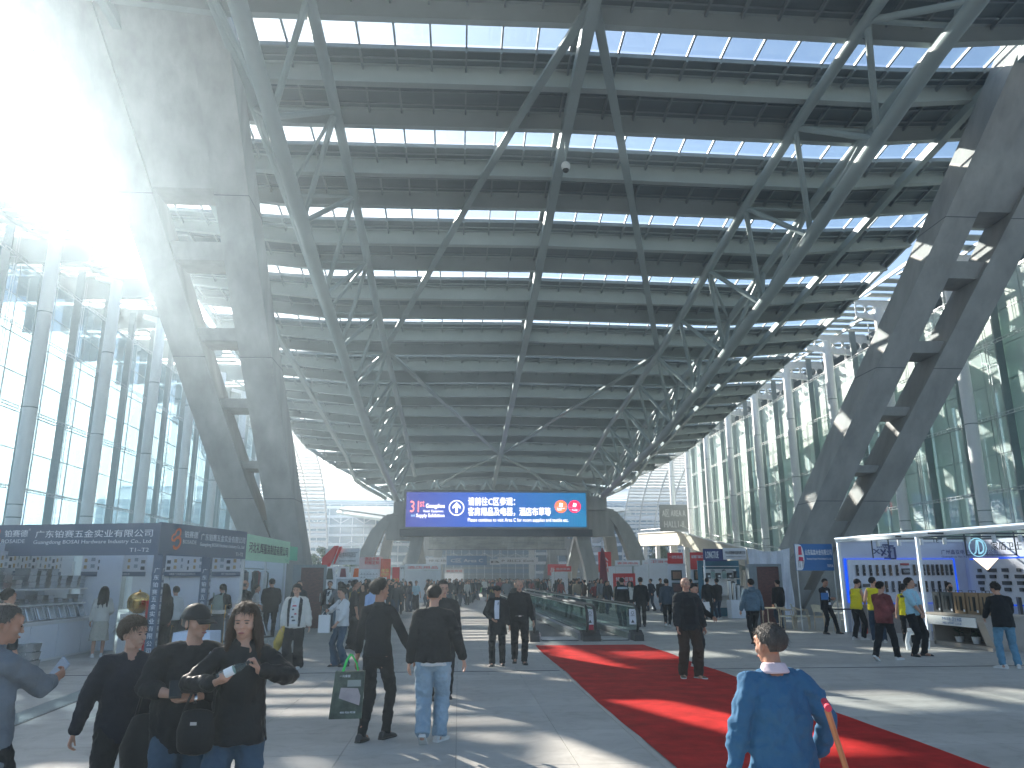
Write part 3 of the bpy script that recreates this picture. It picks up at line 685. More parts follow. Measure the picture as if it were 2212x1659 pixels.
# ------------------------------------------------------------------ ramp / terrace with hall sign at the right
M_ramp = mat('ramp panels cream', (0.62, 0.58, 0.48), 0.7, var=0.08, scale=0.8)
ra = thing('ramp', 'cream clad ramp descending from the upper terrace on the right', 'ramp', (25.6, 85, 0))
pr = [(110, 7.9), (89.4, 7.0), (79, 5.55), (60, 3.3)]; pb = [(110, 6.2), (89.4, 5.5), (79, 4.1), (60, 1.6)]
for (a, za), (b, zb_), (_, qa), (_, qb) in zip(pr, pr[1:], pb, pb[1:]):
    n_ = max(1, int((a - b) / 2.6))
    for i in range(n_):
        t0, t1 = i / n_, (i + 1) / n_; P = lambda t_, u, v, w: (a + (b - a) * t_, u + (v - u) * t_)
        y0_, y1_ = a + (b - a) * t0 - .03, a + (b - a) * t1 + .03
        z00, z01, z10, z11 = qa + (qb - qa) * t0, za + (zb_ - za) * t0, qa + (qb - qa) * t1, za + (zb_ - za) * t1
        part('cladding_panel', MB().prism([(25.5, y0_, z00), (25.5, y1_, z10), (25.5, y1_, z11), (25.5, y0_, z01)], (0.12, 0, 0)), M_ramp, ra, True)
    part('deck', MB().prism([(25.62, a, qa), (25.62, b, qb), (25.62, b, zb_ - .9), (25.62, a, za - .9)], (4.2, 0, 0)), M_ramp, ra, True)
    part('coping', MB().bar((25.5, a, za + .06), (25.5, b, zb_ + .06), 0.3, 0.12), M_white, ra, True)
    part('handrail', MB().tube([(25.9, a, za + .55), (25.9, b, zb_ + .55)], 0.035, 6), M_alu, ra, True)
for y in (60, 66, 73, 80, 88, 94, 101, 108):
    zz = interp([(60, 1.6), (79, 4.1), (89.4, 5.5), (110, 6.2)], y)
    if zz > 2: part('post', MB().box((25.9, y, zz / 2), (0.5, 0.5, zz)), M_col, ra, True)
hs = thing('hall_sign', 'grey hall sign with white letters between the columns above the ramp', 'sign', (25.3, 90.5, 7.1))
part('board', MB().box((0, 0, 1.55), (3.4, 0.16, 3.1)), mat('sign grey', (0.32, 0.33, 0.34), 0.5), hs)
text('A区 AREA A', hs, M_white, (-1.4, -0.1, 1.7), width=2.8, height=.85); text('HALL1-8.', hs, M_white, (-1.2, -0.1, 0.45), width=2.5, height=.75)

# ------------------------------------------------------------------ moving walkways
M_belt = mat('walkway pallets', (0.05, 0.052, 0.055), 0.45, metal=0.5, var=0.2, scale=30, stretch=(30, 1, 1))
M_skirt = mat('steel skirt', (0.40, 0.41, 0.42), 0.3, metal=0.9, var=0.15, scale=2)
M_mag = mat('magenta', (0.5, 0.02, 0.05), 0.5)
for idx, (xa, xb, lab) in enumerate(((2.23, 3.79, 'left moving walkway with glass sides and black handrails, beyond the red carpet'), (4.02, 5.29, 'right moving walkway with glass sides and black handrails, beyond the red carpet'))):
    w = thing('moving_walkway', lab, 'moving walkway', ((xa + xb) / 2, 23.5, 0), group='parallel moving walkways')
    y0, y1 = 23.5, 64.0
    part('belt', MB().box(((xa + xb) / 2, (y0 + y1) / 2, 0.012), (xb - xa - .5, y1 - y0, 0.02)), M_belt, w, True)
    part('comb_plate', MB().box(((xa + xb) / 2, y0 + .7, 0.03), (xb - xa - .5, 1.2, 0.012)), M_alu, w, True)
    for x, s in ((xa, 1), (xb, -1)):
        part('skirt', MB().box((x + s * .13, (y0 + y1) / 2 + .3, 0.10), (0.20, y1 - y0, 0.2)), M_skirt, w, True)
        part('base', MB().box((x, (y0 + y1) / 2 + .2, 0.08), (0.16, y1 - y0, 0.16)), M_black, w, True)
        part('newel_base', MB().prism([(x - .14, y0 - .25, 0), (x - .14, y0 + .5, 0), (x - .14, y0 + .5, .26), (x - .14, y0 + .05, .30), (x - .14, y0 - .25, .16)], (.28, 0, 0)), M_black, w, True)
        hr = [(x, y0 + .25, .16), (x, y0 - .02, .22), (x, y0 - .16, .42), (x, y0 - .17, .65), (x, y0 - .08, .84), (x, y0 + .12, .96), (x, y0 + .4, 1.0)] + [(x, y0 + 2 + 4 * i, 1.0) for i in range(10)]
        part('handrail', MB().tube(hr, 0.042, 8), M_rubber, w, True)
        part('rail_track', MB().box((x, (y0 + .4 + y1) / 2, .945), (0.05, y1 - y0 - .4, 0.04)), M_alu, w, True)
        yy = y0 + .05
        while yy < y1:
            L_ = 1.85
            part('glass_panel', MB().box((x, yy + L_ / 2, .55), (0.012, L_ - .02, .76)), M_clear, w, True); yy += L_
M_paper = mat('paper white', (0.75, 0.77, 0.80), 0.7)
M_ink = mat('black ink', (0.03, 0.03, 0.035), 0.7)
M_txtw = mat('white lettering', (0.72, 0.76, 0.80), 0.6, var=0)
for x, lab in ((3.905, 'white safety notice with warning symbols between the two moving walkways'), (5.18, 'small notice fixed inside the right walkway glass')):
    n_ = thing('safety_notice', lab, 'notice', (x, 23.55, .45))
    part('sheet', MB().box((0, 0, .22), (.20, .01, .44)), M_paper, n_)
    if x < 4: part('red_sheet', MB().box((0, 0.02, -.12), (.20, .01, .24)), M_mag, n_)
    part('symbol', MB().prism([(-.05, -.008, .05), (.05, -.008, .05), (0, -.008, .14)], (0, .002, 0)), M_ink, n_)
    mb = MB()
    for i in range(16):
        a, b = math.pi * i / 8, math.pi * (i + 1) / 8; mb.quad(*[(r * math.cos(t), -.008, .33 + r * math.sin(t)) for r, t in ((.035, a), (.035, b), (.045, b), (.045, a))])
    part('symbol', mb, M_ink, n_)
    text('注意安全', n_, M_ink, (-.06, -.008, .24), width=.12)

# ------------------------------------------------------------------ left booth: kitchen pans
def board(name, t, p0, p1, z0, z1, m, th=0.05, label=None):
    """vertical board between two plan points, child of t (rot 0)"""
    a = Vector((p0[0], p0[1], 0)); b = Vector((p1[0], p1[1], 0)); d = (b - a).normalized(); n = Vector((d.y, -d.x, 0)) * -th
    return part(name, MB().prism([(a.x, a.y, z0), (b.x, b.y, z0), (b.x, b.y, z1), (a.x, a.y, z1)], n), m, t, True, label=label)
def btext(body, t, p0, p1, u0, u1, z0, z1, m, off=0.012, bold=0.0, world=True):
    """lettering on a board p0->p1 (seen with p0 at the left); u = fractions along it"""
    a = Vector((p0[0], p0[1], 0)); b = Vector((p1[0], p1[1], 0)); d = b - a; L_ = d.length; n = Vector((d.y, -d.x, 0)).normalized()
    q = a + d * u0 + n * off; q.z = z0; q = q - t.location
    text(body, t, m, q, width=(u1 - u0) * L_, height=(z1 - z0), rot=(R(90), 0, math.atan2(d.y, d.x)), bold=bold, ex=0)
A, B_, C_ = (-11.6, 19.2), (-6.72, 18.1), (-5.80, 21.9)
bt = thing('booth', 'left kitchenware booth with slate blue name boards and white shelves', 'booth', (-8.5, 20, 0))
fz0, fz1 = 2.31, 3.02
board('name_board', bt, A, B_, fz0, fz1, M_fascia); board('name_board', bt, B_, C_, fz0, fz1 + .02, M_fascia)
M_or = mat('orange mark', (0.75, 0.16, 0.05), 0.6, var=0)
def logo(p0, p1, u, zc, s_):
    a = Vector((p0[0], p0[1], 0)); d = (Vector((p1[0], p1[1], 0)) - a); L_ = d.length; d.normalize(); n = Vector((d.y, -d.x, 0))
    o = a + d * (u * L_) + n * 0.013
    for (cx, cz, r0, r1, a0, a1) in ((0, -.10, .10, .17, -150, 170), (0.01, .13, .07, .13, -60, 190), (-.15, .02, .05, .10, 60, 300)):
        mb = MB(); k_ = 18
        for i in range(k_):
            t0, t1 = R(a0 + (a1 - a0) * i / k_), R(a0 + (a1 - a0) * (i + 1) / k_); q = []
            for r, t_ in ((r0, t0), (r0, t1), (r1, t1), (r1, t0)):
                v = o + d * ((cx + r * math.cos(t_) + .25 * r * math.sin(t_)) * s_); q.append((v.x, v.y, zc + (cz + r * math.sin(t_)) * s_))
            mb.quad(*q)
        part('logo', mb, M_or, bt, True)
logo(A, B_, .165, 2.72, .9); logo(B_, C_, .17, 2.70, .95)
for p0, p1, k_ in ((A, B_, (.215, .335, .375, .965)), (B_, C_, (.24, .385, .42, .97))):
    btext('铂赛德', bt, p0, p1, k_[0], k_[1], 2.74, 2.90, M_txtw, bold=.004); btext('BOSAIDE', bt, p0, p1, k_[0] - .01, k_[1] - .01, 2.60, 2.69, M_txtw)
    btext('®', bt, p0, p1, k_[1] + .003, k_[1] + .013, 2.88, 2.93, M_txtw)
    btext('广东铂赛五金实业有限公司', bt, p0, p1, k_[2], k_[3], 2.71, 2.88, M_txtw, bold=.012)
    btext('Guangdong BOSAI Hardware Industry Co., Ltd', bt, p0, p1, k_[2] - .005, k_[3] - .005, 2.55, 2.66, M_txtw, bold=.012)
    btext('T1~T2', bt, p0, p1, .86, .955, 2.38, 2.47, M_txtw, bold=.004)
def vpost(x, y, ch='广东铂赛五金实业有限公司', w=.20):
    part('corner_post', MB().box((x, y, fz0 / 2), (w, w, fz0)), M_fascia, bt, True)
    for i, c in enumerate(ch):
        z = 1.92 - i * .155
        if z > .1: text(c, bt, M_txtw, (x - .055 + 8.5, y - w / 2 - .006 - 20, z), height=.11, width=.11); text(c, bt, M_txtw, (x + w / 2 + .006 + 8.5, y - .05 - 20, z), height=.11, width=.10, rot=(R(90), 0, R(90)))
vpost(B_[0] + .02, B_[1] + .1); vpost(-6.25, 20.1)
part('corner_post', MB().box((C_[0] - .05, C_[1], 1.2), (.08, .08, 2.4)), M_alu, bt, True)
# back walls with header banners
board('back_panel', bt, (-9.9, 21.6), (-8.9, 21.6), 0, 2.5, M_wall)
for i in range(3): board('back_panel', bt, (-8.88 + i * .99, 22.3), (-7.92 + i * .99, 22.3), 0, 2.6, M_wall)
board('back_panel', bt, (-10.5, 16.0), (-10.5, 22.3), 0, 2.6, M_wall)
M_ban = mat('product banner', (0.68, 0.68, 0.70), 0.6, var=0.02)
M_prod = [mat('print gold', (0.42, 0.28, 0.12), 0.5), mat('print steel', (0.30, 0.33, 0.36), 0.5), mat('print dark', (0.06, 0.06, 0.07), 0.5)]
for (p0, p1) in (((-9.9, 21.5), (-8.4, 21.9)), ((-8.35, 22.2), (-6.8, 22.2)), ((-6.75, 22.2), (-5.9, 22.2)), ((-10.4, 16.6), (-10.4, 18.6)), ((-10.4, 18.65), (-10.4, 20.5)), ((-10.4, 20.55), (-10.4, 21.5))):
    board('header_banner', bt, p0, p1, 1.98, 2.42, M_ban, .02); board('header_stripe', bt, p0, p1, 1.86, 1.98, M_fascia, .025)
    a = Vector((*p0, 0)); b = Vector((*p1, 0)); d = b - a; n = Vector((d.y, -d.x, 0)).normalized(); cnt = int(d.length / .16)
    btext('铂赛德 广东铂赛五金实业有限公司', bt, p0, p1, .3, .75, 1.895, 1.945, M_txtw)
    for q in range(3):
        mb = MB()
        for i in range(cnt):
            for j in range(2):
                if (i * 7 + j * 3) % 3 != q: continue
                c = a + d * ((i + .5) / cnt) + n * .005; mb.box((c.x, c.y, 2.10 + j * .17 + .03 * math.sin(i * 2.1)), (.07 + .03 * math.sin(i), .006, .09), rz=math.atan2(d.y, d.x))
        if mb.v: part('product_print', mb, M_prod[q], bt, True, kind='stuff')
# shelf unit along the left side with steel pans
su = thing('shelf_unit', 'long white counter and shelves stacked with steel pans in the left booth', 'shelf', (-9.6, 18, 0))
part('counter', MB().box((-9.75, 17.6, .42), (.9, 8.6, .84)), M_white, su, True)
for i in range(7): part('cupboard_door', MB().box((-9.285, 14.0 + i * 1.2, .42), (.02, 1.17, .74)), M_wall, su, True)
part('counter_top', MB().box((-9.73, 17.6, .86), (1.0, 8.7, .04)), M_white, su, True)
for z in (1.20, 1.56): part('shelf', MB().box((-10.0, 17.6, z), (.55, 8.6, .03)), M_white, su, True)
for y in (13.4, 15.6, 17.8, 20.0, 21.8): part('upright', MB().box((-10.25, y, 1.3), (.05, .05, 1.9)), M_white, su, True)
def pan_mesh(w, d, h):
    mb = MB(); t = .012; k = .78
    def ring(s, z): return [(-w / 2 * s, -d / 2 * s, z), (w / 2 * s, -d / 2 * s, z), (w / 2 * s, d / 2 * s, z), (-w / 2 * s, d / 2 * s, z)]
    r = ring(1.08, h) + ring(1.0, h - .004) + ring(k + .12, 0) + ring(k + .10, .006) + ring(.98, h - .002)
    fs = [(a + i, a + (i + 1) % 4, a + 4 + (i + 1) % 4, a + 4 + i) for a in (0, 4, 8, 12) for i in range(4)] + [(8, 9, 10, 11), (12, 13, 14, 15)] + [(i, (i + 1) % 4, 16 + (i + 1) % 4, 16 + i) for i in range(4)]
    return mb.add(r, fs).mesh('steel_pan', M_ss)
pm = [pan_mesh(.30, .26, .10), pan_mesh(.36, .32, .15), pan_mesh(.26, .20, .065)]
PN = ['upper', 'lower']; k_ = 0
def pan_stack(x, y, z, n, kind, lab, tilt=0):
    t = thing('pan_stack', lab, 'pans', (x, y, z), group='stacks of steel food pans'); hh = (.10, .15, .065)[kind]
    for i in range(n):
        o = link('steel_pan', pm[kind], t, (rnd.uniform(-.01, .01), rnd.uniform(-.01, .01), i * hh * (1.02 if not tilt else .5)), rnd.uniform(-.05, .05)); o.rotation_euler.x = tilt
    return t
ords = ['first', 'second', 'third', 'fourth', 'fifth', 'sixth', 'seventh', 'eighth', 'ninth', 'tenth', 'eleventh', 'twelfth', 'thirteenth']
for j, z in enumerate((1.575, 1.215)):
    for i in range(13):
        pan_stack(-9.92, 15.4 + i * .5, z, [3, 3, 3, 4, 3, 3, 2, 3, 4, 3, 3, 2, 3][i] - (1 if j else 0), i % 2 if j == 0 else (0, 2, 0)[i % 3], '%s stack of steel pans from the near end of the %s shelf' % (ords[i], PN[j]))
for i in range(9):
    t = pan_stack(-9.5, 16.6 + i * .48, .89, 4, 0, '%s leaning row of steel trays on the white counter top' % ords[i], 0)
    for q, c in enumerate(t.children): c.location = (-.02 + .05 * q, .0, .13); c.rotation_euler = (0, R(68), 0)
for i, (x, y, n) in enumerate(((-8.45, 15.4, 5), (-8.1, 15.9, 4), (-8.75, 16.0, 3))): pan_stack(x, y, .0, n, 1, '%s' % ('tall floor stack of grey steel crates at the left edge', 'shorter floor stack of steel crates near the counter', 'lowest floor stack of steel crates against the counter')[i])
# golden display dish and white stools under cloth
gd = thing('chafing_dish', 'round golden domed dish on the far end of the booth counter', 'dish', (-8.1, 20.9, .95)); M_gold = mat('brass', (0.75, 0.48, 0.16), 0.25, metal=1)
part('stand', MB().box((0, 0, -.47), (.6, .6, .94)), M_white, gd); part('bowl', MB().tube([(0, 0, 0), (0, 0, .12), (0, 0, .3)], [.1, .26, .28], 20), M_gold, gd)
part('dome', MB().sphere((0, 0, .31), (.27, .27, .22), 20, 12), M_gold, gd); part('knob', MB().sphere((0, 0, .55), .03), M_gold, gd)
rt = thing('red_figure', 'red lucky mascot stand beside the golden dish', 'display stand', (-7.6, 20.6, 0)); part('pillar', MB().tube([(0, 0, 0), (0, 0, .5), (0, 0, 1.25), (0, 0, 1.3)], [.2, .17, .2, .1], 14), M_red, rt); part('emblem', MB().sphere((0, -.19, .8), (.07, .02, .07)), M_gold, rt)
tb = thing('side_table', 'white draped table behind the short haired woman', 'table', (-5.35, 17.0, 0)); M_cloth = mat('white cloth', (0.60, 0.68, 0.80), 0.9, var=0.06)
part('cloth', MB().prism([(-.4, -.4, 0.05), (.4, -.4, 0.05), (.36, -.36, .74), (-.36, -.36, .74)], (0, .75, 0)), M_cloth, tb)
for q in ((-.3, -.3), (.3, -.3), (.3, .3), (-.3, .3)): part('leg', MB().tube([(q[0], q[1], 0), (q[0], q[1], .7)], .02, 6), M_alu, tb)
for i, (x, y, rz) in enumerate(((-5.0, 18.4, .3), (-4.7, 19.6, 1.0))):
    t = thing('folding_chair', ('nearer', 'farther')[i] + ' black folding chair standing in front of the kitchenware booth', 'chair', (x, y, 0), rz)
    part('seat', MB().box((0, 0, .45), (.42, .4, .035)), M_black, t); part('backrest', MB().box((0, .2, .80), (.42, .03, .2)), M_black, t)
    for s in (-1, 1): part('leg', MB().tube([(s * .2, -.25, 0), (s * .2, .22, .92)], .013, 6), M_alu, t); part('leg', MB().tube([(s * .17, .25, 0), (s * .17, -.18, .45)], .013, 6), M_alu, t)
for i in range(5):
    t = thing('serving_trolley', '%s wire display rack with brass rails at the rear of the booth' % ords[i], 'rack', (-8.2 + .48 * i, 21.7, 0), group='brass railed racks at the back of the booth')
    part('tray', MB().box((0, 0, .95), (.40, .4, .1)), M_ss, t); part('body', MB().box((0, 0, .45), (.38, .4, .8)), M_dark, t)
    for s in (-1, 1): part('rail', MB().tube([(s * .18, -.22, .05), (s * .18, -.22, 1.12), (s * .18, .2, 1.12)], .012, 6), M_gold, t)

# ------------------------------------------------------------------ green booth with clothes
M_green = mat('mint green vinyl', (0.42, 0.72, 0.50), 0.5, var=0.05); M_green2 = mat('deep green vinyl', (0.06, 0.50, 0.30), 0.45, var=0.08)
gbt = thing('booth', 'clothing booth with mint green name board and hanging garments', 'booth', (-6.3, 26.5, 0))
p0, p1 = (-6.33, 23.6), (-6.18, 29.3)
board('name_board', gbt, p0, p1, 2.33, 3.10, M_green); board('board_end', gbt, (-6.17, 29.3), (-6.1, 30.3), 2.45, 2.95, M_green2)
btext('河北礼辉服装制造有限公司', gbt, p0, p1, .09, .94, 2.56, 2.88, M_ink, bold=.004); btext('T07A', gbt, p0, p1, .88, .97, 2.38, 2.46, M_green2)
for y in (23.6, 26.5, 29.3): part('post', MB().box((-6.35, y, 1.2), (.06, .06, 2.4)), M_alu, gbt, True)
board('back_panel', gbt, (-9.2, 23.6), (-9.2, 29.4), 0, 2.5, M_wall); board('back_panel', gbt, (-9.2, 29.4), (-6.3, 29.4), 0, 2.5, M_wall)
part('garment_rail', MB().tube([(-6.9, 23.7, 2.12), (-6.9, 29.3, 2.12)], .02, 8), M_alu, gbt, True)
gm = [((.06, .07, .09), 'navy'), ((.55, .6, .66), 'white'), ((.16, .05, .06), 'maroon'), ((.07, .075, .10), 'dark blue'), ((.60, .66, .74), 'pale blue'), ((.05, .055, .06), 'black'), ((.20, .05, .06), 'burgundy'), ((.62, .64, .68), 'cream white'), ((.10, .10, .09), 'olive black')]
def garment(x, y, col, nm, lab, L_=.85, rz=R(90)):
    g_ = thing('garment', lab, 'garment', (x, y, 1.2), rz, 'garments on the rail'); m = mat('cloth ' + nm, col, .9, bump=.4, bscale=14)
    mb = MB(); rings = [(-.02, .24, .07), (.25, .22, .08), (.55, .235, .085), (.74, .25, .07), (.83, .15, .05), (.86, .06, .03)]; n_ = 14; vs_ = []
    for z, a, b in rings:
        z = .86 - (.86 - z) * L_ / .85
        for q in range(n_): t_ = 2 * math.pi * q / n_; vs_.append((a * math.cos(t_) * (1 + .05 * math.sin(5 * t_ + z * 9)), b * math.sin(t_) * (1 + .2 * math.sin(4 * t_ + z * 5)), z))
    mb.add(vs_, [(i * n_ + q, i * n_ + (q + 1) % n_, (i + 1) * n_ + (q + 1) % n_, (i + 1) * n_ + q) for i in range(5) for q in range(n_)] + [tuple(range(n_))]); mb.sm = True
    part('body', mb, m, g_)
    for s in (-1, 1): part('sleeve', MB().tube([(s * .20, 0, .80), (s * .29, .02, .5), (s * .30, .03, .25)], [.06, .065, .055], 8), m, g_)
    part('hanger', MB().tube([(0, 0, .85), (0, 0, .92), (.02, 0, .93)], .006, 5), M_alu, g_)
for i, (c, nm) in enumerate(gm): garment(-6.85 + .05 * math.sin(i * 3), 24.1 + i * .6, c, nm, '%s garment hanging on the rail of the green booth' % nm)

# ------------------------------------------------------------------ farther left booths and display doors
def flat(name, t, x0, x1, y, z0, z1, m, th=.03, label=None): return part(name, MB().box(((x0 + x1) / 2, y, (z0 + z1) / 2), (x1 - x0, th, z1 - z0)), m, t, True, label=label)
def door_display(x, y, rz, lab):
    t = thing('display_door', lab, 'door', (x, y, 0), rz); M_dg = mat('door frame grey', (.22, .25, .26), .5); M_dr = mat('door panel oxblood', (.12, .04, .035), .35, var=.5, scale=9, stretch=(1, 1, 3))
    part('frame', MB().box((-.47, 0, 1.15), (.1, .35, 2.3)).box((.47, 0, 1.15), (.1, .35, 2.3)).box((0, 0, 2.25), (.84, .35, .1)), M_dg, t, kind=None)
    part('door_leaf', MB().box((0, -.05, 1.1), (.84, .06, 2.2)), M_dr, t); part('handle', MB().tube([(.33, -.1, .95), (.33, -.12, 1.25)], .015, 6), M_alu, t); part('cabinet', MB().box((-.62, .15, 1.15), (.2, .6, 2.3)), M_dg, t)
door_display(-5.55, 30.6, .15, 'grey framed display door with dark red leaf left of the photo posters')
door_display(11.95, 30.0, -.15, 'grey framed display door with dark red leaf before the white sheet')
rb_ = thing('booth', 'white booth with red diagonal swoosh and black characters on its header', 'booth', (-6.3, 46, 0))
P0, P1 = (-7.6, 45.5), (-5.55, 44.5)
board('name_board', rb_, P0, P1, 2.55, 3.45, M_paper)
part('swoosh', MB().prism([(-7.75, 45.45, 2.45), (-7.25, 45.2, 2.45), (-6.75, 44.95, 3.6), (-7.05, 45.1, 3.6), (-7.75, 45.45, 2.95)], (0, -.03, 0)), M_red, rb_, True)
part('swoosh', MB().prism([(-7.05, 45.05, 2.6), (-6.95, 45.0, 2.6), (-6.55, 44.85, 3.55), (-6.75, 44.93, 3.55)], (0, -.03, 0)), M_red, rb_, True)
btext('烟台格林商用品制造厂', rb_, P0, P1, .42, .95, 2.95, 3.25, M_ink, off=.03); btext('YANTAI FACTORY OF UNIFORM PRODUCTS', rb_, P0, P1, .42, .92, 2.72, 2.80, M_ink, off=.03)
flat('side_panel', rb_, -7.6, -7.5, 45.4, 0, 2.5, M_dark)
for i, (c, nm) in enumerate((((.03, .05, .04), 'apron green'), ((.16, .02, .04), 'apron maroon'), ((.75, .16, .02), 'apron orange'))):
    x = -7.2 + i * .75; flat('poster', rb_, x - .33, x + .33, 45.0 - i * .1, 1.2, 2.45, M_paper); part('print', MB().prism([(x - .2, 44.95 - i * .1, 1.75), (x + .2, 44.95 - i * .1, 1.75), (x + .12, 44.95 - i * .1, 2.35), (x - .12, 44.95 - i * .1, 2.35)], (0, -.01, 0)), mat(nm, c, .7), rb_, True)
r3 = thing('booth', 'white booth with orange red panel and rows of small black print', 'booth', (-5, 48, 0))
flat('name_board', r3, -5.5, -4.2, 44.2, 2.3, 2.95, mat('pale pink print', (.68, .52, .52), .6)); flat('panel', r3, -5.5, -4.35, 44.15, 1.1, 2.3, M_paper); flat('panel', r3, -4.3, -3.75, 44.0, 1.5, 2.85, mat('orange red print', (.70, .07, .02), .5))
text('酒店布草\n制服定制', r3, M_red, (-5.2 + 5, 44.15 - 48, 2.55), width=.8)
for j in range(4): text('人 人 人 人 人 人', r3, M_ink, (-5.4 + 5, 44.1 - 48, 1.45 + j * .18), width=.95, height=.09)
text('布草\n特价', r3, M_gold, (-4.25 + 5, 43.97 - 48, 1.9), width=.42)
fl = thing('feather_banner', 'red vertical banner with yellow characters beside the far left booth', 'banner', (-3.45, 44, 0)); part('sheet', MB().box((0, 0, 1.6), (.4, .02, 1.6)), M_red, fl); part('pole', MB().tube([(.22, 0, 0), (.22, 0, 2.5)], .015, 6), M_alu, fl); text('高端\n布草', fl, M_gold, (-.15, -.02, 1.5), width=.3)
def photo_stand(x, y, rz, lab, w=.95, h=1.75, tilt=.06):
    t = thing('photo_poster', lab, 'poster', (x, y, .1), rz); part('board', MB().box((0, 0, h / 2), (w, .03, h)), M_paper, t)
    part('print', MB().box((0, -.02, h / 2), (w - .1, .008, h - .12)), mat('grey photo print', (.42, .45, .47), .5, var=.3, scale=3), t)
    for i, px in enumerate((-.18, .12)):
        part('figure_print', MB().sphere((px, -.028, h * .80 + .06 * i), (.07, .004, .09)), mat('print skin', (.55, .45, .40), .6), t); part('figure_print', MB().sphere((px, -.028, h * .86 + .06 * i), (.075, .005, .06)), M_ink, t)
        part('figure_print', MB().prism([(px - .13, -.03, .3), (px + .13, -.03, .3), (px + .14, -.03, h * .68), (px - .14, -.03, h * .68)], (0, .004, 0)), mat('print suit %d' % i, (.16, .17, .18) if i else (.62, .64, .66), .6), t)
    for s in (-1, 1): part('leg', MB().tube([(s * w * .4, 0, .2), (s * w * .4, .35, -.1)], .015, 6), M_alu, t)
photo_stand(-4.65, 33.5, .1, 'large grey photo poster of two posing people on a stand, nearer one'); photo_stand(-3.75, 36.5, 0, 'second grey photo poster partly hidden behind the crowd')
# small booths and signs further back on both sides
def small_booth(name_lab, x0, x1, y, zt, colm, txt, tcol, wallm=None, zf=.5):
    t = thing('booth', name_lab, 'booth', ((x0 + x1) / 2, y, 0)); cx = (x0 + x1) / 2
    flat('name_board', t, x0, x1, y, zt - zf, zt, colm); flat('back_panel', t, x0, x1, y + 2.5, 0, zt - zf, wallm or M_wall)
    for x in (x0, x1): part('post', MB().box((x, y, (zt - zf) / 2), (.06, .06, zt - zf)), M_alu, t, True)
    part('table', MB().box((cx, y + .4, .38), ((x1 - x0) * .7, .5, .76)), M_wall, t, True)
    text(txt, t, tcol, (-(x1 - x0) * .42, -.03, zt - zf * .75), width=(x1 - x0) * .84, height=zf * .42)
    return t
small_booth('far left booth with red lettered header past the near leg', -4.2, -1.4, 62, 2.9, M_paper, '酒店用品', M_red)
small_booth('far left booth with pale board at the foot of the far leg', -5.6, -3.2, 74, 3.0, M_wall, '宾馆清洁', M_ink)
small_booth('small pale booth beyond the far left leg with poster wall', -1.6, .6, 92, 2.9, M_ban, '展位导览', M_red)
small_booth('far right booth with red board under the right canopy leg', 9.0, 10.6, 74, 2.9, M_red, '酒店家具', M_paper)
small_booth('white partition booth left of the cream ramp, first of the row', 10.6, 12.3, 53, 2.95, M_wall, '客房用品', M_red, zf=.35)
small_booth('white partition booth left of the cream ramp, second of the row', 12.35, 14.0, 52.5, 2.95, M_wall, '一次性用品', M_red, zf=.35)
small_booth('white partition booth nearest the cream ramp', 11.3, 13.2, 46.5, 2.92, M_wall, '卫浴电器', M_red, zf=.35)
for i, (x, y, z, w, h, m, s_) in enumerate(((1.2, 118, 4.4, 6.0, 1.4, M_blue, 'C区 Area C'), (-3.6, 120, 4.4, 4.2, 1.0, M_wall, 'P 停车场'), (9.0, 120, 4.4, 6.2, 1.0, M_wall, 'P 出口 Exit'), (14.8, 116, 3.0, 3.4, 1.6, M_red, '展会'), (5.5, 119, 4.2, 1.6, .8, M_wall, 'B'))):
    t = thing('hanging_sign', ('blue direction board hung far under the net', 'pale parking sign hung far left of the blue board', 'pale exit sign hung right of the blue board', 'red banner board at the foot of the farther right leg', 'small pale sign close to the blue board')[i], 'sign', (x, y, z))
    part('board', MB().box((0, 0, 0), (w, .1, h)), m, t); text(s_, t, M_txtw if m in (M_blue, M_red) else M_ink, (-w * .4, -.07, -h * .2), width=w * .8, height=h * .4)
    for s in (-1, 1): part('hanger', MB().tube([(s * w * .4, 0, h / 2), (s * w * .4, 0, h / 2 + 2.5)], .04, 5), M_alu, t)
for i, (x, y, h) in enumerate(((7.9, 43, 3.9), (9.3, 50, 3.3))):
    t = thing('flag', ('tall furled dark red flag on a steel pole', 'shorter pole topped with a pale finial')[i], 'flag', (x, y, 0)); part('pole', MB().tube([(0, 0, 0), (0, 0, h)], .03, 6), M_alu, t)
    part('cloth', MB().tube([(0.02, 0, .7), (0.04, 0, 1.6), (.02, 0, h - .9), (0, 0, h - .5)], [.18, .24, .14, .04], 10), mat('dark red silk', (.18, .015, .03), .6, bump=.4, bscale=8) if i == 0 else M_paper, t)
rs = thing('notice_board', 'red notice board with white characters on the floor past the walkways', 'sign', (9.6, 45.5, 0)); part('board', MB().box((0, 0, 1.55), (1.3, .05, 1.0)), M_red, rs); text('特价促销\n欢迎选购', rs, M_txtw, (-.5, -.04, 1.35), width=1.0); part('stand', MB().box((0, 0, .5), (.06, .06, 1.0)), M_alu, rs)
sb = thing('sign_post', 'narrow red vertical sign on a pole by the far right leg', 'sign', (11.2, 60, 0)); part('board', MB().box((0, 0, 3.0), (1.0, .05, 1.5)), M_red, sb); text('入\n口', sb, M_txtw, (-.25, -.04, 2.5), width=.5); part('pole', MB().tube([(0, .05, 0), (0, .05, 3)], .03, 6), M_alu, sb)

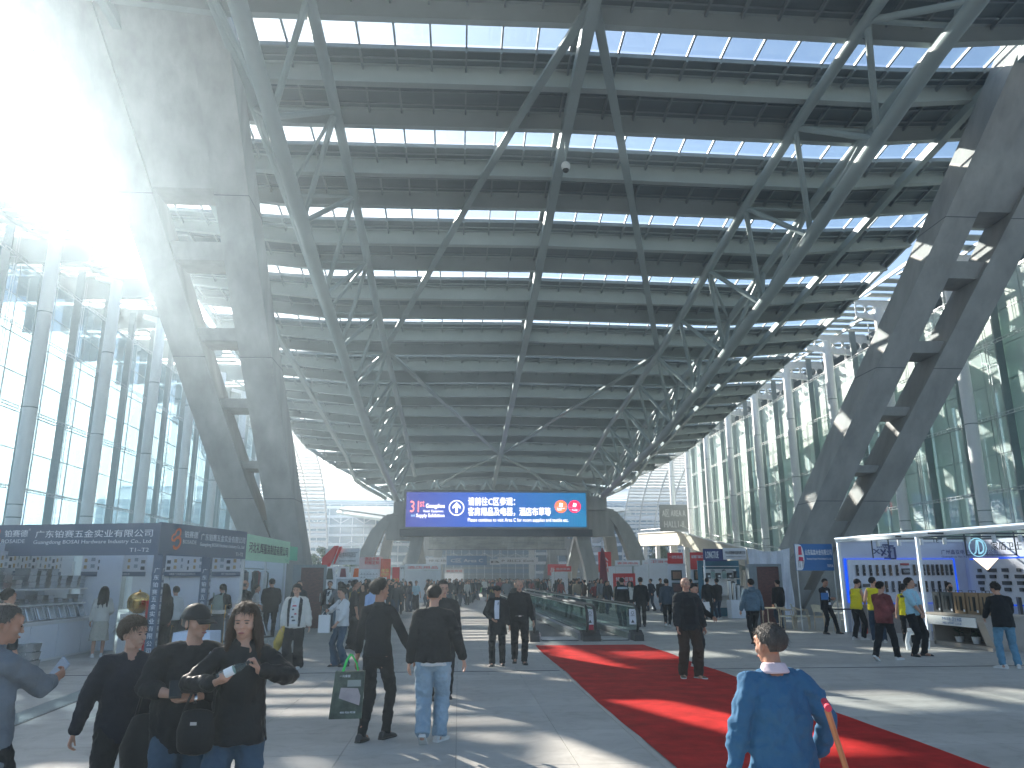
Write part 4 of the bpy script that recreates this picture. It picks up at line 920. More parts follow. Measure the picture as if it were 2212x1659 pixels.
# ------------------------------------------------------------------ right side: air fryer style appliance booth, red boards, white sheet
lb_ = thing('booth', 'appliance booth with dark blue lettered header and lit white shelves', 'booth', (12.6, 37, 0))
M_navy = mat('navy print', (.015, .03, .14), .5, var=.1); M_teal = mat('teal print', (.03, .16, .24), .5, var=.3, scale=1)
flat('name_board', lb_, 11.55, 12.7, 36.6, 2.55, 3.12, M_navy); flat('name_board', lb_, 12.5, 13.62, 36.55, 2.62, 3.16, M_ban)
text('LONGTUE', lb_, M_txtw, (11.65 - 12.6, -.45, 2.68), width=.62, height=.32, bold=.004); text('中山市隆峰电器有限公司', lb_, M_ink, (12.6 - 12.6, -.5, 2.86), width=.95, height=.16, bold=.004); text('Zhongshan Longfeng Electrical Appliance Co., Ltd', lb_, M_ink, (0.02, -.5, 2.72), width=.93, height=.06)
flat('backdrop', lb_, 11.55, 13.6, 37.6, 0, 2.6, M_teal); flat('backdrop_panel', lb_, 11.8, 13.4, 37.5, .4, 2.2, M_white)
for z in (.95, 1.72, 2.3): flat('shelf', lb_, 11.75, 13.45, 37.35, z, z + .03, M_white, .35)
for x in (11.58, 13.6): part('post', MB().box((x, 36.6, 1.3), (.07, .07, 2.6)), M_alu, lb_, True)
part('table', MB().box((12.95, 35.9, .40), (1.1, .6, .8)), M_wall, lb_, True)
for i, (x, k) in enumerate(((11.95, 0), (12.2, 1), (12.45, 0), (12.75, 1), (13.0, 0), (13.28, 2))):
    t = thing('appliance', '%s from the left on the appliance booth shelf' % ('small black oven', 'clear domed dispenser', 'black boxy kettle base', 'second clear dispenser', 'second black oven', 'black hooded machine')[i], 'appliance', (x, 37.3, 1.75), 0, 'appliances on the lit shelf')
    if k == 0: part('body', MB().box((0, 0, .13), (.2, .2, .26)), M_black, t); part('window', MB().box((0.02, -.105, .11), (.1, .01, .1)), M_alu, t)
    elif k == 1: part('jar', MB().tube([(0, 0, 0), (0, 0, .33)], .09, 14), M_clear, t); part('lid', MB().tube([(0, 0, .33), (0, 0, .37), (0, 0, .43)], [.11, .1, .03], 14), M_alu, t)
    else: part('body', MB().tube([(0, 0, 0), (0, 0, .3), (0, 0, .34)], [.07, .07, .12], 12), M_black, t); part('base', MB().box((0, 0, .02), (.22, .2, .04)), M_black, t)
for i in range(5):
    t = thing('steel_canister', '%s tall steel canister from the left on the appliance table' % ords[i], 'canister', (12.5 + .2 * i, 35.95, .8), 0, 'row of tall canisters'); part('body', MB().tube([(0, 0, 0), (0, 0, .85 - .1 * i)], .08, 14), M_alu, t); part('lid', MB().tube([(0, 0, .85 - .1 * i), (0, 0, .9 - .1 * i)], .085, 14), M_black, t)
for i, (x0, x1, y, lab, tx) in enumerate(((10.75, 11.55, 40.0, 'red topped board with hanging product photos, left of the pair', '一次性用品'), (11.75, 12.5, 39.4, 'maroon board with white characters over framed pictures', '酒店拖鞋厂家源头工厂'))):
    t = thing('booth', lab, 'booth', ((x0 + x1) / 2, y, 0)); flat('panel', t, x0, x1 + .15, y + .1, 0, 2.5, M_wall); flat('name_board', t, x0, x1, y, 2.5 - .3 * i, 3.05, M_red); text(tx, t, M_txtw, (x0 + .06 - (x0 + x1) / 2, -.03, 2.75), width=x1 - x0 - .12, height=.16)
    for j in range(2): flat('frame', t, x0 + .15, x1 - .1, y, 1.05 + .62 * j, 1.55 + .62 * j, M_black); flat('picture', t, x0 + .22, x1 - .17, y - .02, 1.12 + .62 * j, 1.48 + .62 * j, mat('print warm %d' % (i + j), (.3, .16, .1) if j else (.12, .05, .05), .5, var=.5))
M_sheet = mat('white sheet', (.66, .68, .74), .85, var=.08, scale=1, bump=.3, bscale=3)
ws = thing('white_sheet', 'large creased white sheet hung between the appliance booth and the leg', 'sheet', (14.0, 35.6, 0))
mb = MB(); nx_, nz_ = 20, 14
f_ = lambda a, b: (13.35 + 2.0 * a / nx_, 35.6 + .10 * math.sin(a * 1.1 + b * .5) + .05 * math.sin(a * 2.3), 3.12 * b / nz_ - (.16 * math.sin(math.pi * a / nx_) if b == nz_ else 0))
for a in range(nx_):
    for b in range(nz_): mb.quad(f_(a, b), f_(a + 1, b), f_(a + 1, b + 1), f_(a, b + 1))
mb.sm = True; part('cloth', mb, M_sheet, ws, True); part('top_wire', MB().tube([(13.3, 35.6, 3.14), (15.4, 35.6, 3.14)], .012, 5), M_alu, ws, True)
# ------------------------------------------------------------------ furniture maker booth: blue sign and wooden chairs
ss = thing('booth_sign', 'blue furniture maker sign with a red chair picture, on steel poles', 'sign', (12.6, 27.1, 0))
part('board', MB().box((-.05, 0, 2.48), (1.36, .06, .92)), M_blue, ss); part('picture_panel', MB().prism([(-.73, -.035, 2.03)] + [(-.56 + .14 * math.sin(R(a)), -.035, 2.48 + .44 * -math.cos(R(a))) for a in range(0, 181, 20)] + [(-.73, -.035, 2.93)], (0, .004, 0)), M_paper, ss)
M_seat = mat('crimson seat', (.55, .02, .07), .7)
part('chair_print', MB().prism([(-.63, -.045, 2.56), (-.5, -.045, 2.56), (-.51, -.045, 2.86), (-.61, -.045, 2.86)], (0, .004, 0)), M_seat, ss); part('chair_print', MB().prism([(-.64, -.045, 2.36), (-.47, -.045, 2.34), (-.47, -.045, 2.48), (-.62, -.045, 2.5)], (0, .004, 0)), M_seat, ss)
for x in (-.65, -.60, -.5, -.46): part('chair_print', MB().box((x, -.045, 2.25), (.012, .004, .25)), M_ink, ss)
text('山东竑森木业有限公司', ss, M_txtw, (-.38, -.04, 2.55), width=.96, height=.2, bold=.004); text('Shandong Hongsen Wood Industry Co., Ltd.', ss, M_txtw, (-.34, -.04, 2.38), width=.9, height=.08); text('T075A', ss, M_txtw, (.38, -.04, 2.14), width=.22, height=.09)
for x in (-.68, .66): part('pole', MB().tube([(x, .05, 0), (x, .05, 2.95)], .025, 8), M_alu, ss)
M_wood = mat('pale ash wood', (.52, .42, .29), .5, var=.15, scale=6, stretch=(1, 1, 4)); 
def wood_chair(x, y, rz, lab, cream=True):
    t = thing('wooden_chair', lab, 'chair', (x, y, 0), rz, 'pale wooden armchairs under the blue sign')
    part('seat', MB().box((0, 0, .445), (.46, .46, .05)), mat('cream pad', (.62, .58, .45), .8) if cream else M_wood, t)
    for sx in (-1, 1):
        part('leg', MB().tube([(sx * .23, -.22, 0), (sx * .22, -.21, .44)], [.017, .024], 8), M_wood, t); part('leg', MB().tube([(sx * .23, .24, 0), (sx * .22, .22, .45), (sx * .22, .23, .68)], [.017, .022, .018], 8), M_wood, t)
        part('arm', MB().tube([(sx * .25, -.20, .44), (sx * .27, -.16, .66), (sx * .26, .1, .67), (sx * .15, .26, .74)], [.016, .018, .018, .018], 8), M_wood, t)
    mb = MB(); n_ = 10
    for i in range(n_):
        for j in range(3):
            q = [(.24 * math.sin((a / n_ - .5) * 2.2), .25 + .04 * math.cos((a / n_ - .5) * 2.2) + .03 * b, .60 + .085 * b + .02 * math.cos((a / n_ - .5) * 3)) for a, b in ((i, j), (i + 1, j), (i + 1, j + 1), (i, j + 1))]
            mb.quad(*q)
    mb.sm = True; part('backrest', mb, mat('cream pad', (.62, .58, .45), .8), t)
wood_chair(11.75, 28.0, R(60), 'pale wooden chair farthest left under the blue sign'); wood_chair(12.3, 27.95, R(60), 'pale wooden chair in the middle under the blue sign'); wood_chair(12.75, 27.2, R(110), 'sunlit wooden chair nearest the man in the suit', False)
tt_ = thing('side_table', 'light slim table at the left end of the wooden chairs', 'table', (11.35, 28.2, 0)); part('top', MB().box((0, 0, .72), (.7, .6, .04)), M_wood, tt_)
for q in ((-.3, -.25), (.3, -.25), (.3, .25), (-.3, .25)): part('leg', MB().tube([(q[0], q[1], 0), (q[0], q[1], .7)], .018, 6), M_wood, tt_)
dt = thing('demo_table', 'chrome legged table with black top beside the lock booth post', 'table', (12.85, 25.9, 0)); part('top', MB().box((0, 0, .76), (.75, .5, .04)), M_black, dt); part('screen', MB().box((.36, 0, 1.08), (.03, .4, .5)), M_black, dt)
for q in ((-.33, -.2), (.33, -.2), (.33, .2), (-.33, .2)): part('leg', MB().tube([(q[0], q[1], 0), (q[0] + .03, q[1], .75)], .013, 6), M_alu, dt)

# ------------------------------------------------------------------ lock booth
kb = thing('booth', 'white booth with glowing blue edges, wall of door locks and hanging logos', 'booth', (14.5, 23, 0))
M_pan = mat('booth lacquer pale', (.56, .60, .70), .4, var=.04); M_glowb = mat('blue neon edge', (.0, .05, .5), .4, var=0, emit=(0.0, .10, 1.0), estr=.28); M_strip = mat('white LED profile', (.8, .85, .9), .4, var=0, emit=(.8, .9, 1.0), estr=.6)
F0, F1, F2 = (13.08, 26.35), (13.72, 22.7), (14.45, 18.0)
flat('end_wall', kb, 13.12, 17.6, 26.4, 0, 2.98, M_pan, .08); part('rear_wall', MB().box((17.64, 21.4, 1.5), (.08, 10, 3.0)), M_pan, kb, True)
flat('raised_panel', kb, 13.32, 17.1, 26.28, .95, 2.38, mat('display panel', (.66, .69, .76), .4, var=.03), .06); part('raised_panel', MB().box((17.5, 21.4, 1.65), (.06, 9.2, 1.4)), mat('display panel', (.66, .69, .76), .4), kb, True)
flat('neon_edge', kb, 13.30, 17.12, 26.33, 2.39, 2.41, M_glowb, .05); flat('neon_edge', kb, 13.24, 13.31, 26.33, .95, 2.42, M_glowb, .05); flat('neon_edge', kb, 13.3, 17.1, 26.33, .92, .935, M_glowb, .05); flat('neon_edge', kb, 17.12, 17.2, 26.33, .9, 2.42, M_glowb, .05)
part('neon_edge', MB().box((17.56, 21.4, 2.38), (.05, 9.2, .04)), M_glowb, kb, True); part('neon_edge', MB().box((17.56, 21.4, .92), (.05, 9.2, .04)), M_glowb, kb, True)
for (a, b) in ((F0, F1), (F1, F2)):
    part('fascia_beam', MB().bar((a[0], a[1], 3.04), (b[0], b[1], 3.04), .16, .17), M_white, kb, True); part('led_profile', MB().bar((a[0] - .09, a[1], 3.09), (b[0] - .09, b[1], 3.09), .02, .03), M_strip, kb, True)
for p in (F0, F1, F2): part('post', MB().box((p[0] + .03, p[1], 1.5), (.10, .10, 3.0)), M_white, kb, True); part('led_profile', MB().box((p[0] - .04, p[1] - .05, 1.5), (.025, .03, 2.98)), M_strip, kb, True)
part('side_beam', MB().bar((13.1, 26.35, 3.04), (17.6, 26.35, 3.04), .1, .12), M_white, kb, True)
for x, y in ((15, 24.6), (15.1, 21.5), (16.4, 23.2)): part('ceiling_bar', MB().bar((F0[0] + .3, y, 3.0), (17.6, y, 3.0), .04, .05), M_dark, kb, True)
for i in range(9): 
    x, y = 13.9 + .42 * i, 25.2 - .55 * i; sp = part('spotlight', MB().tube([(x, y, 2.98), (x, y, 2.78)], .06, 10), M_white, kb, True)
for (x, y, s_) in ((13.95, 25.5, .9), (14.65, 26.3, .8)):
    for a in ((0, .85, .0, .08), (.77, .85, 0, .62), (0, .85, .0, .08)): pass
    part('logo_frame', MB().box((x + .52 * s_, y - .03, 2.60), (.05, .03, .5 * s_)).mesh and MB().box((x + .52 * s_, y - .03, 2.62), (.06, .03, .46 * s_)), M_navy, kb, True)
    part('logo_frame', MB().box((x + .38 * s_, y - .03, 2.84), (.22 * s_, .03, .05)), M_navy, kb, True); part('logo_frame', MB().box((x + .42 * s_, y - .03, 2.41), (.24 * s_, .03, .05)), M_navy, kb, True)
    text('xy', kb, M_navy, (x - 14.5 - .12, y - .05 - 23, 2.47), width=.52 * s_, height=.26 * s_, bold=.004); text('客需得智能', kb, M_navy, (x - 14.5 + .02, y - .05 - 23, 2.74), width=.36, height=.07, bold=.004)
for s in (0, .58): part('logo_bracket', MB().box((13.95 - .1 + s, 25.5, 2.72), (.03, .03, .62)), M_black, kb, True)
text('TE', kb, M_ink, (14.25 - 14.5, 22.75 - 23, 2.80), width=.2, height=.13)
M_pale = mat('pale logo blue', (.35, .62, .72), .4, var=0, emit=(.35, .7, .8), estr=.25)
mb = MB(); cx_, cz_ = 15.35, 2.64
for i in range(28):
    a, b = 2 * math.pi * i / 28, 2 * math.pi * (i + 1) / 28; mb.quad(*[(cx_ + r * math.cos(t), 22.3, cz_ + r * math.sin(t)) for r, t in ((.25, a), (.25, b), (.28, b), (.28, a))])
part('logo_ring', mb, M_pale, kb, True); text('J', kb, M_pale, (15.2 - 14.5, 22.28 - 23, 2.44), height=.42, width=.13, shear=.3, bold=.004); text('D', kb, M_pale, (15.33 - 14.5, 22.28 - 23, 2.44), height=.42, width=.2, bold=.004)
text('家盾卫士', kb, M_ink, (15.75 - 14.5, 22.28 - 23, 2.56), width=.95, height=.24, bold=.004); text('广州鑫亚电子科技有限公司', kb, M_navy, (15.6 - 14.5, 24.5 - 23, 2.5), width=1.9, height=.15, bold=.004); text('Guangzhou Xin Ya Electronic Technology', kb, M_navy, (15.6 - 14.5, 24.5 - 23, 2.38), width=1.9, height=.08)
for s in (-.35, 1.2): part('logo_bracket', MB().box((cx_ + s, 22.33, 2.75), (.03, .03, .7)), M_black, kb, True)
part('logo_bracket', MB().box((cx_ + .42, 22.33, 2.42), (1.55, .03, .03)), M_black, kb, True)
part('ceiling_light', MB().prism([(15.9, 23.4, 2.35), (16.3, 23.4, 2.0), (16.7, 23.4, 2.35)], (0, -.05, 0)), mat('warm lit sign', (.8, .6, .4), .5, var=0, emit=(1.0, .75, .5), estr=.9), kb, True)
M_plate = [mat('lock black', (.02, .02, .022), .3, metal=.4), mat('lock bronze', (.10, .075, .05), .35, metal=.7), mat('lock grey', (.10, .11, .12), .35, metal=.6)]
lk = 0
def lock(x, y, z, w, h, m, lab, rz=0, knob=None):
    t = thing('door_lock', lab, 'lock', (x, y, z), rz, 'electronic locks on the booth wall'); part('plate', MB().box((0, -.02, 0), (w, .04, h)), m, t)
    if h > w: part('keypad', MB().box((0, -.045, h * .25), (w * .6, .01, h * .22)), M_dark if m != M_plate[0] else M_plate[2], t); part('handle', MB().box((w * .1, -.07, -h * .18), (w * .45, .04, .03)), M_alu, t)
    else: part('panel_face', MB().box((0, -.045, 0), (w * .85, .01, h * .7)), M_plate[2], t)
row = ['black lock plate with toothed edge', 'black lock column with small digits', 'arched black knob lock', 'slim dark lock', 'slim black lock', 'slim near-black lock', 'black lock with silver icon']
for i in range(7): lock(13.62 + i * .235, 26.22, 2.02 - .0 * i, .075, .36, M_plate[i % 2 if i > 2 else 0], row[i] + ', upper row, number %s from the left' % ords[i])
lock(15.33, 26.22, 1.98, .27, .2, M_plate[0], 'square room number plate reading 1203'); text('1203', kb, M_txtw, (15.24 - 14.5, 26.16 - 23, 1.95), width=.19, height=.08)
part('red_plaque', MB().box((15.33, 26.22, 2.22), (.3, .03, .07)), mat('dull red plaque', (.35, .05, .05), .5), kb, True)
for i in range(9): lock(15.65 + i * .165, 26.22, 2.03, .075, .36, M_plate[(i + 1) % 3], '%s lock right of the number plate, upper row' % ords[i])
for i in range(14):
    if i in (1, 8): lock(13.65 + i * .235, 26.22, 1.52, .24, .1, M_plate[i % 3], 'wide flat lock plate in the lower row, %s' % ('left one' if i == 1 else 'right one'))
    else: lock(13.65 + i * .235, 26.22, 1.48, .08, .36, M_plate[i % 3], '%s lock from the left in the lower row behind the vests' % (ords[i] if i < 13 else 'last'))
for j in range(4):
    for i in range(12):
        y = 25.4 - .62 * i; w = (.16, .40, .28)[(i + j) % 3]; lock(17.45, y, 2.0 - .2 * j, w, .11, M_plate[0 if (i * j) % 5 else 2], 'switch panel on the rear wall, row %s from the top, %s from the corner' % (ords[j], ords[i]), R(-90))
part('plinth_counter', MB().box((14.2, 25.9, .45), (1.4, .5, .9)), mat('taupe counter', (.30, .27, .24), .5), kb, True)
# front counter with open niche, plants, carrying cases
fc = thing('counter', 'taupe counter with white name strip and open niche holding plants', 'counter', (13.9, 20.2, 0)); M_taupe = mat('taupe laminate', (.34, .30, .26), .45, var=.04)
fx, ya_, yb_ = 13.12, 19.1, 21.5
part('top', MB().box((13.7, (ya_ + yb_) / 2, .82), (1.35, yb_ - ya_ + .1, .06)), M_taupe, fc, True)
part('end_panel', MB().prism([(fx + .12, ya_, 0), (fx + 1.25, ya_, 0), (fx + 1.25, ya_, .79), (fx - .08, ya_, .79), (fx - .10, ya_, .70)], (0, .3, 0)), M_taupe, fc, True)
part('end_panel', MB().box((13.75, yb_ - .05, .39), (1.2, .1, .78)), M_taupe, fc, True); part('plinth', MB().box((13.75, (ya_ + yb_) / 2, .05), (1.2, yb_ - ya_, .1)), M_taupe, fc, True); part('rear_panel', MB().box((14.2, (ya_ + yb_) / 2, .45), (.05, yb_ - ya_, .7)), mat('niche dark', (.05, .06, .06), .6), fc, True)
part('name_strip', MB().box((fx - .10, (ya_ + yb_) / 2 + .15, .66), (.03, yb_ - ya_ - .3, .24)), M_white, fc, True)
text('MISS', fc, M_blue, (fx - .125 - 13.9, 20.75 - 20.2, .68), width=.36, height=.07, rot=(R(90), 0, R(-90)), bold=.004); text('卫士米森', fc, M_blue, (fx - .125 - 13.9, 20.33 - 20.2, .66), width=.4, height=.1, rot=(R(90), 0, R(-90))); text('MISS SMART LOCK', fc, M_blue, (fx - .125 - 13.9, 20.75 - 20.2, .58), width=.8, height=.05, rot=(R(90), 0, R(-90)))
M_leaf = mat('plant leaf', (.03, .085, .03), .5, var=.3)
for i, (y, s_) in enumerate(((20.9, .8), (20.2, 1.0))):
    t = thing('potted_plant', ('smaller', 'larger')[i] + ' leafy plant in a white pot inside the counter niche', 'plant', (13.5, y, .1)); part('pot', MB().tube([(0, 0, 0), (0, 0, .17 * s_)], [.08, .11], 12), M_white, t)
    part('stem', MB().tube([(0, 0, .15), (0.01, 0, .35 * s_)], .01, 5), M_leaf, t)
    mb = MB()
    for q in range(70):
        a, r, z = rnd.uniform(0, 6.28), rnd.uniform(.02, .2) * s_, rnd.uniform(.17, .46) * s_; c = Vector((r * math.cos(a), r * math.sin(a), z)); u = Vector((math.cos(a), math.sin(a), rnd.uniform(-.4, .5))) * .06; v = Vector((-math.sin(a), math.cos(a), rnd.uniform(-.3, .3))) * .025
        mb.quad(c - u, c + v, c + u, c - v)
    part('foliage', mb, M_leaf, t, kind='stuff')
M_card = mat('cardboard brown', (.26, .17, .09), .7, var=.1)
for i in range(9):
    y = 21.35 - i * .27; g_ = i < 3
    t = thing('display_case', '%s case standing on the taupe counter, %s from its far end' % ('dark grey' if g_ else 'brown', ords[i]), 'case', (13.3 + (.08 if i % 2 else 0), y, .85), R(-90) + .25, 'upright lock sample cases')
    part('body', MB().box((0, 0, .27), (.24, .08, .54)), M_plate[2] if g_ else M_card, t); part('handle', MB().tube([(-.05, 0, .54), (-.05, 0, .59), (.05, 0, .59), (.05, 0, .54)], .008, 5), M_black, t)
    part('sample', MB().box((0, -.045, .26), (.07, .02, .36)), M_plate[0], t); part('sticker', MB().box((.07, -.042, .08), (.05, .004, .06)), M_paper, t)
st_ = thing('stool', 'white curved stool behind the man in the pale blue polo', 'stool', (11.6, 19.7, 0))
part('shell', MB().tube([(-.24, 0, .02), (-.27, 0, .2), (-.2, 0, .40), (0, 0, .46), (.2, 0, .40), (.27, 0, .2), (.24, 0, .02)], [.06, .05, .06, .07, .06, .05, .06], 10), M_white, st_); part('seat', MB().tube([(0, 0, .46), (0, 0, .52)], .2, 20), M_white, st_)
fe = thing('fire_extinguisher', 'red fire extinguisher at the foot of the lock booth post', 'extinguisher', (13.35, 25.6, 0)); part('cylinder', MB().tube([(0, 0, 0), (0, 0, .4), (0, 0, .46)], [.075, .075, .03], 14), M_red, fe); part('valve', MB().box((0, 0, .49), (.05, .04, .06)), M_black, fe); part('hose', MB().tube([(0, 0, .47), (.1, 0, .42), (.1, 0, .15)], .012, 6), M_black, fe)
# ceiling camera under the ridge
cc_ = thing('ceiling_camera', 'round white dome camera hanging from a rod under the roof ridge', 'camera', (X0, 29.5, 0))
part('rod', MB().tube([(0, 0, 21.3 - 1.2), (0, 0, 19.2)], .03, 6), M_steel, cc_); part('dome', MB().sphere((0, 0, 18.95), (.2, .2, .22), 14, 10), M_white, cc_); part('lens', MB().sphere((0, 0, 18.78), (.14, .14, .14), 12, 8), M_black, cc_)
# trees beyond
def tree(x, y, h, lab):
    t = thing('tree', lab, 'tree', (x, y, 0)); part('trunk', MB().tube([(0, 0, 0), (.1, 0, h * .4), (0, .1, h * .8)], [.18, .13, .04], 8), mat('bark', (.10, .08, .06), .9, bump=.5), t)
    for q in range(4): a = q * 1.6; part('limb', MB().tube([(0.05, 0, h * (.35 + .08 * q)), (math.cos(a) * h * .2, math.sin(a) * h * .2, h * (.55 + .09 * q))], [.07, .02], 6), mat('bark', (.10, .08, .06), .9), t)
    mb = MB()
    for q in range(26):
        a, r, z = rnd.uniform(0, 6.28), rnd.uniform(0, .36) * h, rnd.uniform(.42, 1.0) * h; c = Vector((r * math.cos(a) * (1.2 - z / h * .6), r * math.sin(a) * (1.2 - z / h * .6), z)); cr = h * rnd.uniform(.07, .14)
        for w in range(60):
            d = Vector((rnd.gauss(0, 1), rnd.gauss(0, 1), rnd.gauss(0, .8))).normalized() * cr * rnd.uniform(.5, 1); u = Vector((rnd.gauss(0, 1), rnd.gauss(0, 1), rnd.gauss(0, 1))).normalized() * .13; v = u.cross(d).normalized() * .07; p_ = c + d
            mb.quad(p_ - u, p_ + v, p_ + u, p_ - v)
    part('crown', mb, mat('tree leaf', (.05, .10, .03), .6, var=.4, scale=.8, col2=(.12, .18, .05)), t)
for i, (x, y, h) in enumerate(((-17.5, 100, 5.5), (-15, 112, 5.0), (28, 108, 6.5), (31, 118, 6))): tree(x, y, h, ('rounded green tree past the left leg', 'smaller tree before the far left hall', 'bright green tree under the cream ramp', 'second green tree behind the ramp posts')[i])
# ------------------------------------------------------------------ people
def cloth_mat(name, col, var=0.18, bump=0.35, bscale=260, rough=0.85, jeans=False):
    nm = 'wear ' + name
    if nm in MATS: return MATS[nm]
    m = bpy.data.materials.new(nm); m.use_nodes = True; N = m.node_tree.nodes; L = m.node_tree.links; b = N['Principled BSDF']
    b.inputs['Roughness'].default_value = rough; b.inputs['Specular IOR Level'].default_value = 0.15; b.inputs['Sheen Weight'].default_value = 0.04; b.inputs['Sheen Roughness'].default_value = 0.4
    tc = N.new('ShaderNodeTexCoord'); n1 = N.new('ShaderNodeTexNoise'); n1.inputs['Scale'].default_value = 5 if not jeans else 3.5; n1.inputs['Detail'].default_value = 5
    L.new(tc.outputs['Object'], n1.inputs['Vector']); rp = N.new('ShaderNodeValToRGB'); e = rp.color_ramp.elements; e[0].position = .3; e[1].position = .75
    e[0].color = (*[x * (1 - var) for x in col], 1); e[1].color = (*[min(1, x * (1 + var * (2.2 if jeans else 1))) for x in col], 1)
    L.new(n1.outputs['Fac'], rp.inputs[0]); L.new(rp.outputs[0], b.inputs['Base Color'])
    n2 = N.new('ShaderNodeTexNoise'); n2.inputs['Scale'].default_value = bscale; L.new(tc.outputs['Object'], n2.inputs['Vector'])
    n3 = N.new('ShaderNodeTexNoise'); n3.inputs['Scale'].default_value = 11; n3.inputs['Detail'].default_value = 2; n3.inputs['Distortion'].default_value = 1.2; L.new(tc.outputs['Object'], n3.inputs['Vector'])
    ad = N.new('ShaderNodeMath'); ad.operation = 'MULTIPLY_ADD'; ad.inputs[1].default_value = 0.06; L.new(n2.outputs['Fac'], ad.inputs[0]); L.new(n3.outputs['Fac'], ad.inputs[2])
    bp = N.new('ShaderNodeBump'); bp.inputs['Strength'].default_value = bump; bp.inputs['Distance'].default_value = 0.03; L.new(ad.outputs[0], bp.inputs['Height']); L.new(bp.outputs[0], b.inputs['Normal'])
    MATS[nm] = m; return m
def skin_mat(nm, col):
    m = mat('skin ' + nm, col, 0.5, var=0.10, scale=14, bump=0.05, bscale=160, spec=0.35, col2=(min(1, col[0] * 1.12), col[1] * .98, col[2] * .93))
    b = m.node_tree.nodes['Principled BSDF']; b.inputs['Subsurface Weight'].default_value = 0.12; b.inputs['Subsurface Radius'].default_value = (.02, .008, .004); b.inputs['Subsurface Scale'].default_value = 0.5
    return m
SK = skin_mat('light', (.50, .30, .21)); SK2 = skin_mat('tan', (.38, .205, .135))
def hair_mat(nm, col):
    return mat('hair ' + nm, col, .6, var=.35, scale=40, bump=.8, bscale=90, stretch=(1, 1, .12), spec=.18)
HB = hair_mat('black', (.018, .014, .012)); HBr = hair_mat('dark brown', (.045, .025, .015)); HG = hair_mat('greying', (.07, .065, .06))
M_lip = mat('lips', (.33, .10, .085), .4, var=0); M_eye = mat('eye dark', (.012, .01, .01), .15, var=0); M_eyew = mat('eye white', (.55, .52, .5), .3, var=0); M_brow = mat('brow', (.03, .02, .018), .8, var=0)
M_sole = mat('sole white', (.62, .62, .60), .6); M_shoeb = mat('shoe black', (.02, .02, .022), .45); M_shoew = mat('shoe white', (.58, .57, .54), .6, var=.1); M_shoebr = mat('shoe tan', (.13, .09, .05), .6)
M_metal = mat('watch steel', (.6, .6, .6), .25, metal=1, var=0)
V = Vector
def chain(mb, pts, rad, n=12, ax=V((1, 0, 0)), cap=True):
    """lofted limb: rad = list of r or (side, depth); round ends"""
    pts = [V(p) for p in pts]; rad = [r if isinstance(r, tuple) else (r, r) for r in rad]
    P, Rr = [], []
    if cap:
        d = (pts[0] - pts[1]).normalized(); m = min(rad[0])
        for a in (75, 45, 20): P.append(pts[0] + d * m * math.sin(R(a)) * .9); Rr.append((rad[0][0] * math.cos(R(a)), rad[0][1] * math.cos(R(a))))
    P += pts; Rr += rad
    if cap:
        d = (pts[-1] - pts[-2]).normalized(); m = min(rad[-1])
        for a in (20, 45, 75): P.append(pts[-1] + d * m * math.sin(R(a)) * .9); Rr.append((rad[-1][0] * math.cos(R(a)), rad[-1][1] * math.cos(R(a))))
    vs_ = []
    for i, p in enumerate(P):
        d = (P[min(i + 1, len(P) - 1)] - P[max(i - 1, 0)]).normalized(); a = (ax - d * ax.dot(d))
        if a.length < .2: a = V((0, 1, 0)) - d * d.y
        a.normalize(); b = d.cross(a)
        for k in range(n): t = 2 * math.pi * k / n; vs_.append(p + a * math.cos(t) * Rr[i][0] + b * math.sin(t) * Rr[i][1])
    fs = [(i * n + k, i * n + (k + 1) % n, (i + 1) * n + (k + 1) % n, (i + 1) * n + k) for i in range(len(P) - 1) for k in range(n)]
    fs += [tuple(range(n))[::-1], tuple((len(P) - 1) * n + k for k in range(n))]; mb.sm = True
    return mb.add(vs_, fs)
def ik(S_, T, l1, l2, pole):
    d = T - S_; L_ = min(d.length, (l1 + l2) * .998); d.normalize(); T = S_ + d * L_
    a = (l1 * l1 - l2 * l2 + L_ * L_) / (2 * L_); h = math.sqrt(max(0, l1 * l1 - a * a)); p = (pole - d * pole.dot(d)).normalized()
    return S_ + d * a + p * h, T
def lerp(a, b, t): return a + (b - a) * t
REMESH = []
def rpart(name, mb, m, parent, vox, smooth=4, wr=0.0, wscale=.09, label=None):
    """part whose overlapping volumes are fused into one continuous skin"""
    o = part(name, mb, m, parent, label=label); REMESH.append((o, vox, smooth, wr, wscale)); return o
TEX = {}
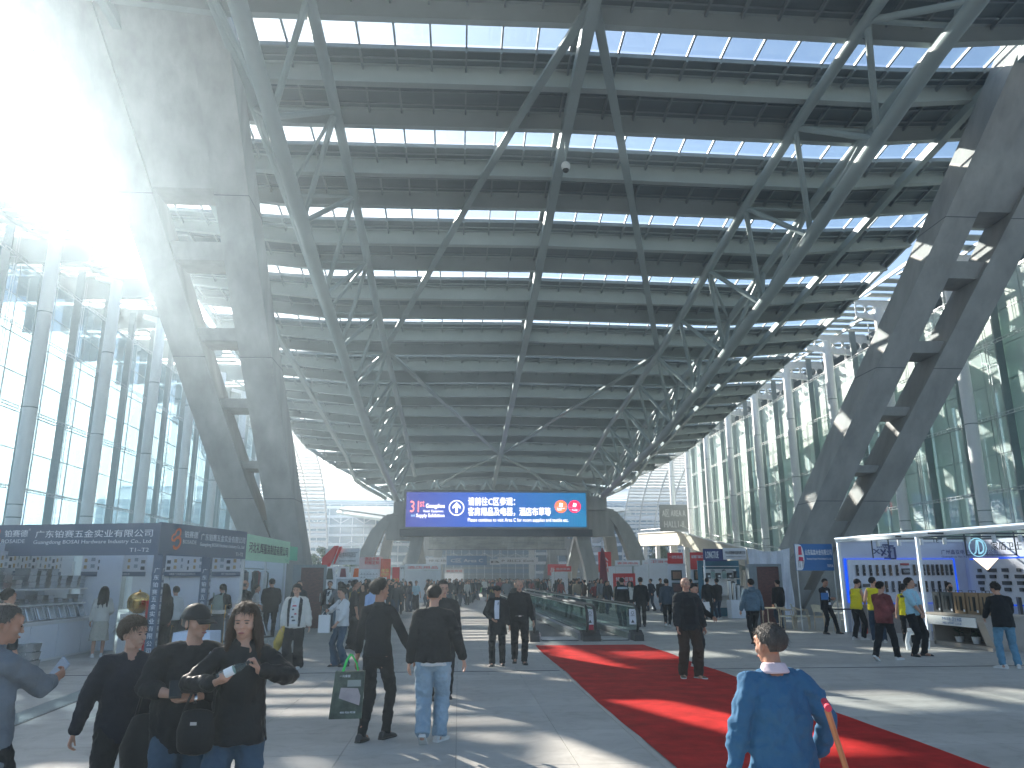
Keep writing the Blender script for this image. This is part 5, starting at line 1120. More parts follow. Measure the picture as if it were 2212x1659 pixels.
def flush_remesh():
    for o, vox, sm_, wr, ws in REMESH:
        md = o.modifiers.new('fuse', 'REMESH'); md.mode = 'VOXEL'; md.voxel_size = vox; md.use_smooth_shade = True
        s_ = o.modifiers.new('smooth', 'SMOOTH'); s_.factor = .6; s_.iterations = sm_
        if wr:
            if ws not in TEX: t = bpy.data.textures.new('folds %g' % ws, 'CLOUDS'); t.noise_scale = ws; t.noise_depth = 1; TEX[ws] = t
            if 'fine' not in TEX: t = bpy.data.textures.new('fine folds', 'CLOUDS'); t.noise_scale = .032; t.noise_depth = 2; TEX['fine'] = t
            d2 = o.modifiers.new('creases', 'DISPLACE'); d2.texture = TEX['fine']; d2.strength = min(.012, wr * .5); d2.mid_level = .5; d2.texture_coords = 'GLOBAL'
            dm = o.modifiers.new('folds', 'DISPLACE'); dm.texture = TEX[ws]; dm.strength = wr * 1.3; dm.mid_level = .5; dm.texture_coords = 'GLOBAL'
    bpy.context.view_layer.update(); dg = bpy.context.evaluated_depsgraph_get(); res = []
    for o, *_ in REMESH: res.append(bpy.data.meshes.new_from_object(o.evaluated_get(dg)))
    for (o, *_), me in zip(REMESH, res):
        old = o.data; nm = old.name; m = old.materials[0]; o.modifiers.clear(); o.data = me; me.materials.clear(); me.materials.append(m); me.name = nm
        me.polygons.foreach_set('use_smooth', [True] * len(me.polygons))
        if old.users == 0: bpy.data.meshes.remove(old)
    REMESH.clear()
DECALS = []
def decal(name, host, poly, m, parent, side=1, off=.004, res=.02):
    DECALS.append((name, host, poly, m, parent, side, off, res))
def flush_decals():
    for name, host, poly, m, parent, side, off, res in DECALS:
        me = host.data; bvh = BVHTree.FromPolygons([v.co.copy() for v in me.vertices], [tuple(p.vertices) for p in me.polygons])
        if poly and isinstance(poly[0], str):      # lettering (text, x, z, width, height)
            tx, x, z, w, h = poly; cu = bpy.data.curves.new('t', 'FONT'); cu.body = tx; cu.resolution_u = 1; to = bpy.data.objects.new('t', cu); COL.objects.link(to)
            bpy.context.view_layer.update(); tm = bpy.data.meshes.new_from_object(to.evaluated_get(bpy.context.evaluated_depsgraph_get()))
            xs_ = [v.co.x for v in tm.vertices]; ys_ = [v.co.y for v in tm.vertices]; bm = bmesh.new(); bm.from_mesh(tm)
            for v in bm.verts: v.co = (x + side * ((v.co.x - min(xs_)) / (max(xs_) - min(xs_)) - .5) * -w, 0, z + (v.co.y - min(ys_)) / (max(ys_) - min(ys_)) * h)
            bpy.data.objects.remove(to); bpy.data.curves.remove(cu); bpy.data.meshes.remove(tm)
        else:
            bm = bmesh.new(); vs_ = [bm.verts.new((p[0], 0, p[1])) for p in poly]; bm.faces.new(vs_)
            bmesh.ops.triangulate(bm, faces=bm.faces[:])
            for _ in range(6):
                es = [e for e in bm.edges if e.calc_length() > res]
                if not es: break
                bmesh.ops.subdivide_edges(bm, edges=es, cuts=1)
            bmesh.ops.triangulate(bm, faces=bm.faces[:])
        for v in bm.verts:
            hit = bvh.ray_cast(V((v.co.x, side * 2.0, v.co.z)), V((0, -side, 0)))
            v.co.y = (hit[0].y + side * off) if hit[0] else side * .1
        nm = bpy.data.meshes.new(name); bm.to_mesh(nm); bm.free(); nm.materials.append(m); nm.polygons.foreach_set('use_smooth', [True] * len(nm.polygons))
        o = link(name, nm, parent)
    DECALS.clear()

def hand(mb, wr_, d, pn, s, grip=0.25, n=8, side=1):
    """palm and five fingers from wrist wr_ along d; pn = palm normal (towards which fingers curl)"""
    d = d.normalized(); pn = (pn - d * pn.dot(d)).normalized(); w = d.cross(pn) * side
    kn = wr_ + d * .085 * s
    chain(mb, [wr_ - d * .01 * s, wr_ + d * .03 * s, kn], [(.027 * s, .020 * s), (.036 * s, .016 * s), (.040 * s, .013 * s)], 10, ax=w)
    for i, (o_, L_) in enumerate(((-.030, .062), (-.010, .074), (.010, .070), (.029, .054))):
        b = kn + w * o_ * s; g = grip * (1 + .12 * i); p = [b - d * .015 * s, b]; dd = d.copy()
        for seg_ in (.45, .32, .23):
            rot = Matrix.Rotation(g * 1.15, 3, d.cross(pn)); dd = (rot @ dd).normalized(); p.append(p[-1] + dd * L_ * seg_ * s)
        chain(mb, p, [.0095 * s, .0095 * s, .0088 * s, .0080 * s, .0068 * s], n)
    tb_ = wr_ + d * .025 * s - w * .028 * s; td = (d * .75 - w * .62 + pn * .25).normalized(); t2 = (d * .9 - w * .2 + pn * (.25 + grip * .5)).normalized()
    chain(mb, [tb_, tb_ + td * .035 * s, tb_ + td * .035 * s + t2 * .03 * s, tb_ + td * .035 * s + t2 * .052 * s], [.014 * s, .011 * s, .0095 * s, .0075 * s], n)

def person(label, x, y, face, h=1.70, w=1.0, top=None, bottom=None, hair=('short', HB), shoes=M_shoeb, skin=SK, arms=None, legs=None, head=(0, 0), lean=0.0, lod=1, group=None, glasses=False, belly=0.0, seated=False, tlabel=None):
    """face: degrees, 0 looks along +Y (away), 180 looks at the camera. lod 0 near, 1 middle, 2 far. +X local is the person's right."""
    t = thing('person', label, 'person', (x, y, 0), R(-face), group); s = h / 1.70
    vox = (.0062, .0105, .017, .028)[lod]; cv = (.010, .013, .020, .03)[lod]; hs = s * (1.0 if h > 1.5 else 1.04)
    # skeleton (before lean)
    hipz = .895 * s - (legs or {}).get('drop', 0); L0 = {'r': (.10, .05, 0), 'l': (-.10, -.08, 0)}
    if legs: L0.update({k: v for k, v in legs.items() if k in 'rl'})
    spine = [V((0, 0, hipz)), V((0, .0, 1.03 * s)), V((0, -.005, 1.22 * s)), V((0, 0, 1.36 * s)), V((0, 0, 1.438 * s))]
    Ml = Matrix.Rotation(-lean, 4, 'X'); piv = V((0, 0, hipz))
    def ln(p): return piv + (Ml @ (V(p) - piv))
    dz = hipz - .895 * s
    spine = [ln(p + V((0, 0, dz if i else 0))) for i, p in enumerate(spine)]
    sh = {k: ln((sx * .166 * s * w, -.005, 1.362 * s + dz)) for k, sx in (('r', 1), ('l', -1))}
    A0 = {'r': (.27, .06, .80), 'l': (-.27, .02, .80)}
    if arms: A0.update({k: v for k, v in arms.items() if k in 'rl'})
    arm = {}
    for k in 'rl':
        T = V(A0[k][:3]) * s; T.z += dz; pole = V(A0[k][3]) if len(A0[k]) > 3 else V(((.25 if k == 'r' else -.25), -1, -.3))
        el, wr_ = ik(sh[k], T, .275 * s, .245 * s, pole); arm[k] = (sh[k], el, wr_)
    leg = {}
    for k, sx in (('r', 1), ('l', -1)):
        hp = V((sx * .092 * s * min(w, 1.1), 0, hipz - .02)); f = V(L0[k][:3]) * s; an = f + V((0, 0, .085 * s)); kn, an = ik(hp, an, .43 * s, .41 * s, V((sx * .08, 1, 0))); leg[k] = (hp, kn, an, f, L0[k][3] if len(L0[k]) > 3 else 0)
    nk = spine[-1]; hy, hp_ = head; Mh = Matrix.Rotation(R(-hy), 4, 'Z') @ Matrix.Rotation(R(hp_), 4, 'X')
    def H_(p): return nk + V((0, .012 * s, .0)) + (Mh @ (V(p) * hs * 1.05))     # head-local: origin at neck base, z up, +y face
    hc = V((0, .015, .135))
    # body: one continuous skin
    b = MB(); sw = w
    chain(b, [spine[0] - V((0, 0, .05)), spine[0] + V((0, 0, .04)), spine[1], spine[2], spine[3], spine[4]], [(.12 * sw, .09), (.150 * sw * s, .10 * s), (.125 * sw * s, .09 * s), (.145 * sw * s, .10 * s), (.115 * sw * s, .07 * s), (.058 * s, .055 * s)], 16)
    chain(b, [spine[3] + V((0, 0, .01)), nk + V((0, .004, .02)), H_((0, .0, .09))], [(.085 * s, .06 * s), .055 * s, .052 * s], 14)
    for k in 'rl':
        a = arm[k]; chain(b, [spine[3], a[0]], [.05 * s, .048 * s], 12); chain(b, [nk + V((0, 0, .0)), a[0] + V((0, 0, .005))], [.036 * s, .034 * s], 10); m1 = lerp(a[0], a[1], .5); m2 = lerp(a[1], a[2], .35)
        chain(b, [a[0], m1, a[1], m2, a[2]], [.043 * s * sw, .045 * s * sw, .038 * s, .038 * s * sw, .025 * s], 12)
        d = (a[2] - a[1]).normalized(); hd = (arms or {}).get('h' + k); gr = (arms or {}).get('g' + k, .32); inw = V((-1 if k == 'r' else 1, 0, 0)); pn = V(hd[1]) if hd else inw + V((0, .15, 0)); dd = V(hd[0]) if hd else d
        if lod <= 1: hand(b, a[2], dd, pn, s * (.98 if sw > .9 else .9), gr, 8, 1 if k == 'r' else -1)
        else: chain(b, [a[2], a[2] + dd.normalized() * .09 * s, a[2] + dd.normalized() * .16 * s + pn.normalized() * .02], [.028 * s, (.036 * s, .018 * s), (.03 * s, .012 * s)], 8)
        l = leg[k]; chain(b, [l[0], lerp(l[0], l[1], .5), l[1], lerp(l[1], l[2], .4), l[2]], [.080 * s * sw, .068 * s, .050 * s, .050 * s, .036 * s], 12)
        fd = V((math.sin(R(L0[k][4] if len(L0[k]) > 4 else 0)), math.cos(R(0)), 0)); chain(b, [l[2] - V((0, .03 * s, .045 * s)), l[2] + V((0, .12 * s, -.055 * s))], [.032 * s, .03 * s], 8)
    def el_(c, r, nu=20, nv=14):
        m_ = MB(); m_.sphere((0, 0, 0), (1, 1, 1), nu, nv); b.add([H_((V(c) + V((q[0] * r[0], q[1] * r[1], q[2] * r[2])))) for q in m_.v], m_.f)
    el_((0, -.012, .175), (.075, .092, .080)); el_((0, .020, .135), (.062, .070, .085)); el_((0, .034, .085), (.046, .050, .042)); el_((0, .064, .058), (.022, .020, .018))
    el_((.036, .052, .118), (.024, .026, .026)); el_((-.036, .052, .118), (.024, .026, .026)); el_((0, .078, .182), (.045, .016, .026))
    if lod <= 2:
        el_((0, .094, .128), (.0095, .013, .024), 10, 8); el_((0, .102, .113), (.0155, .013, .0105), 10, 8); el_((0, .088, .082), (.022, .011, .010), 10, 8)
        for sx in (-1, 1): el_((sx * .076, -.002, .128), (.010, .018, .032), 10, 8); el_((sx * .028, .082, .160), (.020, .010, .007), 10, 6)
    body = rpart('body', b, skin, t, vox, 3 if lod == 0 else 2)
    # features
    if lod <= 1:
        for sx in (-1, 1):
            c = H_((sx * .029, .0855, .142)); e = MB(); e.sphere((0, 0, 0), (1, 1, 1), 10, 6); q = MB(); q.add([H_(V((sx * .029, .0845, .142)) + V((v[0] * .0125, v[1] * .006, v[2] * .0042))) for v in e.v], e.f); q.sm = True; part('eye', q, M_eye, t)
            q = MB(); q.add([H_(V((sx * .030, .0885, .161 - abs(v[0]) * .002)) + V((v[0] * .019, v[1] * .005, v[2] * .0036))) for v in e.v], e.f); q.sm = True; part('eyebrow', q, M_brow, t)
        e = MB(); e.sphere((0, 0, 0), (1, 1, 1), 12, 6); q = MB(); q.add([H_(V((0, .0955, .081)) + V((v[0] * .021, v[1] * .006, v[2] * .0065))) for v in e.v], e.f); q.sm = True; part('mouth', q, M_lip, t)
    if glasses:
        q = MB()
        for sx in (-1, 1):
            q.tube([H_((sx * .031 + .022 * math.cos(a_ * math.pi / 6), .101, .142 + .017 * math.sin(a_ * math.pi / 6))) for a_ in range(13)], .0018 if lod else .0015, 5); q.tube([H_((sx * .053, .100, .147)), H_((sx * .076, .0, .147))], .0018, 5)
        part('glasses', q, M_black if glasses == 1 else M_metal, t)
    if glasses == 3:
        q = MB(); [q.sphere(H_((sx * .031, .101, .142)), (.024, .01, .018), 10, 6) for sx in (-1, 1)]; part('sunglasses', q, M_black, t)
    # hair
    hk, hm = hair; vsn = (40, 24) if lod == 0 else (28, 18) if lod == 1 else (16, 12)
    if hk not in ('bald', 'cap'):
        vol = {'short': .013, 'crew': .009, 'bowl': .022, 'long': .018, 'bun': .012, 'fringe': .008, 'pony': .014, 'quiff': .016}[hk]
        q = MB(); nu, nv = vsn; pts_ = []
        for i in range(nv + 1):
            th = math.pi * i / nv
            for j in range(nu):
                ph = 2 * math.pi * j / nu; dx, dy, dz_ = math.sin(th) * math.sin(ph), math.sin(th) * math.cos(ph), math.cos(th)
                fr = math.cos(ph)      # 1 front, -1 back
                if fr > .55: lim = .045 if hk not in ('bowl', 'pony') else .032
                elif fr > .1: lim = lerp(-.012, .045, (fr - .1) / .45) if hk not in ('bowl', 'pony', 'long') else lerp(-.05, .032, (fr - .1) / .45)
                elif fr > -.35: lim = -.018 if hk in ('crew', 'fringe', 'short', 'quiff') else -.045
                else: lim = -.062 if hk in ('short', 'quiff') else -.05 if hk in ('crew', 'fringe') else -.075
                rx, ry, rz_ = .075 + vol, .096 + vol, .083 + vol * 1.1
                pz = dz_ * rz_
                if hk == 'quiff' and fr > .1 and dz_ > .3: pz += .014
                px, py = dx * rx, dy * ry
                tv = max(0, min(1, (dz_ * rz_ - lim) / .04)); tv = tv * (2 - tv); kx = (.0755 + vol * tv) / rx; px *= kx; py *= kx
                if hk == 'fringe' and dz_ > .62 and dy < .7: px, py, pz = px * .86, py * .86, pz - .017
                sp = 1 + (.075 if hk != 'crew' else .03) * (noise.noise(V((dx * 9, dy * 9, dz_ * 5 + x * 3))) + .5 * noise.noise(V((dx * 22, dy * 22, dz_ * 9 + x))))
                px *= sp; py *= sp; pz *= sp
                if pz < lim:
                    f_ = max(.55, .93 - (lim - pz) * 5); cc = math.sqrt(max(0.05, 1 - (lim / rz_) ** 2)); L_ = math.hypot(dx, dy) or 1; px, py, pz = dx / L_ * rx * cc * f_, dy / L_ * ry * cc * f_, lim + (pz - lim) * .15
                pts_.append(H_((px, py - .012, pz + .172)))
        q.add(pts_, [(i * nu + j, i * nu + (j + 1) % nu, (i + 1) * nu + (j + 1) % nu, (i + 1) * nu + j) for i in range(nv) for j in range(nu)]); q.sm = True
        ho = part('hair', q, hm, t)
        if lod <= 1:      # loose strands breaking up the outline
            hs_ = MB(); rr_ = random.Random(int(x * 100)); hv = pts_
            for _ in range(750 if lod == 0 else 260):
                i_ = rr_.randrange(2, int(nv * .62)); j_ = rr_.randrange(nu); p0_ = V(hv[i_ * nu + j_]); c0 = H_((0, -.012, .172)); nrm = (p0_ - c0).normalized(); dn = H_((0, 0, 0)) - H_((0, 0, 1)); dn.normalize()
                fl = (dn - nrm * dn.dot(nrm)); fl = fl.normalized() if fl.length > .05 else V((rr_.uniform(-1, 1), rr_.uniform(-1, 1), 0)).normalized(); fl = (fl + V((rr_.gauss(0, .45), rr_.gauss(0, .45), rr_.gauss(0, .3)))).normalized(); L_s = rr_.uniform(.018, .04) * (1.5 if hk in ('long', 'bowl', 'quiff') else 1) * (.6 if hk == 'crew' else 1)
                sd_ = fl.cross(nrm).normalized() * .0014; p0_ = p0_ - nrm * .002; m_p = p0_ + fl * L_s * .5 + nrm * .006; e_p = p0_ + fl * L_s + nrm * rr_.uniform(.001, .012)
                hs_.quad(p0_ - sd_, p0_ + sd_, m_p + sd_, m_p - sd_); hs_.add([m_p - sd_, m_p + sd_, e_p], [(0, 1, 2)])
            part('strands', hs_, hm, ho, kind='stuff')
        if hk == 'long':
            q = MB()
            for i in range(15):
                a = R(-118 + 236 * i / 14 + 180); L_ = .34 + .05 * math.sin(i * 2.3); o_ = .012 * math.sin(i * 5)
                r0 = (.080, .092); base = [(math.sin(a) * r0[0], math.cos(a) * r0[1] - .012, .19), (math.sin(a) * (r0[0] + .016), math.cos(a) * (r0[1] + .008) - .014, .12), (math.sin(a) * (r0[0] + .024), math.cos(a) * r0[1] - .02, .03), (math.sin(a) * (r0[0] + .04 + o_), math.cos(a) * (r0[1] + .01) - .02, -.06), (math.sin(a) * (.12 + o_), math.cos(a) * .115 - .02, .19 - L_ - .06)]
                chain(q, [H_(p) for p in base], [.018 * s, .024 * s, .024 * s, .022 * s, .010 * s], 7)
            rpart('hair_length', q, hm, ho, .010 if lod else .008, 2, .012, .03)
        if hk in ('bun', 'pony'):
            q = MB(); q.sphere(H_((0, -.125, .17)), .035 * s, 12, 8)
            if hk == 'pony': chain(q, [H_((0, -.12, .18)), H_((0, -.155, .12)), H_((0, -.15, .0))], [.02 * s, .028 * s, .012 * s], 8)
            part('hair_tie_back', q, hm, ho)
    if hk in ('cap',):
        q = MB(); nu, nv = 28, 12; pts_ = []
        for i in range(nv + 1):
            th = math.pi * .53 * i / nv
            for j in range(nu): ph = 2 * math.pi * j / nu; pts_.append(H_((math.sin(th) * math.sin(ph) * .091, math.sin(th) * math.cos(ph) * .110 - .012, .172 + math.cos(th) * .098)))
        q.add(pts_, [(i * nu + j, i * nu + (j + 1) % nu, (i + 1) * nu + (j + 1) % nu, (i + 1) * nu + j) for i in range(nv) for j in range(nu)]); q.sm = True
        cp = part('cap', q, hm, t); q = MB(); top_, bot_ = [], []
        for j in range(13): a = R(-58 + 116 * j / 12); top_.append(((math.sin(a) * .078), .078 + math.cos(a) * .002, .172)); bot_.append((math.sin(a) * .085, .095 + .085 * math.cos(a * 1.2), .158 - .012 * abs(math.sin(a))))
        vv = [H_(p) for p in top_] + [H_(p) for p in bot_] + [H_((p[0], p[1], p[2] - .007)) for p in top_] + [H_((p[0], p[1], p[2] - .007)) for p in bot_]
        q.add(vv, [(j, j + 1, 13 + j + 1, 13 + j) for j in range(12)] + [(26 + j, 26 + j + 1, 39 + j + 1, 39 + j) for j in range(12)] + [(13 + j, 14 + j, 40 + j, 39 + j) for j in range(12)]); q.sm = True
        part('brim', q, hm, cp); q = MB(); pts_ = []
        for i in range(6):
            for j in range(15): a = R(70 + 220 * j / 14); z = .165 - .011 * i; pts_.append(H_((math.sin(a) * (.079), math.cos(a) * .099 - .012, z)))
        q.add(pts_, [(i * 15 + j, i * 15 + j + 1, (i + 1) * 15 + j + 1, (i + 1) * 15 + j) for i in range(5) for j in range(14)]); part('hair', q, HG, t)
    if hk == 'bald' and hm is not None:      # stubble band
        q = MB(); pts_ = []
        for i in range(6):
            for j in range(17): a = R(75 + 210 * j / 16); z = .175 - .016 * i; pts_.append(H_((math.sin(a) * .0775, math.cos(a) * .0965 - .012, z)))
        q.add(pts_, [(i * 17 + j, i * 17 + j + 1, (i + 1) * 17 + j + 1, (i + 1) * 17 + j) for i in range(5) for j in range(16)]); q.sm = True; part('hair', q, hm, t)
    # clothes
    out = {'thing': t, 'H': H_, 'arm': arm, 'spine': spine, 's': s, 'ln': ln}
    if top:
        tk, tm = top[0], top[1]; T_ = top[2] if len(top) > 2 else {}
        ease = T_.get('ease', {'tee': .012, 'sweater': .018, 'jacket': .030, 'suit': .026, 'vest': .03, 'shirt': .016, 'coat': .03}[tk]); hem = T_.get('hem', {'tee': .86, 'sweater': .86, 'jacket': .80, 'suit': .74, 'vest': .84, 'shirt': .84, 'coat': .62}[tk]) * s + dz
        q = MB(); hb = max(hem, spine[0].z - .2); pts_ = [ln((0, 0, hem)), ln((0, 0, lerp(hem, 1.03 * s + dz, .5))), spine[1], spine[2], spine[3], nk + V((0, 0, -.012))]
        pts_[1] += V((0, belly * .3, 0)); pts_[2] = pts_[2] + V((0, belly * .5, 0))
        rr = [(.165 * sw * s + ease, .112 * s + ease + belly * .3), (.162 * sw * s + ease, .112 * s + ease + belly * .5), (.140 * sw * s + ease * 1.4 + belly * .5, .100 * s + ease + belly * .6), (.150 * sw * s + ease * .8, .110 * s + ease + belly * .2), (.122 * sw * s + ease * .4, .078 * s + ease * .5), (.066 * s, .062 * s)]
        if T_.get('flare'): rr[0] = (rr[0][0] + T_['flare'], rr[0][1] + T_['flare'])
        chain(q, pts_, rr, 22, cap=False)
        if tk in ('suit', 'jacket', 'shirt', 'coat') or T_.get('collar'): chain(q, [nk + V((0, -.004, -.02)), nk + V((0, -.006, T_.get('collar', .032)))], [(.074 * s, .070 * s), (.062 * s, .060 * s)], 16, cap=False)
        fa = {'tee': .5, 'vest': 0, 'short': .55}.get(T_.get('sleeve', tk), .94); fa = T_.get('fa', fa)
        sq = q if tk != 'vest' else MB(); sm_ = tm if tk != 'vest' else T_['under']
        for k in 'rl':
            a = arm[k]; ar = ease * .5 + .004; chain(sq, [nk + V((0, 0, -.012)), a[0] + V((0, 0, .008))], [.044 * s, .040 * s + (ar if tk != 'vest' else -.01)], 12); chain(sq, [spine[3] + V((0, 0, -.01)), a[0] + V((0, 0, .002))], [.058 * s + (ar if tk != 'vest' else -.006), .047 * s + (ar if tk != 'vest' else -.006)], 14)
            if tk == 'vest': chain(q, [spine[3] + V((0, 0, -.0)), lerp(spine[3], a[0], .8)], [.07 * s, .068 * s], 12)
            fl_ = T_.get('cuff', .0)
            if fa <= .56: f1 = fa / .53; chain(sq, [a[0], lerp(a[0], a[1], f1 * .5), lerp(a[0], a[1], min(1, f1))], [.056 * s * sw + ar, .054 * s * sw + ar, .056 * s * sw + ar + fl_], 14)
            else: f2 = (fa - .53) / .47; chain(sq, [a[0], lerp(a[0], a[1], .5), a[1], lerp(a[1], a[2], f2 * .5), lerp(a[1], a[2], f2)], [.046 * s * sw + ar, .049 * s * sw + ar, .044 * s + ar, .040 * s + ar, .033 * s + ar * .8 + fl_], 14)
        tn = {'tee': 'tshirt', 'sweater': 'sweater', 'jacket': 'jacket', 'suit': 'suit_jacket', 'vest': 'vest', 'shirt': 'shirt', 'coat': 'coat'}[tk]
        out['top'] = rpart(tn, q, tm, t, cv, 3, T_.get('wr', .016), .085, tlabel)
        if tk == 'vest': chain(sq, [spine[2], spine[3]], [(.12 * s, .08 * s), (.12 * s, .07 * s)], 14); rpart('sleeve', sq, sm_, t, cv, 3, .012, .085)
    if bottom:
        bk, bm_ = bottom[0], bottom[1]; q = MB(); wz = 1.0 * s + dz
        if bk == 'skirt':
            chain(q, [ln((0, 0, 1.03 * s)), V((0, 0, .88 * s)), V((0, 0, .6 * s)), V((0, 0, .40 * s))], [(.14 * s, .10 * s), (.175 * s, .13 * s), (.20 * s, .16 * s), (.235 * s, .20 * s)], 24, cap=False); out['bottom'] = rpart('skirt', q, bm_, t, cv, 2, .03, .07)
        else:
            r_ = {'slim': (.094, .066, .052), 'straight': (.100, .078, .066), 'wide': (.102, .096, .112), 'loose': (.106, .092, .082), 'flare': (.094, .072, .105)}[bk]
            chain(q, [spine[0] - V((0, 0, .06 * s)), spine[0], lerp(spine[0], spine[1], .75)], [(.12 * sw * s, .10 * s), (.168 * sw * s, .118 * s + belly * .2), (.145 * sw * s + .01, .105 * s + belly * .3)], 20)
            for k in 'rl':
                l = leg[k]; ft = lerp(l[2], l[3], .35 if bk != 'wide' and bk != 'flare' else .72)
                chain(q, [l[0] + V((0, 0, .02)), lerp(l[0], l[1], .45), l[1], lerp(l[1], l[2], .5), ft], [r_[0] * s * sw, lerp(r_[0], r_[1], .5) * s * sw, r_[1] * s, lerp(r_[1], r_[2], .5) * s, r_[2] * s], 16, cap=False)
            out['bottom'] = rpart('trousers', q, bm_, t, cv, 3, .022, .075)
    for k in 'rl':
        l = leg[k]; f = l[3]; toe = L0[k][4] if len(L0[k]) > 4 else (8 if k == 'r' else -8); pt = L0[k][3] if len(L0[k]) > 3 else 0
        Mf = Matrix.Translation(V((f.x, f.y, f.z))) @ Matrix.Rotation(R(-toe), 4, 'Z') @ Matrix.Rotation(R(-pt), 4, 'X')
        q = MB(); n_ = 14; prof = [(-.085, .030, .05), (-.07, .036, .085), (-.02, .038, .095), (.04, .040, .075), (.09, .046, .055), (.14, .044, .045), (.175, .030, .032), (.188, .012, .02)]; vs_ = []
        for (yy, hw_, ht) in prof:
            for j in range(n_):
                a = 2 * math.pi * j / n_; zz = ht * .5 + math.sin(a) * ht * .5; vs_.append(Mf @ (V((math.cos(a) * hw_ * (1 if zz > .01 else 1.0), yy, max(.012, zz))) * s))
        q.add(vs_, [(i * n_ + j, i * n_ + (j + 1) % n_, (i + 1) * n_ + (j + 1) % n_, (i + 1) * n_ + j) for i in range(7) for j in range(n_)] + [tuple(range(n_)), tuple(7 * n_ + j for j in range(n_))]); q.sm = True
        so = part('shoe', q, shoes, t)
        if lod < 2:
            q = MB(); vs_ = []
            for zz in (0.0, .022 if shoes != M_shoeb else .014):
                for (yy, hw_, ht) in prof:
                    for sx in (-1, 1): vs_.append(Mf @ (V((sx * (hw_ + .004), yy * 1.03, zz)) * s))
            m_ = len(prof) * 2; q.add(vs_, [(2 * i, 2 * i + 1, 2 * i + 3, 2 * i + 2) for i in range(7)] + [(m_ + 2 * i, m_ + 2 * i + 1, m_ + 2 * i + 3, m_ + 2 * i + 2) for i in range(7)] + [(2 * i, 2 * i + 2, m_ + 2 * i + 2, m_ + 2 * i) for i in range(7)] + [(2 * i + 1, 2 * i + 3, m_ + 2 * i + 3, m_ + 2 * i + 1) for i in range(7)] + [(0, 1, m_ + 1, m_), (14, 15, m_ + 15, m_ + 14)])
            part('sole', q, M_sole if shoes in (M_shoew, M_shoebr) else M_black, so)
    return out

C_ = lambda n, c, **k: cloth_mat(n, c, **k)
K_blk = C_('black', (.011, .0125, .015)); K_blk2 = C_('soft black', (.012, .0135, .016)); K_navy = C_('navy', (.009, .013, .024)); K_char = C_('charcoal', (.021, .024, .027)); K_leather = cloth_mat('leather black', (.0095, .0105, .012), rough=.48)
K_jean = C_('blue jeans', (.042, .078, .115), jeans=True); K_light = C_('light jeans', (.25, .34, .41), jeans=True); K_dkjean = C_('dark jeans', (.025, .045, .075), jeans=True)
K_white = C_('white', (.62, .63, .62), var=.05); K_cream = C_('cream', (.60, .58, .52), var=.06); K_blue = C_('blue sweater', (.035, .115, .215), var=.10); K_yel = C_('hi-vis yellow', (.72, .62, .02), var=.04); K_mar = C_('maroon', (.17, .045, .045), var=.5)
K_polo = C_('pale aqua', (.34, .56, .64), var=.05); K_grey = C_('grey', (.14, .16, .18)); K_hood = C_('teal grey', (.085, .14, .18)); K_brown = C_('umber', (.045, .028, .02)); K_sky = C_('shirt blue', (.34, .46, .68), var=.05); K_shirt = C_('white shirt', (.66, .67, .72), var=.03); K_pink = C_('dusty pink', (.40, .26, .27), var=.3); K_tan = C_('tan', (.26, .23, .18), var=.2); K_gtr = C_('stone', (.30, .29, .26), var=.1); K_green = C_('olive', (.06, .07, .05)); K_plaid = C_('plaid', (.22, .20, .21), var=.6)

# --- foreground trio
p = person('short haired woman in dark navy top, left of the man in the cap, arm swinging', -2.32, 5.95, 160, 1.50, 1.06, ('shirt', K_navy, {'hem': .80, 'collar': .02, 'ease': .03, 'wr': .022}), ('straight', K_blk), ('bowl', HBr), lod=0,
           arms={'r': (.36, .0, .80, (1, -.6, 0)), 'l': (-.20, .16, .98, (-1, -.6, 0)), 'gr': .5}, legs={'r': (.12, .12, 0), 'l': (-.12, -.18, .02)}, head=(-48, -2), lean=.06, skin=SK)
decal('neck_opening', p['top'], [(-.035, 1.375), (.045, 1.375), (.012, 1.235), (-.002, 1.235)], SK, p['thing'], 1, .007)
p = person('man in black cap and black sweater holding a phone with both hands', -1.81, 5.7, 168, 1.60, 1.16, ('sweater', K_blk, {'hem': .74, 'ease': .045, 'fa': .72, 'wr': .026, 'cuff': .012}), ('loose', K_jean), ('cap', K_leather), lod=0,
           arms={'r': (.08, .30, 1.13, (1, -.35, -.3)), 'l': (-.04, .32, 1.10, (-1, -.35, -.3)), 'hr': ((-.80, .45, -.15), (-.2, -.3, .9)), 'hl': ((.85, .35, -.1), (.2, -.2, .9)), 'gr': .42, 'gl': .5}, head=(-42, -4), belly=.05, skin=SK)
decal('brand_mark', p['top'], ['Kappa', -.13, 1.235, .085, .022], M_txtw, p['thing'], 1, .004)
for sx in (-1, 1): decal('brand_mark', p['top'], [(-.13 + sx * .004, 1.263), (-.13 + sx * .036, 1.263), (-.13 + sx * .020, 1.285), (-.13 + sx * .013, 1.305), (-.13 + sx * .006, 1.285)], M_txtw, p['thing'], 1, .004)
wl = p['arm']['l'][2]; part('watch', MB().tube([wl + V((-.035, -.012, .0)), wl + V((-.018, -.006, 0))], .034, 14), M_metal, p['thing'])
ph = thing('mobile_phone', 'black mobile phone held by the man in the cap', 'phone', (-1.79, 5.36, 1.10), R(20)); part('body', MB().box((0, 0, 0), (.075, .15, .012), M=Matrix.Rotation(R(35), 3, 'X')), M_black, ph); part('screen', MB().box((0, -.003, .008), (.068, .14, .002), M=Matrix.Rotation(R(35), 3, 'X')), mat('phone screen', (.02, .03, .04), .1, var=0), ph)
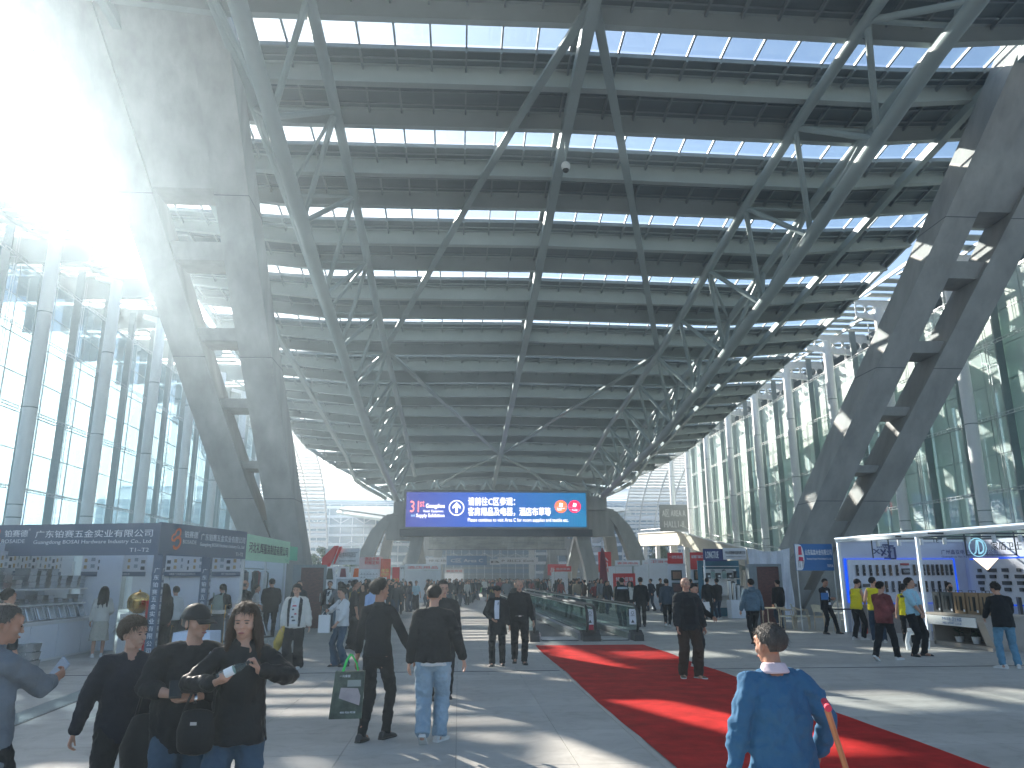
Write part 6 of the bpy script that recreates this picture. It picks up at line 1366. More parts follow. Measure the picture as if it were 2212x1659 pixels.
p = person('long haired woman in dark jacket and wide jeans holding a plastic bottle', -1.42, 5.5, 174, 1.61, .96, ('jacket', K_leather, {'hem': .80, 'ease': .028, 'flare': .02, 'wr': .024}), ('wide', K_jean), ('long', HBr), lod=0,
           arms={'r': (.12, .30, 1.22, (1, -.3, -.4)), 'l': (-.15, .29, 1.29, (-1, -.3, -.4)), 'hr': ((-.6, .5, .25), (-.2, -.2, .9)), 'hl': ((.35, .30, .8), (.7, .2, -.1)), 'gr': .8, 'gl': .75}, head=(4, -3), legs={'r': (.13, .08, 0), 'l': (-.13, -.08, 0)}, skin=SK)
decal('inner_top', p['top'], [(-.045, 1.34), (.045, 1.36), (.055, 1.2), (.04, .95), (-.04, .95), (-.055, 1.2)], K_blk, p['thing'], 1, .012)
bo = thing('water_bottle', 'small clear plastic bottle with white label in the long haired woman\'s hands', 'bottle', (-1.40, 5.18, 1.20))
a_, b2 = V((-.08, .0, -.01)), V((.09, .0, .07)); part('body', MB().tube([a_, lerp(a_, b2, .1), lerp(a_, b2, .75), lerp(a_, b2, .9), b2], [.024, .027, .026, .013, .012], 14), M_clear, bo); part('label', MB().tube([lerp(a_, b2, .25), lerp(a_, b2, .55)], .0285, 14, False), M_white, bo)
part('cap', MB().tube([b2, b2 + V((.02, 0, .01))], .015, 10), M_black, bo)
hbg = thing('handbag', 'soft black shoulder bag at the hip of the long haired woman', 'bag', (-1.63, 5.33, .86)); q = MB(); chain(q, [(0, 0, -.10), (0, 0, 0), (0, 0, .10)], [(.11, .05), (.12, .055), (.095, .03)], 18); part('body', q, K_leather, hbg); part('strap', MB().tube([(-.09, 0, .10), (-.0, .10, .42), (.06, .12, .42), (.09, .02, .10)], .008, 6), K_leather, hbg); part('clasp', MB().box((0, -.06, .05), (.04, .01, .02)), M_metal, hbg)
hb2 = thing('shoulder_bag', 'large dark bag carried between the short haired woman and the man in the cap', 'bag', (-2.08, 5.72, .70)); q = MB(); chain(q, [(0, 0, -.2), (0, 0, 0), (0, 0, .17)], [(.13, .07), (.16, .09), (.10, .04)], 18); part('body', q, K_leather, hb2); part('strap', MB().tube([(-.08, 0, .15), (-.02, .05, .55), (.05, .0, .15)], .012, 6), K_leather, hb2)
# --- man at the left edge with a phone
p = person('man in grey suit jacket at the left edge, reading his phone', -2.71, 4.95, 28, 1.63, 1.1, ('suit', K_grey, {'hem': .72, 'wr': .022}), ('straight', K_blk), ('crew', HG), lod=0, arms={'r': (.0, .40, 1.22, (1, -.3, -.6)), 'l': (-.26, .1, .9), 'hr': ((.1, .85, .45), (-.8, -.2, .3)), 'gr': .6}, head=(22, -8), skin=SK2)
ph = thing('mobile_phone', 'light blue phone in the raised hand of the man at the left edge', 'phone', (-2.55, 5.42, 1.22), R(-20)); part('body', MB().box((0, 0, 0), (.075, .012, .15), M=Matrix.Rotation(R(40), 3, 'Y')), mat('phone pale', (.35, .42, .50), .3), ph); part('screen', MB().box((0, .008, 0), (.068, .002, .14), M=Matrix.Rotation(R(40), 3, 'Y')), M_black, ph)
person('dark haired person mostly hidden behind the man at the left edge', -6.5, 12.0, 30, 1.64, 1.0, ('jacket', K_char), ('slim', K_blk), ('short', HB), lod=1)
# --- man in blue with crutch
p = person('greying man in blue sweater seen from behind on the red carpet, leaning on a crutch', 1.80, 4.5, -4, 1.50, 1.08, ('sweater', K_blue, {'hem': .78, 'ease': .035, 'wr': .034}), ('straight', K_char), ('short', HG), lod=0, arms={'r': (.30, .12, .92, (1, -.8, 0)), 'l': (-.33, .04, .80, (-1, -.6, 0))}, head=(-20, -4), lean=.06, skin=SK2)
q = MB(); chain(q, [p['spine'][-1] + V((0, -.006, -.015)), p['spine'][-1] + V((0, .0, .045))], [(.088, .082), (.064, .062)], 20, cap=False); rpart('shirt_collar', q, C_('pink shirt', (.60, .50, .54), var=.04), p['thing'], .008, 2, .006)
crt = thing('crutch', 'wooden crutch with a red pad under the right arm of the man in blue', 'crutch', (2.03, 4.34, -.09)); M_cw = mat('crutch wood', (.42, .17, .07), .5, var=.3, scale=6, stretch=(1, 1, .3))
part('shaft', MB().tube([(-.09, -.13, 1.20), (.06, -.04, .75), (.16, .0, .02)], .015, 8), M_cw, crt); part('shaft', MB().tube([(-.05, -.05, 1.20), (.09, .04, .75), (.17, .01, .3)], .013, 8), M_cw, crt); part('arm_pad', MB().tube([(-.10, -.17, 1.21), (-.04, .0, 1.22)], .018, 10), mat('crutch pad red', (.6, .03, .07), .7), crt); part('grip', MB().tube([(.05, -.06, .80), (.09, .05, .80)], .02, 8), mat('crutch pad red', (.6, .03, .07), .7), crt); part('tip', MB().tube([(.16, 0, .0), (.158, 0, .05)], .022, 8), M_rubber, crt)
# --- two men walking away
p = person('tall man in fitted black sweater carrying a printed bag, walking away', -.93, 9.55, 22, 1.76, .98, ('sweater', K_blk2, {'hem': .88, 'ease': .012, 'fa': .86, 'collar': .03, 'wr': .012}), ('slim', K_blk), ('quiff', HB), lod=0, arms={'r': (.40, .10, .86, (.6, -1, 0)), 'l': (-.26, .0, .82)}, legs={'r': (.07, .12, 0, 0, 10), 'l': (-.09, -.14, .0, 6, -4)}, head=(28, 2), skin=SK2)
p = person('man in black knitted jacket and light baggy jeans, walking away beside him', -.28, 9.35, 4, 1.70, 1.06, ('jacket', K_blk, {'hem': .86, 'ease': .04, 'wr': .018}), ('loose', K_light), ('crew', HB), M_shoew, lod=0, arms={'r': (.36, .06, .84, (.8, -1, 0)), 'l': (-.27, .0, .83)}, legs={'r': (.08, .10, 0, 0, 25), 'l': (-.08, -.16, .05, 38, 0)}, head=(6, -4), skin=SK)
q = MB(); chain(q, [V((0, 0, .82)), V((0, 0, .90))], [(.185, .14), (.18, .135)], 22, cap=False); rpart('tshirt_hem', q, K_white, p['thing'], .012, 2, .01)
bg_ = thing('shopping_bag', 'dark green printed shopping bag with bright green handles, held by the tall man', 'bag', (-1.24, 9.42, .26), R(4)); M_bagp = mat('bag dark green', (.035, .060, .042), .45, var=.6, scale=9, col2=(.10, .14, .10), bump=.4, bscale=8)
part('body', MB().prism([(-.19, -.06, 0), (.17, -.06, .0), (.19, -.05, .50), (-.14, -.05, .50)], (0, .11, 0)), M_bagp, bg_)
M_gr = mat('bag green handle', (.02, .62, .10), .5, var=0); part('handle', MB().tube([(-.06, -.03, .49), (-.02, -.03, .62), (.02, 0, .68)], .016, 6), M_gr, bg_); part('handle', MB().tube([(.11, .03, .49), (.09, .02, .58), (.03, 0, .68)], .010, 6), M_gr, bg_)
part('print', MB().prism([(-.09, -.066, .22), (.14, -.066, .14), (.15, -.066, .24), (.12, -.066, .32), (-.07, -.066, .33)], (0, .004, 0)), mat('bag print pale', (.42, .36, .36), .6, var=.3), bg_); part('print', MB().prism([(.0, -.066, .34), (.15, -.066, .34), (.15, -.066, .41), (.0, -.066, .41)], (0, .004, 0)), mat('bag print grey', (.30, .33, .30), .6), bg_)
text('一元家居', bg_, M_txtw, (-.09, -.07, .44), width=.12); text('400-926-9558', bg_, M_txtw, (-.07, -.072, .06), width=.17)
# --- man with glasses behind, two older men, carpet man
person('man in black with glasses, half hidden behind the man in baggy jeans', -.24, 12.6, 176, 1.74, 1.08, ('coat', K_blk, {'hem': .72}), ('straight', K_blk), ('short', HB), lod=1, glasses=1, head=(-12, 0), skin=SK)
p = person('older man in dark flat cap, black suit and white shirt, walking toward the camera', .84, 17.1, 186, 1.62, 1.0, ('suit', K_blk, {'hem': .66, 'ease': .034, 'flare': .03}), ('straight', K_blk), ('cap', K_blk), lod=1, arms={'r': (.10, .22, 1.0, (1, -.5, 0)), 'l': (-.27, .05, .84)}, legs={'r': (.11, .05, 0), 'l': (-.11, -.05, 0)}, head=(-24, 4), skin=SK2)
decal('shirt_front', p['top'], [(-.05, 1.33), (.05, 1.33), (.062, 1.15), (.05, .95), (-.045, .95), (-.03, 1.15)], K_shirt, p['thing'], 1, .006)
p = person('bald man in black zip jacket and belt, walking toward the camera', 1.34, 17.5, 180, 1.74, 1.08, ('jacket', K_blk2, {'hem': .84, 'collar': .04}), ('straight', K_blk), ('bald', None), lod=1, arms={'r': (.30, .02, .82), 'l': (-.30, .08, .82)}, legs={'r': (.09, -.14, .03, 25), 'l': (-.09, .16, 0)}, head=(2, -6), skin=SK)
q = MB().tube([(-.09, .16, 0.99), (.09, .16, .99)], .02, 6); part('belt', q, M_black, p['thing']); part('buckle', MB().box((0, .185, .99), (.06, .01, .03)), M_metal, p['thing'])
p = person('bald man with glasses in dark jacket and brown baggy trousers standing on the red carpet', 4.28, 14.75, 178, 1.78, 1.02, ('jacket', K_char, {'hem': .80, 'ease': .05, 'wr': .026}), ('loose', K_brown), ('bald', None), M_shoebr, lod=0, glasses=2, arms={'r': (.24, .16, .86, (1, -.7, 0)), 'l': (-.30, .02, .84)}, legs={'r': (.13, -.02, 0, 0, 12), 'l': (-.12, .08, 0, 0, -28)}, head=(-8, 2), skin=SK)
decal('inner_tshirt', p['top'], [(-.09, 1.42), (.09, 1.42), (.11, 1.2), (.10, .95), (-.10, .95), (-.11, 1.2)], K_blk, p['thing'], 1, .014)
person('man in dark jacket checking his phone behind the carpet man', 4.95, 16.6, 150, 1.66, 1.0, ('jacket', K_blk), ('straight', K_blk), ('short', HB), M_shoew, lod=1, arms={'r': (.10, .25, 1.05), 'l': (-.30, .28, 1.0)}, head=(-10, -12))
# --- left middle
p = person('woman in cream bomber jacket over a printed white shirt, umbrella in hand', -3.38, 17.0, 182, 1.66, 1.08, ('jacket', K_cream, {'hem': .82, 'ease': .06, 'wr': .03, 'collar': .03}), ('wide', K_blk), ('bowl', HB), M_shoew, lod=1, arms={'r': (.24, .12, .86, (1, -.8, 0)), 'l': (-.32, .04, .80, (-1, -.6, 0))}, head=(4, -2))
decal('shirt_front', p['top'], [(-.085, 1.40), (.085, 1.40), (.10, 1.15), (.10, .88), (-.10, .88), (-.10, 1.15)], K_white, p['thing'], 1, .006)
for sx in (-1, 1): decal('dark_lining', p['top'], [(sx * .085, 1.42), (sx * .15, 1.36), (sx * .15, 1.1), (sx * .13, .83), (sx * .09, .83), (sx * .10, 1.15)][::sx], K_blk, p['thing'], 1, .007)
for (xx, zz, ww, c) in ((.0, 1.24, .10, 'r'), (.02, 1.17, .05, 'k'), (-.03, 1.08, .05, 'r'), (.03, 1.02, .06, 'k'), (.0, .95, .08, 'k')): decal('shirt_print', p['top'], [(xx - ww / 2, zz - .012), (xx + ww / 2, zz - .016), (xx + ww / 2 - .01, zz + .014), (xx - ww / 3, zz + .018)], mat('print red', (.45, .06, .09), .7) if c == 'r' else M_ink, p['thing'], 1, .010)
um = thing('umbrella', 'folded yellow and brown umbrella hanging from the woman in the cream jacket', 'umbrella', (-3.62, 16.9, 0)); part('canopy', MB().tube([(-.12, 0, .28), (-.06, 0, .5), (.0, 0, .72), (.03, 0, .85)], [.02, .10, .07, .025], 10), mat('umbrella yellow', (.50, .34, .05), .6, var=.5), um); part('handle', MB().tube([(.03, 0, .83), (.06, 0, 1.0)], .012, 6), M_black, um)
p = person('woman in white striped-collar sweater and flared jeans looking at her phone', -2.46, 17.3, 232, 1.60, 1.0, ('sweater', K_white, {'hem': .86, 'ease': .03, 'fa': .8}), ('flare', K_jean), ('pony', HB), M_shoeb, lod=1, arms={'r': (.16, .30, 1.20, (1, -.3, -.5)), 'l': (-.14, .22, .92, (-1, -.5, 0)), 'gr': .6}, head=(0, -10))
decal('neck_stripe', p['top'], [(-.07, 1.37), (-.045, 1.38), (.0, 1.27), (.045, 1.38), (.07, 1.37), (.0, 1.235)], M_ink, p['thing'], 1, .005); decal('lettering', p['top'], ['SIMONS', 0, 1.13, .17, .035], M_ink, p['thing'], 1, .006)
ph = thing('mobile_phone', 'dark phone held up by the woman in the white sweater', 'phone', (-2.80, 17.2, 1.17)); part('body', MB().box((0, 0, 0), (.08, .012, .16), M=Matrix.Rotation(R(-30), 3, 'Y')), M_black, ph); part('screen', MB().box((0, .008, 0), (.07, .002, .15), M=Matrix.Rotation(R(-30), 3, 'Y')), M_dark, ph)
q = thing('black_coat', 'black coat draped over the arm of the woman in the white sweater', 'coat', (-2.22, 17.35, .55)); mb = MB(); chain(mb, [(0, 0, .38), (.04, 0, .15), (.02, 0, -.12), (-.03, 0, -.18)], [(.08, .10), (.15, .11), (.17, .08), (.10, .04)], 14); rpart('drape', mb, K_blk, q, .014, 2, .04, .07)
tbag = thing('tote_bag', 'white paper tote in front of the woman in the white sweater', 'bag', (-2.82, 17.25, .86)); part('body', MB().box((0, 0, 0), (.24, .10, .36)), M_white, tbag); part('handle', MB().tube([(-.06, 0, .18), (0, 0, .27), (.06, 0, .18)], .008, 5), M_white, tbag)
p = person('man in open black jacket over a white tee standing before the red leaf door', -4.55, 28.6, 178, 1.70, 1.0, ('jacket', K_blk), ('straight', K_dkjean), ('short', HB), lod=1); decal('inner_tshirt', p['top'], [(-.08, 1.40), (.08, 1.40), (.09, 1.15), (.09, .92), (-.09, .92), (-.09, 1.15)], K_white, p['thing'], 1, .006)
person('man in dark hooded coat seen from behind at the green booth corner', -5.72, 24.9, -12, 1.78, 1.12, ('jacket', K_blk, {'hem': .76, 'ease': .05}), ('slim', K_blk), ('short', HB), M_shoew, lod=1, arms={'r': (.2, .26, 1.0), 'l': (-.2, .28, 1.0)}, head=(-20, -12))
p = person('woman with pale green backpack and stone trousers, seen from behind', -6.35, 22.0, -18, 1.64, 1.0, ('shirt', K_blk), ('straight', K_gtr), ('pony', HB), lod=1, arms={'r': (.2, .3, 1.05), 'l': (-.42, .3, 1.15)}, head=(-30, -8))
bp_ = thing('backpack', 'pale green backpack on the back of the woman in stone trousers', 'backpack', (-6.40, 21.80, 1.12), R(18)); q = MB(); chain(q, [(0, 0, -.22), (0, 0, 0), (0, 0, .2)], [(.14, .08), (.15, .09), (.11, .06)], 16); part('body', q, C_('sage', (.24, .28, .24)), bp_); part('pocket', MB().box((0, -.10, -.08), (.2, .04, .18)), C_('sage', (.24, .28, .24)), bp_)
for s_ in (-1, 1): part('strap', MB().tube([(s_ * .09, .02, .18), (s_ * .12, .10, .30), (s_ * .12, .2, .2)], .018, 6), C_('sage', (.24, .28, .24)), bp_)
person('bald man in dark coat standing right of the backpack, seen from behind', -5.98, 22.7, 24, 1.74, 1.06, ('jacket', K_char), ('straight', K_blk), ('bald', HG), lod=1, head=(20, -6), skin=SK)
person('long haired woman in white knit and pale skirt browsing the pan shelves', -8.55, 19.9, -22, 1.60, .95, ('sweater', K_cream, {'ease': .03}), ('skirt', C_('oat', (.46, .43, .36), var=.08)), ('long', HB), M_shoew, lod=1, arms={'r': (.2, .3, 1.05), 'l': (-.24, .06, .82)}, head=(10, -10))
person('woman in black with long hair behind the corner post of the booth', -7.0, 19.6, -60, 1.66, .98, ('jacket', K_blk), ('slim', K_blk), ('long', HB), lod=1, head=(-20, -12))
person('person in white top partly hidden by the woman in black behind the post', -7.1, 20.6, -40, 1.60, .95, ('shirt', K_white), ('slim', K_char), ('short', HB), lod=2)
person('man in white tee seen between the bald man and the dark coat', -6.35, 25.6, 70, 1.60, 1.0, ('tee', K_white), ('straight', K_dkjean), ('short', HB), lod=1, arms={'r': (.14, .22, 1.0), 'l': (-.2, .2, .95)})
person('woman in pale shirt with long dark hair browsing garments', -5.5, 27.4, 40, 1.58, .92, ('shirt', K_sky), ('slim', K_dkjean), ('long', HB), lod=2)
person('grey haired man in dark jacket walking by the near leg', -4.95, 25.2, 160, 1.72, 1.05, ('jacket', K_char), ('straight', K_blk), ('crew', HG), lod=2)
person('man in black tee facing right among the left crowd', -2.75, 21.4, 75, 1.74, 1.05, ('tee', K_blk, {'fa': .52}), ('straight', K_blk), ('short', HB), lod=1, skin=SK2)
p = person('man in light blue shirt with black shoulder strap behind the tall man', -2.18, 20.4, 120, 1.68, 1.05, ('shirt', K_sky), ('slim', K_blk), ('short', HB), lod=1)
person('dark haired woman in brown coat looking left in the left crowd', -3.0, 25.5, 210, 1.62, .95, ('coat', K_brown), ('slim', K_blk), ('long', HBr), lod=2)
person('man in olive jacket with lanyard in the left crowd', -3.75, 29.5, 170, 1.74, 1.05, ('jacket', K_green), ('straight', K_blk), ('short', HB), lod=2)
person('woman in pale sky top, sunglasses and black trousers walking toward the camera', -2.45, 46.5, 182, 1.66, .95, ('tee', K_polo), ('wide', K_blk), ('bun', HB), M_shoew, lod=2, glasses=3)
person('woman in plaid shirt and jeans beside the sunglasses woman', -2.95, 49.5, 184, 1.62, .95, ('shirt', K_plaid), ('straight', K_jean), ('long', HBr), M_shoew, lod=2)
person('girl in black dress and white shoes left of the plaid shirt', -3.75, 48.5, 176, 1.62, .95, ('shirt', K_blk), ('straight', K_dkjean), ('long', HB), M_shoew, lod=2)
person('broad man in olive coat, arms behind, at the foot of the far left leg', -4.6, 55, 178, 1.74, 1.15, ('jacket', K_green, {'hem': .74}), ('straight', K_blk), ('bald', HG), lod=2)
person('second older man in dark jacket beside the olive coat', -4.05, 54.6, 182, 1.72, 1.12, ('jacket', K_char), ('straight', K_blk), ('short', HG), lod=2)
person('lone figure in dark coat with a bag in the middle of the open walkway', .98, 60, 176, 1.72, 1.0, ('coat', K_char), ('straight', K_dkjean), ('short', HB), lod=2)
person('man in white sweater carrying a green bag, seen from behind in mid distance', 2.55, 78, 4, 1.78, 1.08, ('sweater', K_white), ('straight', K_dkjean), ('short', HB), lod=2)
gb_ = thing('green_bag', 'bright green bag beside the distant man in the white sweater', 'bag', (2.05, 77.6, .55)); part('body', MB().box((0, 0, .2), (.42, .15, .55)), M_gr, gb_); part('handle', MB().tube([(-.1, 0, .47), (0, 0, .62), (.1, 0, .47)], .015, 5), M_gr, gb_)
p = person('bald man in navy shirt with yellow letters on the back, mid distance', 1.62, 37.5, 10, 1.70, 1.05, ('tee', K_navy), ('straight', K_blk), ('bald', HG), lod=2, skin=SK2); decal('lettering', p['top'], ['FBI', 0, 1.15, .24, .12], mat('print yellow', (.5, .4, .1), .7), p['thing'], -1, .01)
person('woman in black with crossed bag walking beside the left walkway', 2.6, 36, 200, 1.62, .98, ('jacket', K_blk), ('slim', K_blk), ('bun', HB), lod=2)
# --- right middle
p = person('man in black track jacket with pale shoulder band, seen from behind past the walkways', 6.35, 30.6, -6, 1.78, 1.1, ('jacket', K_blk), ('straight', K_dkjean), ('short', HB), lod=1); decal('shoulder_band', p['top'], [(-.20, 1.45), (.20, 1.45), (.22, 1.37), (-.22, 1.37)], C_('pale band', (.42, .50, .54)), p['thing'], -1, .008)
person('woman in white blouse and black trousers facing the camera by the partitions', 8.05, 37, 182, 1.62, .92, ('shirt', K_cream), ('straight', K_blk), ('long', HB), M_shoew, lod=2)
person('man in all black walking away past the right walkway', 6.95, 30.0, 6, 1.80, 1.06, ('sweater', K_blk, {'ease': .03}), ('straight', K_blk), ('short', HB), lod=1)
person('man in grey blue jacket walking away left of the red boards', 7.9, 29.8, 14, 1.74, 1.08, ('jacket', C_('slate', (.045, .065, .085))), ('slim', K_blk), ('short', HB), M_shoew, lod=1, legs={'r': (.06, .16, 0), 'l': (-.08, -.16, .03, 20)})
person('man in dark cap watching the red topped board', 8.9, 33.5, 10, 1.70, 1.0, ('jacket', K_char), ('straight', K_blk), ('short', HB), lod=2)
person('visitor in black jacket and jeans at the appliance table', 11.55, 34.9, -8, 1.74, 1.05, ('jacket', K_blk), ('slim', K_dkjean), ('short', HB), M_shoew, lod=1, arms={'r': (.15, .25, 1.0), 'l': (-.15, .25, 1.0)})
person('visitor in black beside him holding a pale paper bag', 11.05, 34.7, 40, 1.76, 1.02, ('jacket', K_blk2), ('slim', K_blk), ('short', HB), lod=1)
person('man in green grey shirt at the left post of the appliance booth', 10.75, 36.2, 60, 1.72, 1.0, ('shirt', C_('moss', (.12, .16, .14))), ('straight', K_blk), ('short', HB), lod=2)
person('saleswoman with long black hair inside the appliance booth', 13.0, 36.9, 200, 1.62, .95, ('shirt', K_blk), ('slim', K_blk), ('long', HB), lod=2)
pb_ = thing('paper_bag', 'pale printed paper bag carried at the appliance booth', 'bag', (10.75, 34.3, .35)); part('body', MB().box((0, 0, .2), (.42, .12, .42)), M_paper, pb_); part('handle', MB().tube([(-.1, 0, .4), (0, 0, .5), (.1, 0, .4)], .008, 5), M_paper, pb_)
p = person('man in grey blue hooded sweatshirt walking away near the white sheet', 8.30, 22.1, 6, 1.74, 1.05, ('sweater', K_hood, {'ease': .045, 'hem': .86, 'wr': .024}), ('slim', K_blk), ('short', HB), lod=1, glasses=1, arms={'r': (.33, .1, .82), 'l': (-.32, .05, .82)}, legs={'r': (.06, .2, 0), 'l': (-.08, -.22, .04, 30)}, head=(-18, 0))
q = MB(); q.sphere(p['spine'][-1] + V((0, -.06, -.02)), (.12, .08, .09), 14, 10); rpart('hood', q, K_hood, p['thing'], .013, 2, .01)
person('man in black jacket with small backpack before the red leaf door', 11.75, 28.6, -20, 1.70, 1.05, ('jacket', K_blk, {'hem': .78, 'ease': .06}), ('straight', K_dkjean), ('short', HB), lod=1)
# --- furniture booth and lock booth
p = person('man in black suit with a blue folder by the wooden chairs, looking at his phone', 12.05, 25.5, 158, 1.74, 1.0, ('suit', K_blk), ('slim', K_blk), ('crew', HB), lod=1, arms={'r': (.0, .24, 1.1), 'l': (-.06, .26, 1.08)}, legs={'r': (.10, -.02, 0), 'l': (-.34, .10, 0)}, head=(-6, -16), skin=SK2)
decal('shirt_front', p['top'], [(-.05, 1.36), (.05, 1.36), (.03, 1.15), (.0, 1.02), (-.03, 1.15)], K_shirt, p['thing'], 1, .006); decal('badge', p['top'], [(-.08, .92), (.03, .92), (.03, 1.0), (-.08, 1.0)], M_paper, p['thing'], 1, .02)
fo_ = thing('folder', 'blue folder pressed against the chest of the man in the suit', 'folder', (12.0, 25.26, 1.17), R(10)); part('cover', MB().box((-.08, 0, .02), (.27, .015, .22)), M_blue, fo_); part('paper', MB().box((-.08, .01, .02), (.25, .008, .20)), M_paper, fo_)
def vest_print(p): decal('reflective_band', p['top'], [(-.10, 1.25), (.10, 1.25), (.10, 1.31), (-.10, 1.31)], M_black, p['thing'], -1, .006); decal('lettering', p['top'], ['工作人员', 0, 1.14, .16, .035], M_black, p['thing'], -1, .006)
p = person('man in yellow vest over dark long sleeves bending over a phone, nearest the blue edge', 11.85, 23.1, 68, 1.74, 1.0, ('vest', K_yel, {'under': K_char, 'wr': .02}), ('straight', K_blk), ('short', HB), M_shoew, lod=1, arms={'r': (.10, .34, 1.10, (.5, -1, 0)), 'l': (-.08, .34, 1.08)}, head=(0, -24), lean=.12)
p = person('man in yellow vest with black back lettering and jeans, looking right', 11.85, 22.0, 22, 1.78, 1.05, ('vest', K_yel, {'under': K_brown, 'wr': .02}), ('straight', K_dkjean), ('short', HB), M_shoew, lod=1, arms={'r': (.28, .24, 1.0), 'l': (-.24, .2, 1.0)}, legs={'r': (.14, .0, 0), 'l': (-.1, .05, 0)}, head=(50, 0)); vest_print(p)
p = person('woman in yellow vest half hidden behind the man in the polo shirt', 12.15, 21.0, 30, 1.60, .98, ('vest', K_yel, {'under': K_yel}), ('slim', K_blk), ('pony', HB), M_shoew, lod=1, head=(40, 0)); vest_print(p)
person('woman in yellow vest inside the lock booth behind the sample cases', 14.5, 22.6, 40, 1.52, .95, ('vest', K_yel, {'under': K_blk}), ('slim', K_blk), ('bun', HB), lod=2)
person('man in white shirt inside the lock booth behind the seated vest', 15.0, 23.4, 150, 1.62, 1.0, ('shirt', K_white), ('slim', K_blk), ('short', HB), lod=2)
person('man in mottled maroon shirt striding in front of the lock booth, white trainers', 9.50, 17.35, 64, 1.68, 1.05, ('tee', K_mar, {'fa': .6, 'hem': .80, 'ease': .035}), ('straight', K_blk), ('short', HB), M_shoew, lod=0, arms={'r': (.10, .26, .98, (.6, -1, 0)), 'l': (-.12, .25, .95)}, legs={'r': (.02, .33, 0, 0, 0), 'l': (-.04, -.38, .05, 35, 0)}, head=(8, -4), skin=SK, belly=.02)
p = person('man in pale aqua polo and lanyard with hands clasped, standing by the counter', 10.72, 18.25, 150, 1.76, 1.08, ('tee', K_polo, {'fa': .48, 'hem': .88, 'collar': .03}), ('straight', K_blk), ('short', HB), M_shoeb, lod=0, glasses=1, arms={'r': (.02, .24, .90, (1, -.4, 0)), 'l': (-.03, .25, .91, (-1, -.4, 0)), 'hr': ((-.7, .2, -.5), (0, -1, 0)), 'hl': ((.7, .2, -.5), (0, -1, 0))}, legs={'r': (.14, .0, 0, 0, 25), 'l': (-.18, .05, 0, 0, -20)}, head=(-30, 0), skin=SK)
for sx in (-1, 1): decal('lanyard', p['top'], [(sx * .055, 1.42), (sx * .068, 1.42), (.006, 1.22), (-.006, 1.22)], mat('lanyard pink', (.55, .30, .32), .7), p['thing'], 1, .005)
for zz in (1.10, 1.17): decal('chest_print', p['top'], [(-.02, zz), (.09, zz), (.09, zz + .025), (-.02, zz + .025)], M_blue, p['thing'], 1, .005)
person('man in black blazer and light jeans bending over the sample cases at the right edge', 11.15, 15.75, 22, 1.66, 1.05, ('suit', K_blk2, {'hem': .80, 'ease': .04}), ('straight', C_('washed jeans', (.10, .22, .31), jeans=True)), ('quiff', HB), M_shoew, lod=0, arms={'r': (.2, .40, 1.0), 'l': (-.24, .42, .98)}, legs={'r': (.16, .0, 0, 0, 10), 'l': (-.14, -.10, 0, 0, -60)}, head=(-25, -18), lean=.14, skin=SK)
bc = thing('office_chair', 'black high backed chair inside the lock booth', 'chair', (15.3, 20.5, 0), R(60)); part('backrest', MB().box((0, .2, .98), (.5, .07, .55)), M_black, bc); part('seat', MB().box((0, 0, .48), (.5, .48, .08)), M_black, bc); part('stem', MB().tube([(0, 0, .08), (0, 0, .46)], .03, 8), M_alu, bc)
for q_ in range(5): part('foot', MB().tube([(0, 0, .1), (.28 * math.cos(q_ * 1.257), .28 * math.sin(q_ * 1.257), .03)], .02, 6), M_black, bc)

# --- the farther crowd: low detail figures, one mesh each
def crowd_mesh(i):
    r = random.Random(i); mb = MB(); parts_ = []; s = 1.0; st_ = r.uniform(.05, .22); fem = i % 2
    def grab(f, slot):
        m_ = MB(); f(m_); n0 = len(mb.f); mb.add(m_.v, m_.f); parts_.extend([slot] * (len(mb.f) - n0))
    w = .9 if fem else 1.08; hem = r.choice((.86, .8, .62)) if not fem else r.choice((.9, .84, .6))
    grab(lambda m: chain(m, [(0, 0, 1.44), (0, 0.01, 1.53)], [.05, .05], 8), 0); grab(lambda m: m.sphere((0, .015, 1.58), (.07, .085, .105), 10, 8), 0)
    grab(lambda m: m.sphere((0, -.012, 1.615), (.083, .098, .092), 10, 7), 1)
    if fem: grab(lambda m: chain(m, [(0, -.07, 1.6), (0, -.10, 1.45), (0, -.1, 1.3)], [(.08, .04), (.10, .04), (.06, .02)], 8), 1)
    grab(lambda m: chain(m, [(0, 0, hem), (0, 0, 1.03), (0, 0, 1.22), (0, 0, 1.37), (0, 0, 1.45)], [(.19 * w, .14), (.165 * w, .12), (.185 * w, .13), (.18 * w, .09), (.07, .06)], 10, cap=False), 2)
    for sx in (-1, 1):
        hx, hy, hz = sx * .27, r.uniform(-.05, .25), r.uniform(.8, 1.1) if r.random() < .5 else .82
        el, wr_ = ik(V((sx * .185 * w, 0, 1.37)), V((hx, hy, hz)), .275, .25, V((sx * .3, -1, 0)))
        grab(lambda m: chain(m, [(sx * .17 * w, 0, 1.37), el, wr_], [.065, .055, .045], 7), 2); grab(lambda m: m.sphere(wr_ + (wr_ - el).normalized() * .07, (.035, .035, .06), 6, 5), 0)
        kn, an = ik(V((sx * .09, 0, .88)), V((sx * .1, sx * st_, .08)), .43, .41, V((0, 1, 0)))
        grab(lambda m: chain(m, [(sx * .09, 0, .9), kn, an], [.10, .075, .065 if not fem else .08], 8), 3); grab(lambda m: m.sphere((sx * .1, sx * st_ + .05, .045), (.045, .13, .045), 8, 5), 4)
    return mb, parts_
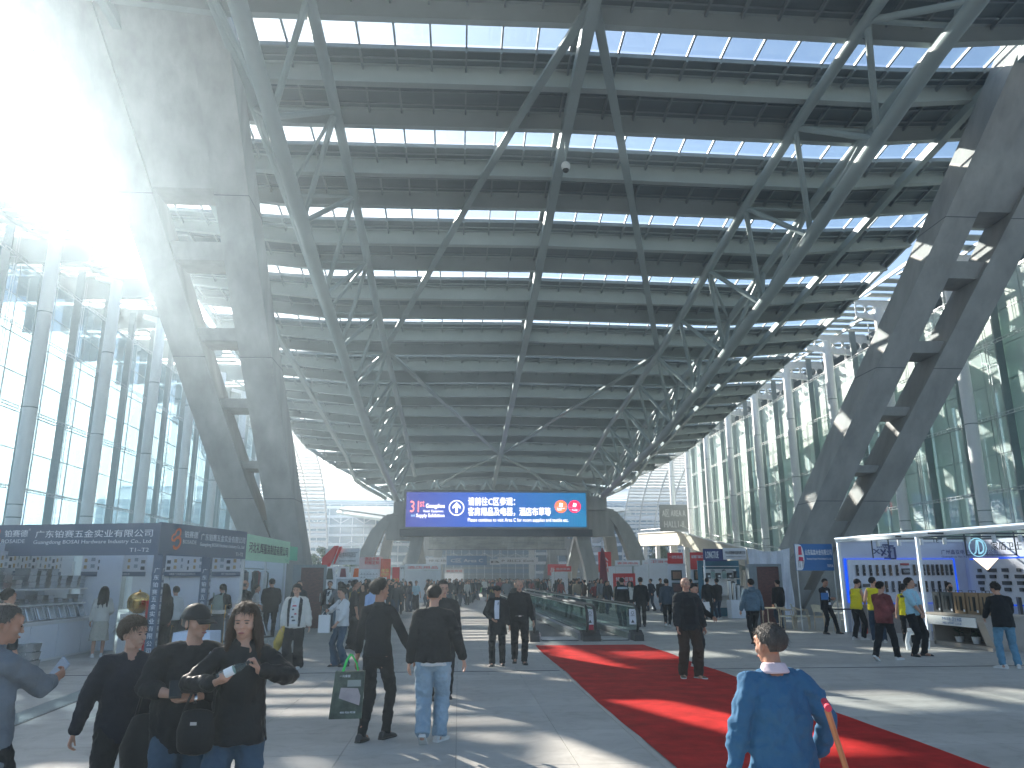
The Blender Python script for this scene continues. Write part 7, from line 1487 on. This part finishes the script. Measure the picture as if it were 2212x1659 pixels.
def objcol(name, rough=.85, alt=False):
    m = bpy.data.materials.new(name); m.use_nodes = True; N = m.node_tree.nodes; L = m.node_tree.links; b = N['Principled BSDF']; b.inputs['Roughness'].default_value = rough; b.inputs['Specular IOR Level'].default_value = .2
    oi = N.new('ShaderNodeObjectInfo'); nz = N.new('ShaderNodeTexNoise'); nz.inputs['Scale'].default_value = 6
    if alt:
        rp = N.new('ShaderNodeValToRGB'); rp.color_ramp.interpolation = 'CONSTANT'; e = rp.color_ramp.elements; e[0].color = (.012, .014, .018, 1); e[1].position = .45; e[1].color = (.025, .045, .08, 1)
        for po, c in ((.7, (.05, .05, .055, 1)), (.85, (.12, .17, .22, 1)), (.94, (.25, .23, .19, 1))): x_ = rp.color_ramp.elements.new(po); x_.color = c
        L.new(oi.outputs['Random'], rp.inputs[0]); L.new(rp.outputs[0], b.inputs['Base Color'])
    else:
        mx = N.new('ShaderNodeMixRGB'); mx.blend_type = 'MULTIPLY'; mx.inputs[0].default_value = .4; L.new(oi.outputs['Color'], mx.inputs[1]); L.new(nz.outputs['Fac'], mx.inputs[2]); L.new(mx.outputs[0], b.inputs['Base Color'])
    return m
MC = [SK, HB, objcol('crowd top'), objcol('crowd trousers', alt=True), M_shoeb]
CM = []
for i in range(12):
    mb, sl_ = crowd_mesh(i); me = bpy.data.meshes.new('person'); me.from_pydata(mb.v, [], mb.f)
    for m in MC: me.materials.append(m)
    me.polygons.foreach_set('material_index', sl_); me.polygons.foreach_set('use_smooth', [True] * len(me.polygons)); CM.append((me, mb, sl_))
cols = [('black', (.016, .018, .021), 9), ('dark navy', (.015, .025, .05), 4), ('charcoal', (.05, .055, .06), 4), ('white', (.60, .60, .58), 2), ('olive', (.08, .085, .05), 2), ('beige', (.36, .30, .22), 1.5), ('dusty red', (.30, .05, .05), 1), ('pale blue', (.28, .40, .52), 1.3), ('grey', (.22, .23, .24), 2), ('brown', (.10, .06, .04), 1.5), ('mustard', (.40, .27, .05), .5)]
spots = []; rc = random.Random(21)
def clear(x, y): return all((x - a) ** 2 + (y - b) ** 2 > (.5 if y > 60 else .8) for a, b in spots)
def region(n, xr, yr):
    k = 0; tries = 0
    while k < n and tries < n * 30:
        tries += 1; y = rc.uniform(*yr); x = rc.uniform(*xr(y))
        if clear(x, y): spots.append((x, y)); k += 1
region(26, lambda y: (-4.6 - (y - 28) * .02, -2.9 + (y - 28) * .03), (27, 46)); region(56, lambda y: (-5.2, 1.8 - (0 if y > 64 else .6)), (62, 80)); region(105, lambda y: (-7, 12.5), (80, 104))
region(26, lambda y: (6.4, 10.2), (40, 66)); region(18, lambda y: (6.2, 13), (66, 80)); region(12, lambda y: (-2.2, 1.4), (52, 63)); region(6, lambda y: (2.5, 3.5), (40, 58)); region(5, lambda y: (10.2, 12.5), (41, 45))
spots.sort(key=lambda p: p[1]); cnt_ = {}; hood_ = []
zone = lambda x, y: ('beside the left photo posters' if y < 47 and x < 0 else 'on the left walkway' if y < 60 and 2 < x < 4 else 'by the partition booths' if x > 5.5 and y < 66 else 'by the far right leg' if x > 5.5 and y < 80 else 'in the open middle' if y < 63 else 'in the crowd before the screen' if y < 81 else 'in the far crowd under the screen')
for i, (x, y) in enumerate(spots):
    nm_, c, _ = rc.choices(cols, [q[2] for q in cols])[0]; me = CM[rc.randrange(12)][0]; o = link('person', me, None, (x, y, 0), R(rc.choice((0, 180, 180, 90, 30, 200)) + rc.uniform(-30, 30))); h_ = rc.uniform(.92, 1.06); o.scale = (h_ * rc.uniform(.95, 1.12), h_, h_); o.color = (*c, 1)
    if 2 < x < 4 and y < 60: o.location.z = .02
    g_ = zone(x, y); cnt_[(nm_, g_)] = cnt_.get((nm_, g_), 0) + 1; hood_.append((o, nm_, g_))
for nm_, g_ in cnt_:
    gp = [o for o, a, b in hood_ if (a, b) == (nm_, g_)]; gp.sort(key=lambda o: o.location.x / o.location.y)
    for j, o in enumerate(gp):
        where = '' if len(gp) == 1 else (', leftmost' if j == 0 else ', rightmost' if j == len(gp) - 1 else ', %s from the left' % ((ords + ['fourteenth', 'fifteenth', 'sixteenth', 'seventeenth', 'eighteenth', 'nineteenth', 'twentieth'] + ['%dth' % q for q in range(21, 60)])[j]))
        tag(o, 'person in %s %s%s' % (nm_, g_.replace('the left moving walkway', 'the left walkway').replace('by the partition booths', 'by the partition booths'), where), 'person', 'crowd figures ' + g_)
# beyond that the crowd reads as one mass
mb = MB(); sl_ = []
for i in range(320):
    y = rc.uniform(105, 190); x = rc.uniform(-9, 16); m_ = CM[rc.randrange(12)][1]; s_ = CM[0][2]; a = rc.uniform(0, 6.28); h_ = rc.uniform(.93, 1.05); ca, sa = math.cos(a), math.sin(a)
    if y > 150: step = m_.v
    mb.add([(x + (v[0] * ca - v[1] * sa) * h_, y + (v[0] * sa + v[1] * ca) * h_, v[2] * h_) for v in m_.v], m_.f); idx = [q for q in range(12) if CM[q][1] is m_][0]; sl_ += CM[idx][2]
me = bpy.data.meshes.new('crowd'); me.from_pydata(mb.v, [], mb.f); [me.materials.append(m) for m in [SK, HB, K_char, K_navy, M_shoeb]]; me.polygons.foreach_set('material_index', sl_); me.polygons.foreach_set('use_smooth', [True] * len(me.polygons))
tag(link('crowd', me), 'dense far crowd of dark figures merging into one mass beyond the screen', 'crowd', kind='stuff')
flush_remesh(); flush_text(); flush_decals()
# ------------------------------------------------------------------ haze volume, added to imitate the sun's glare veil in the lens
hz = bpy.data.materials.new('glare veil haze'); hz.use_nodes = True; N = hz.node_tree.nodes; L = hz.node_tree.links
N.remove(N['Principled BSDF']); pv = N.new('ShaderNodeVolumePrincipled'); pv.inputs['Color'].default_value = (0.70, 0.88, 1.0, 1)
pv.inputs['Density'].default_value = 0.0028; pv.inputs['Anisotropy'].default_value = 0.67
L.new(pv.outputs[0], N['Material Output'].inputs['Volume'])
hb = MB().box((0, 110, 13.5), (900, 900, 29)).mesh('haze', hz)
tag(link('haze', hb), 'pale bluish haze volume added over the plaza to imitate lens glare', None, kind='stuff')
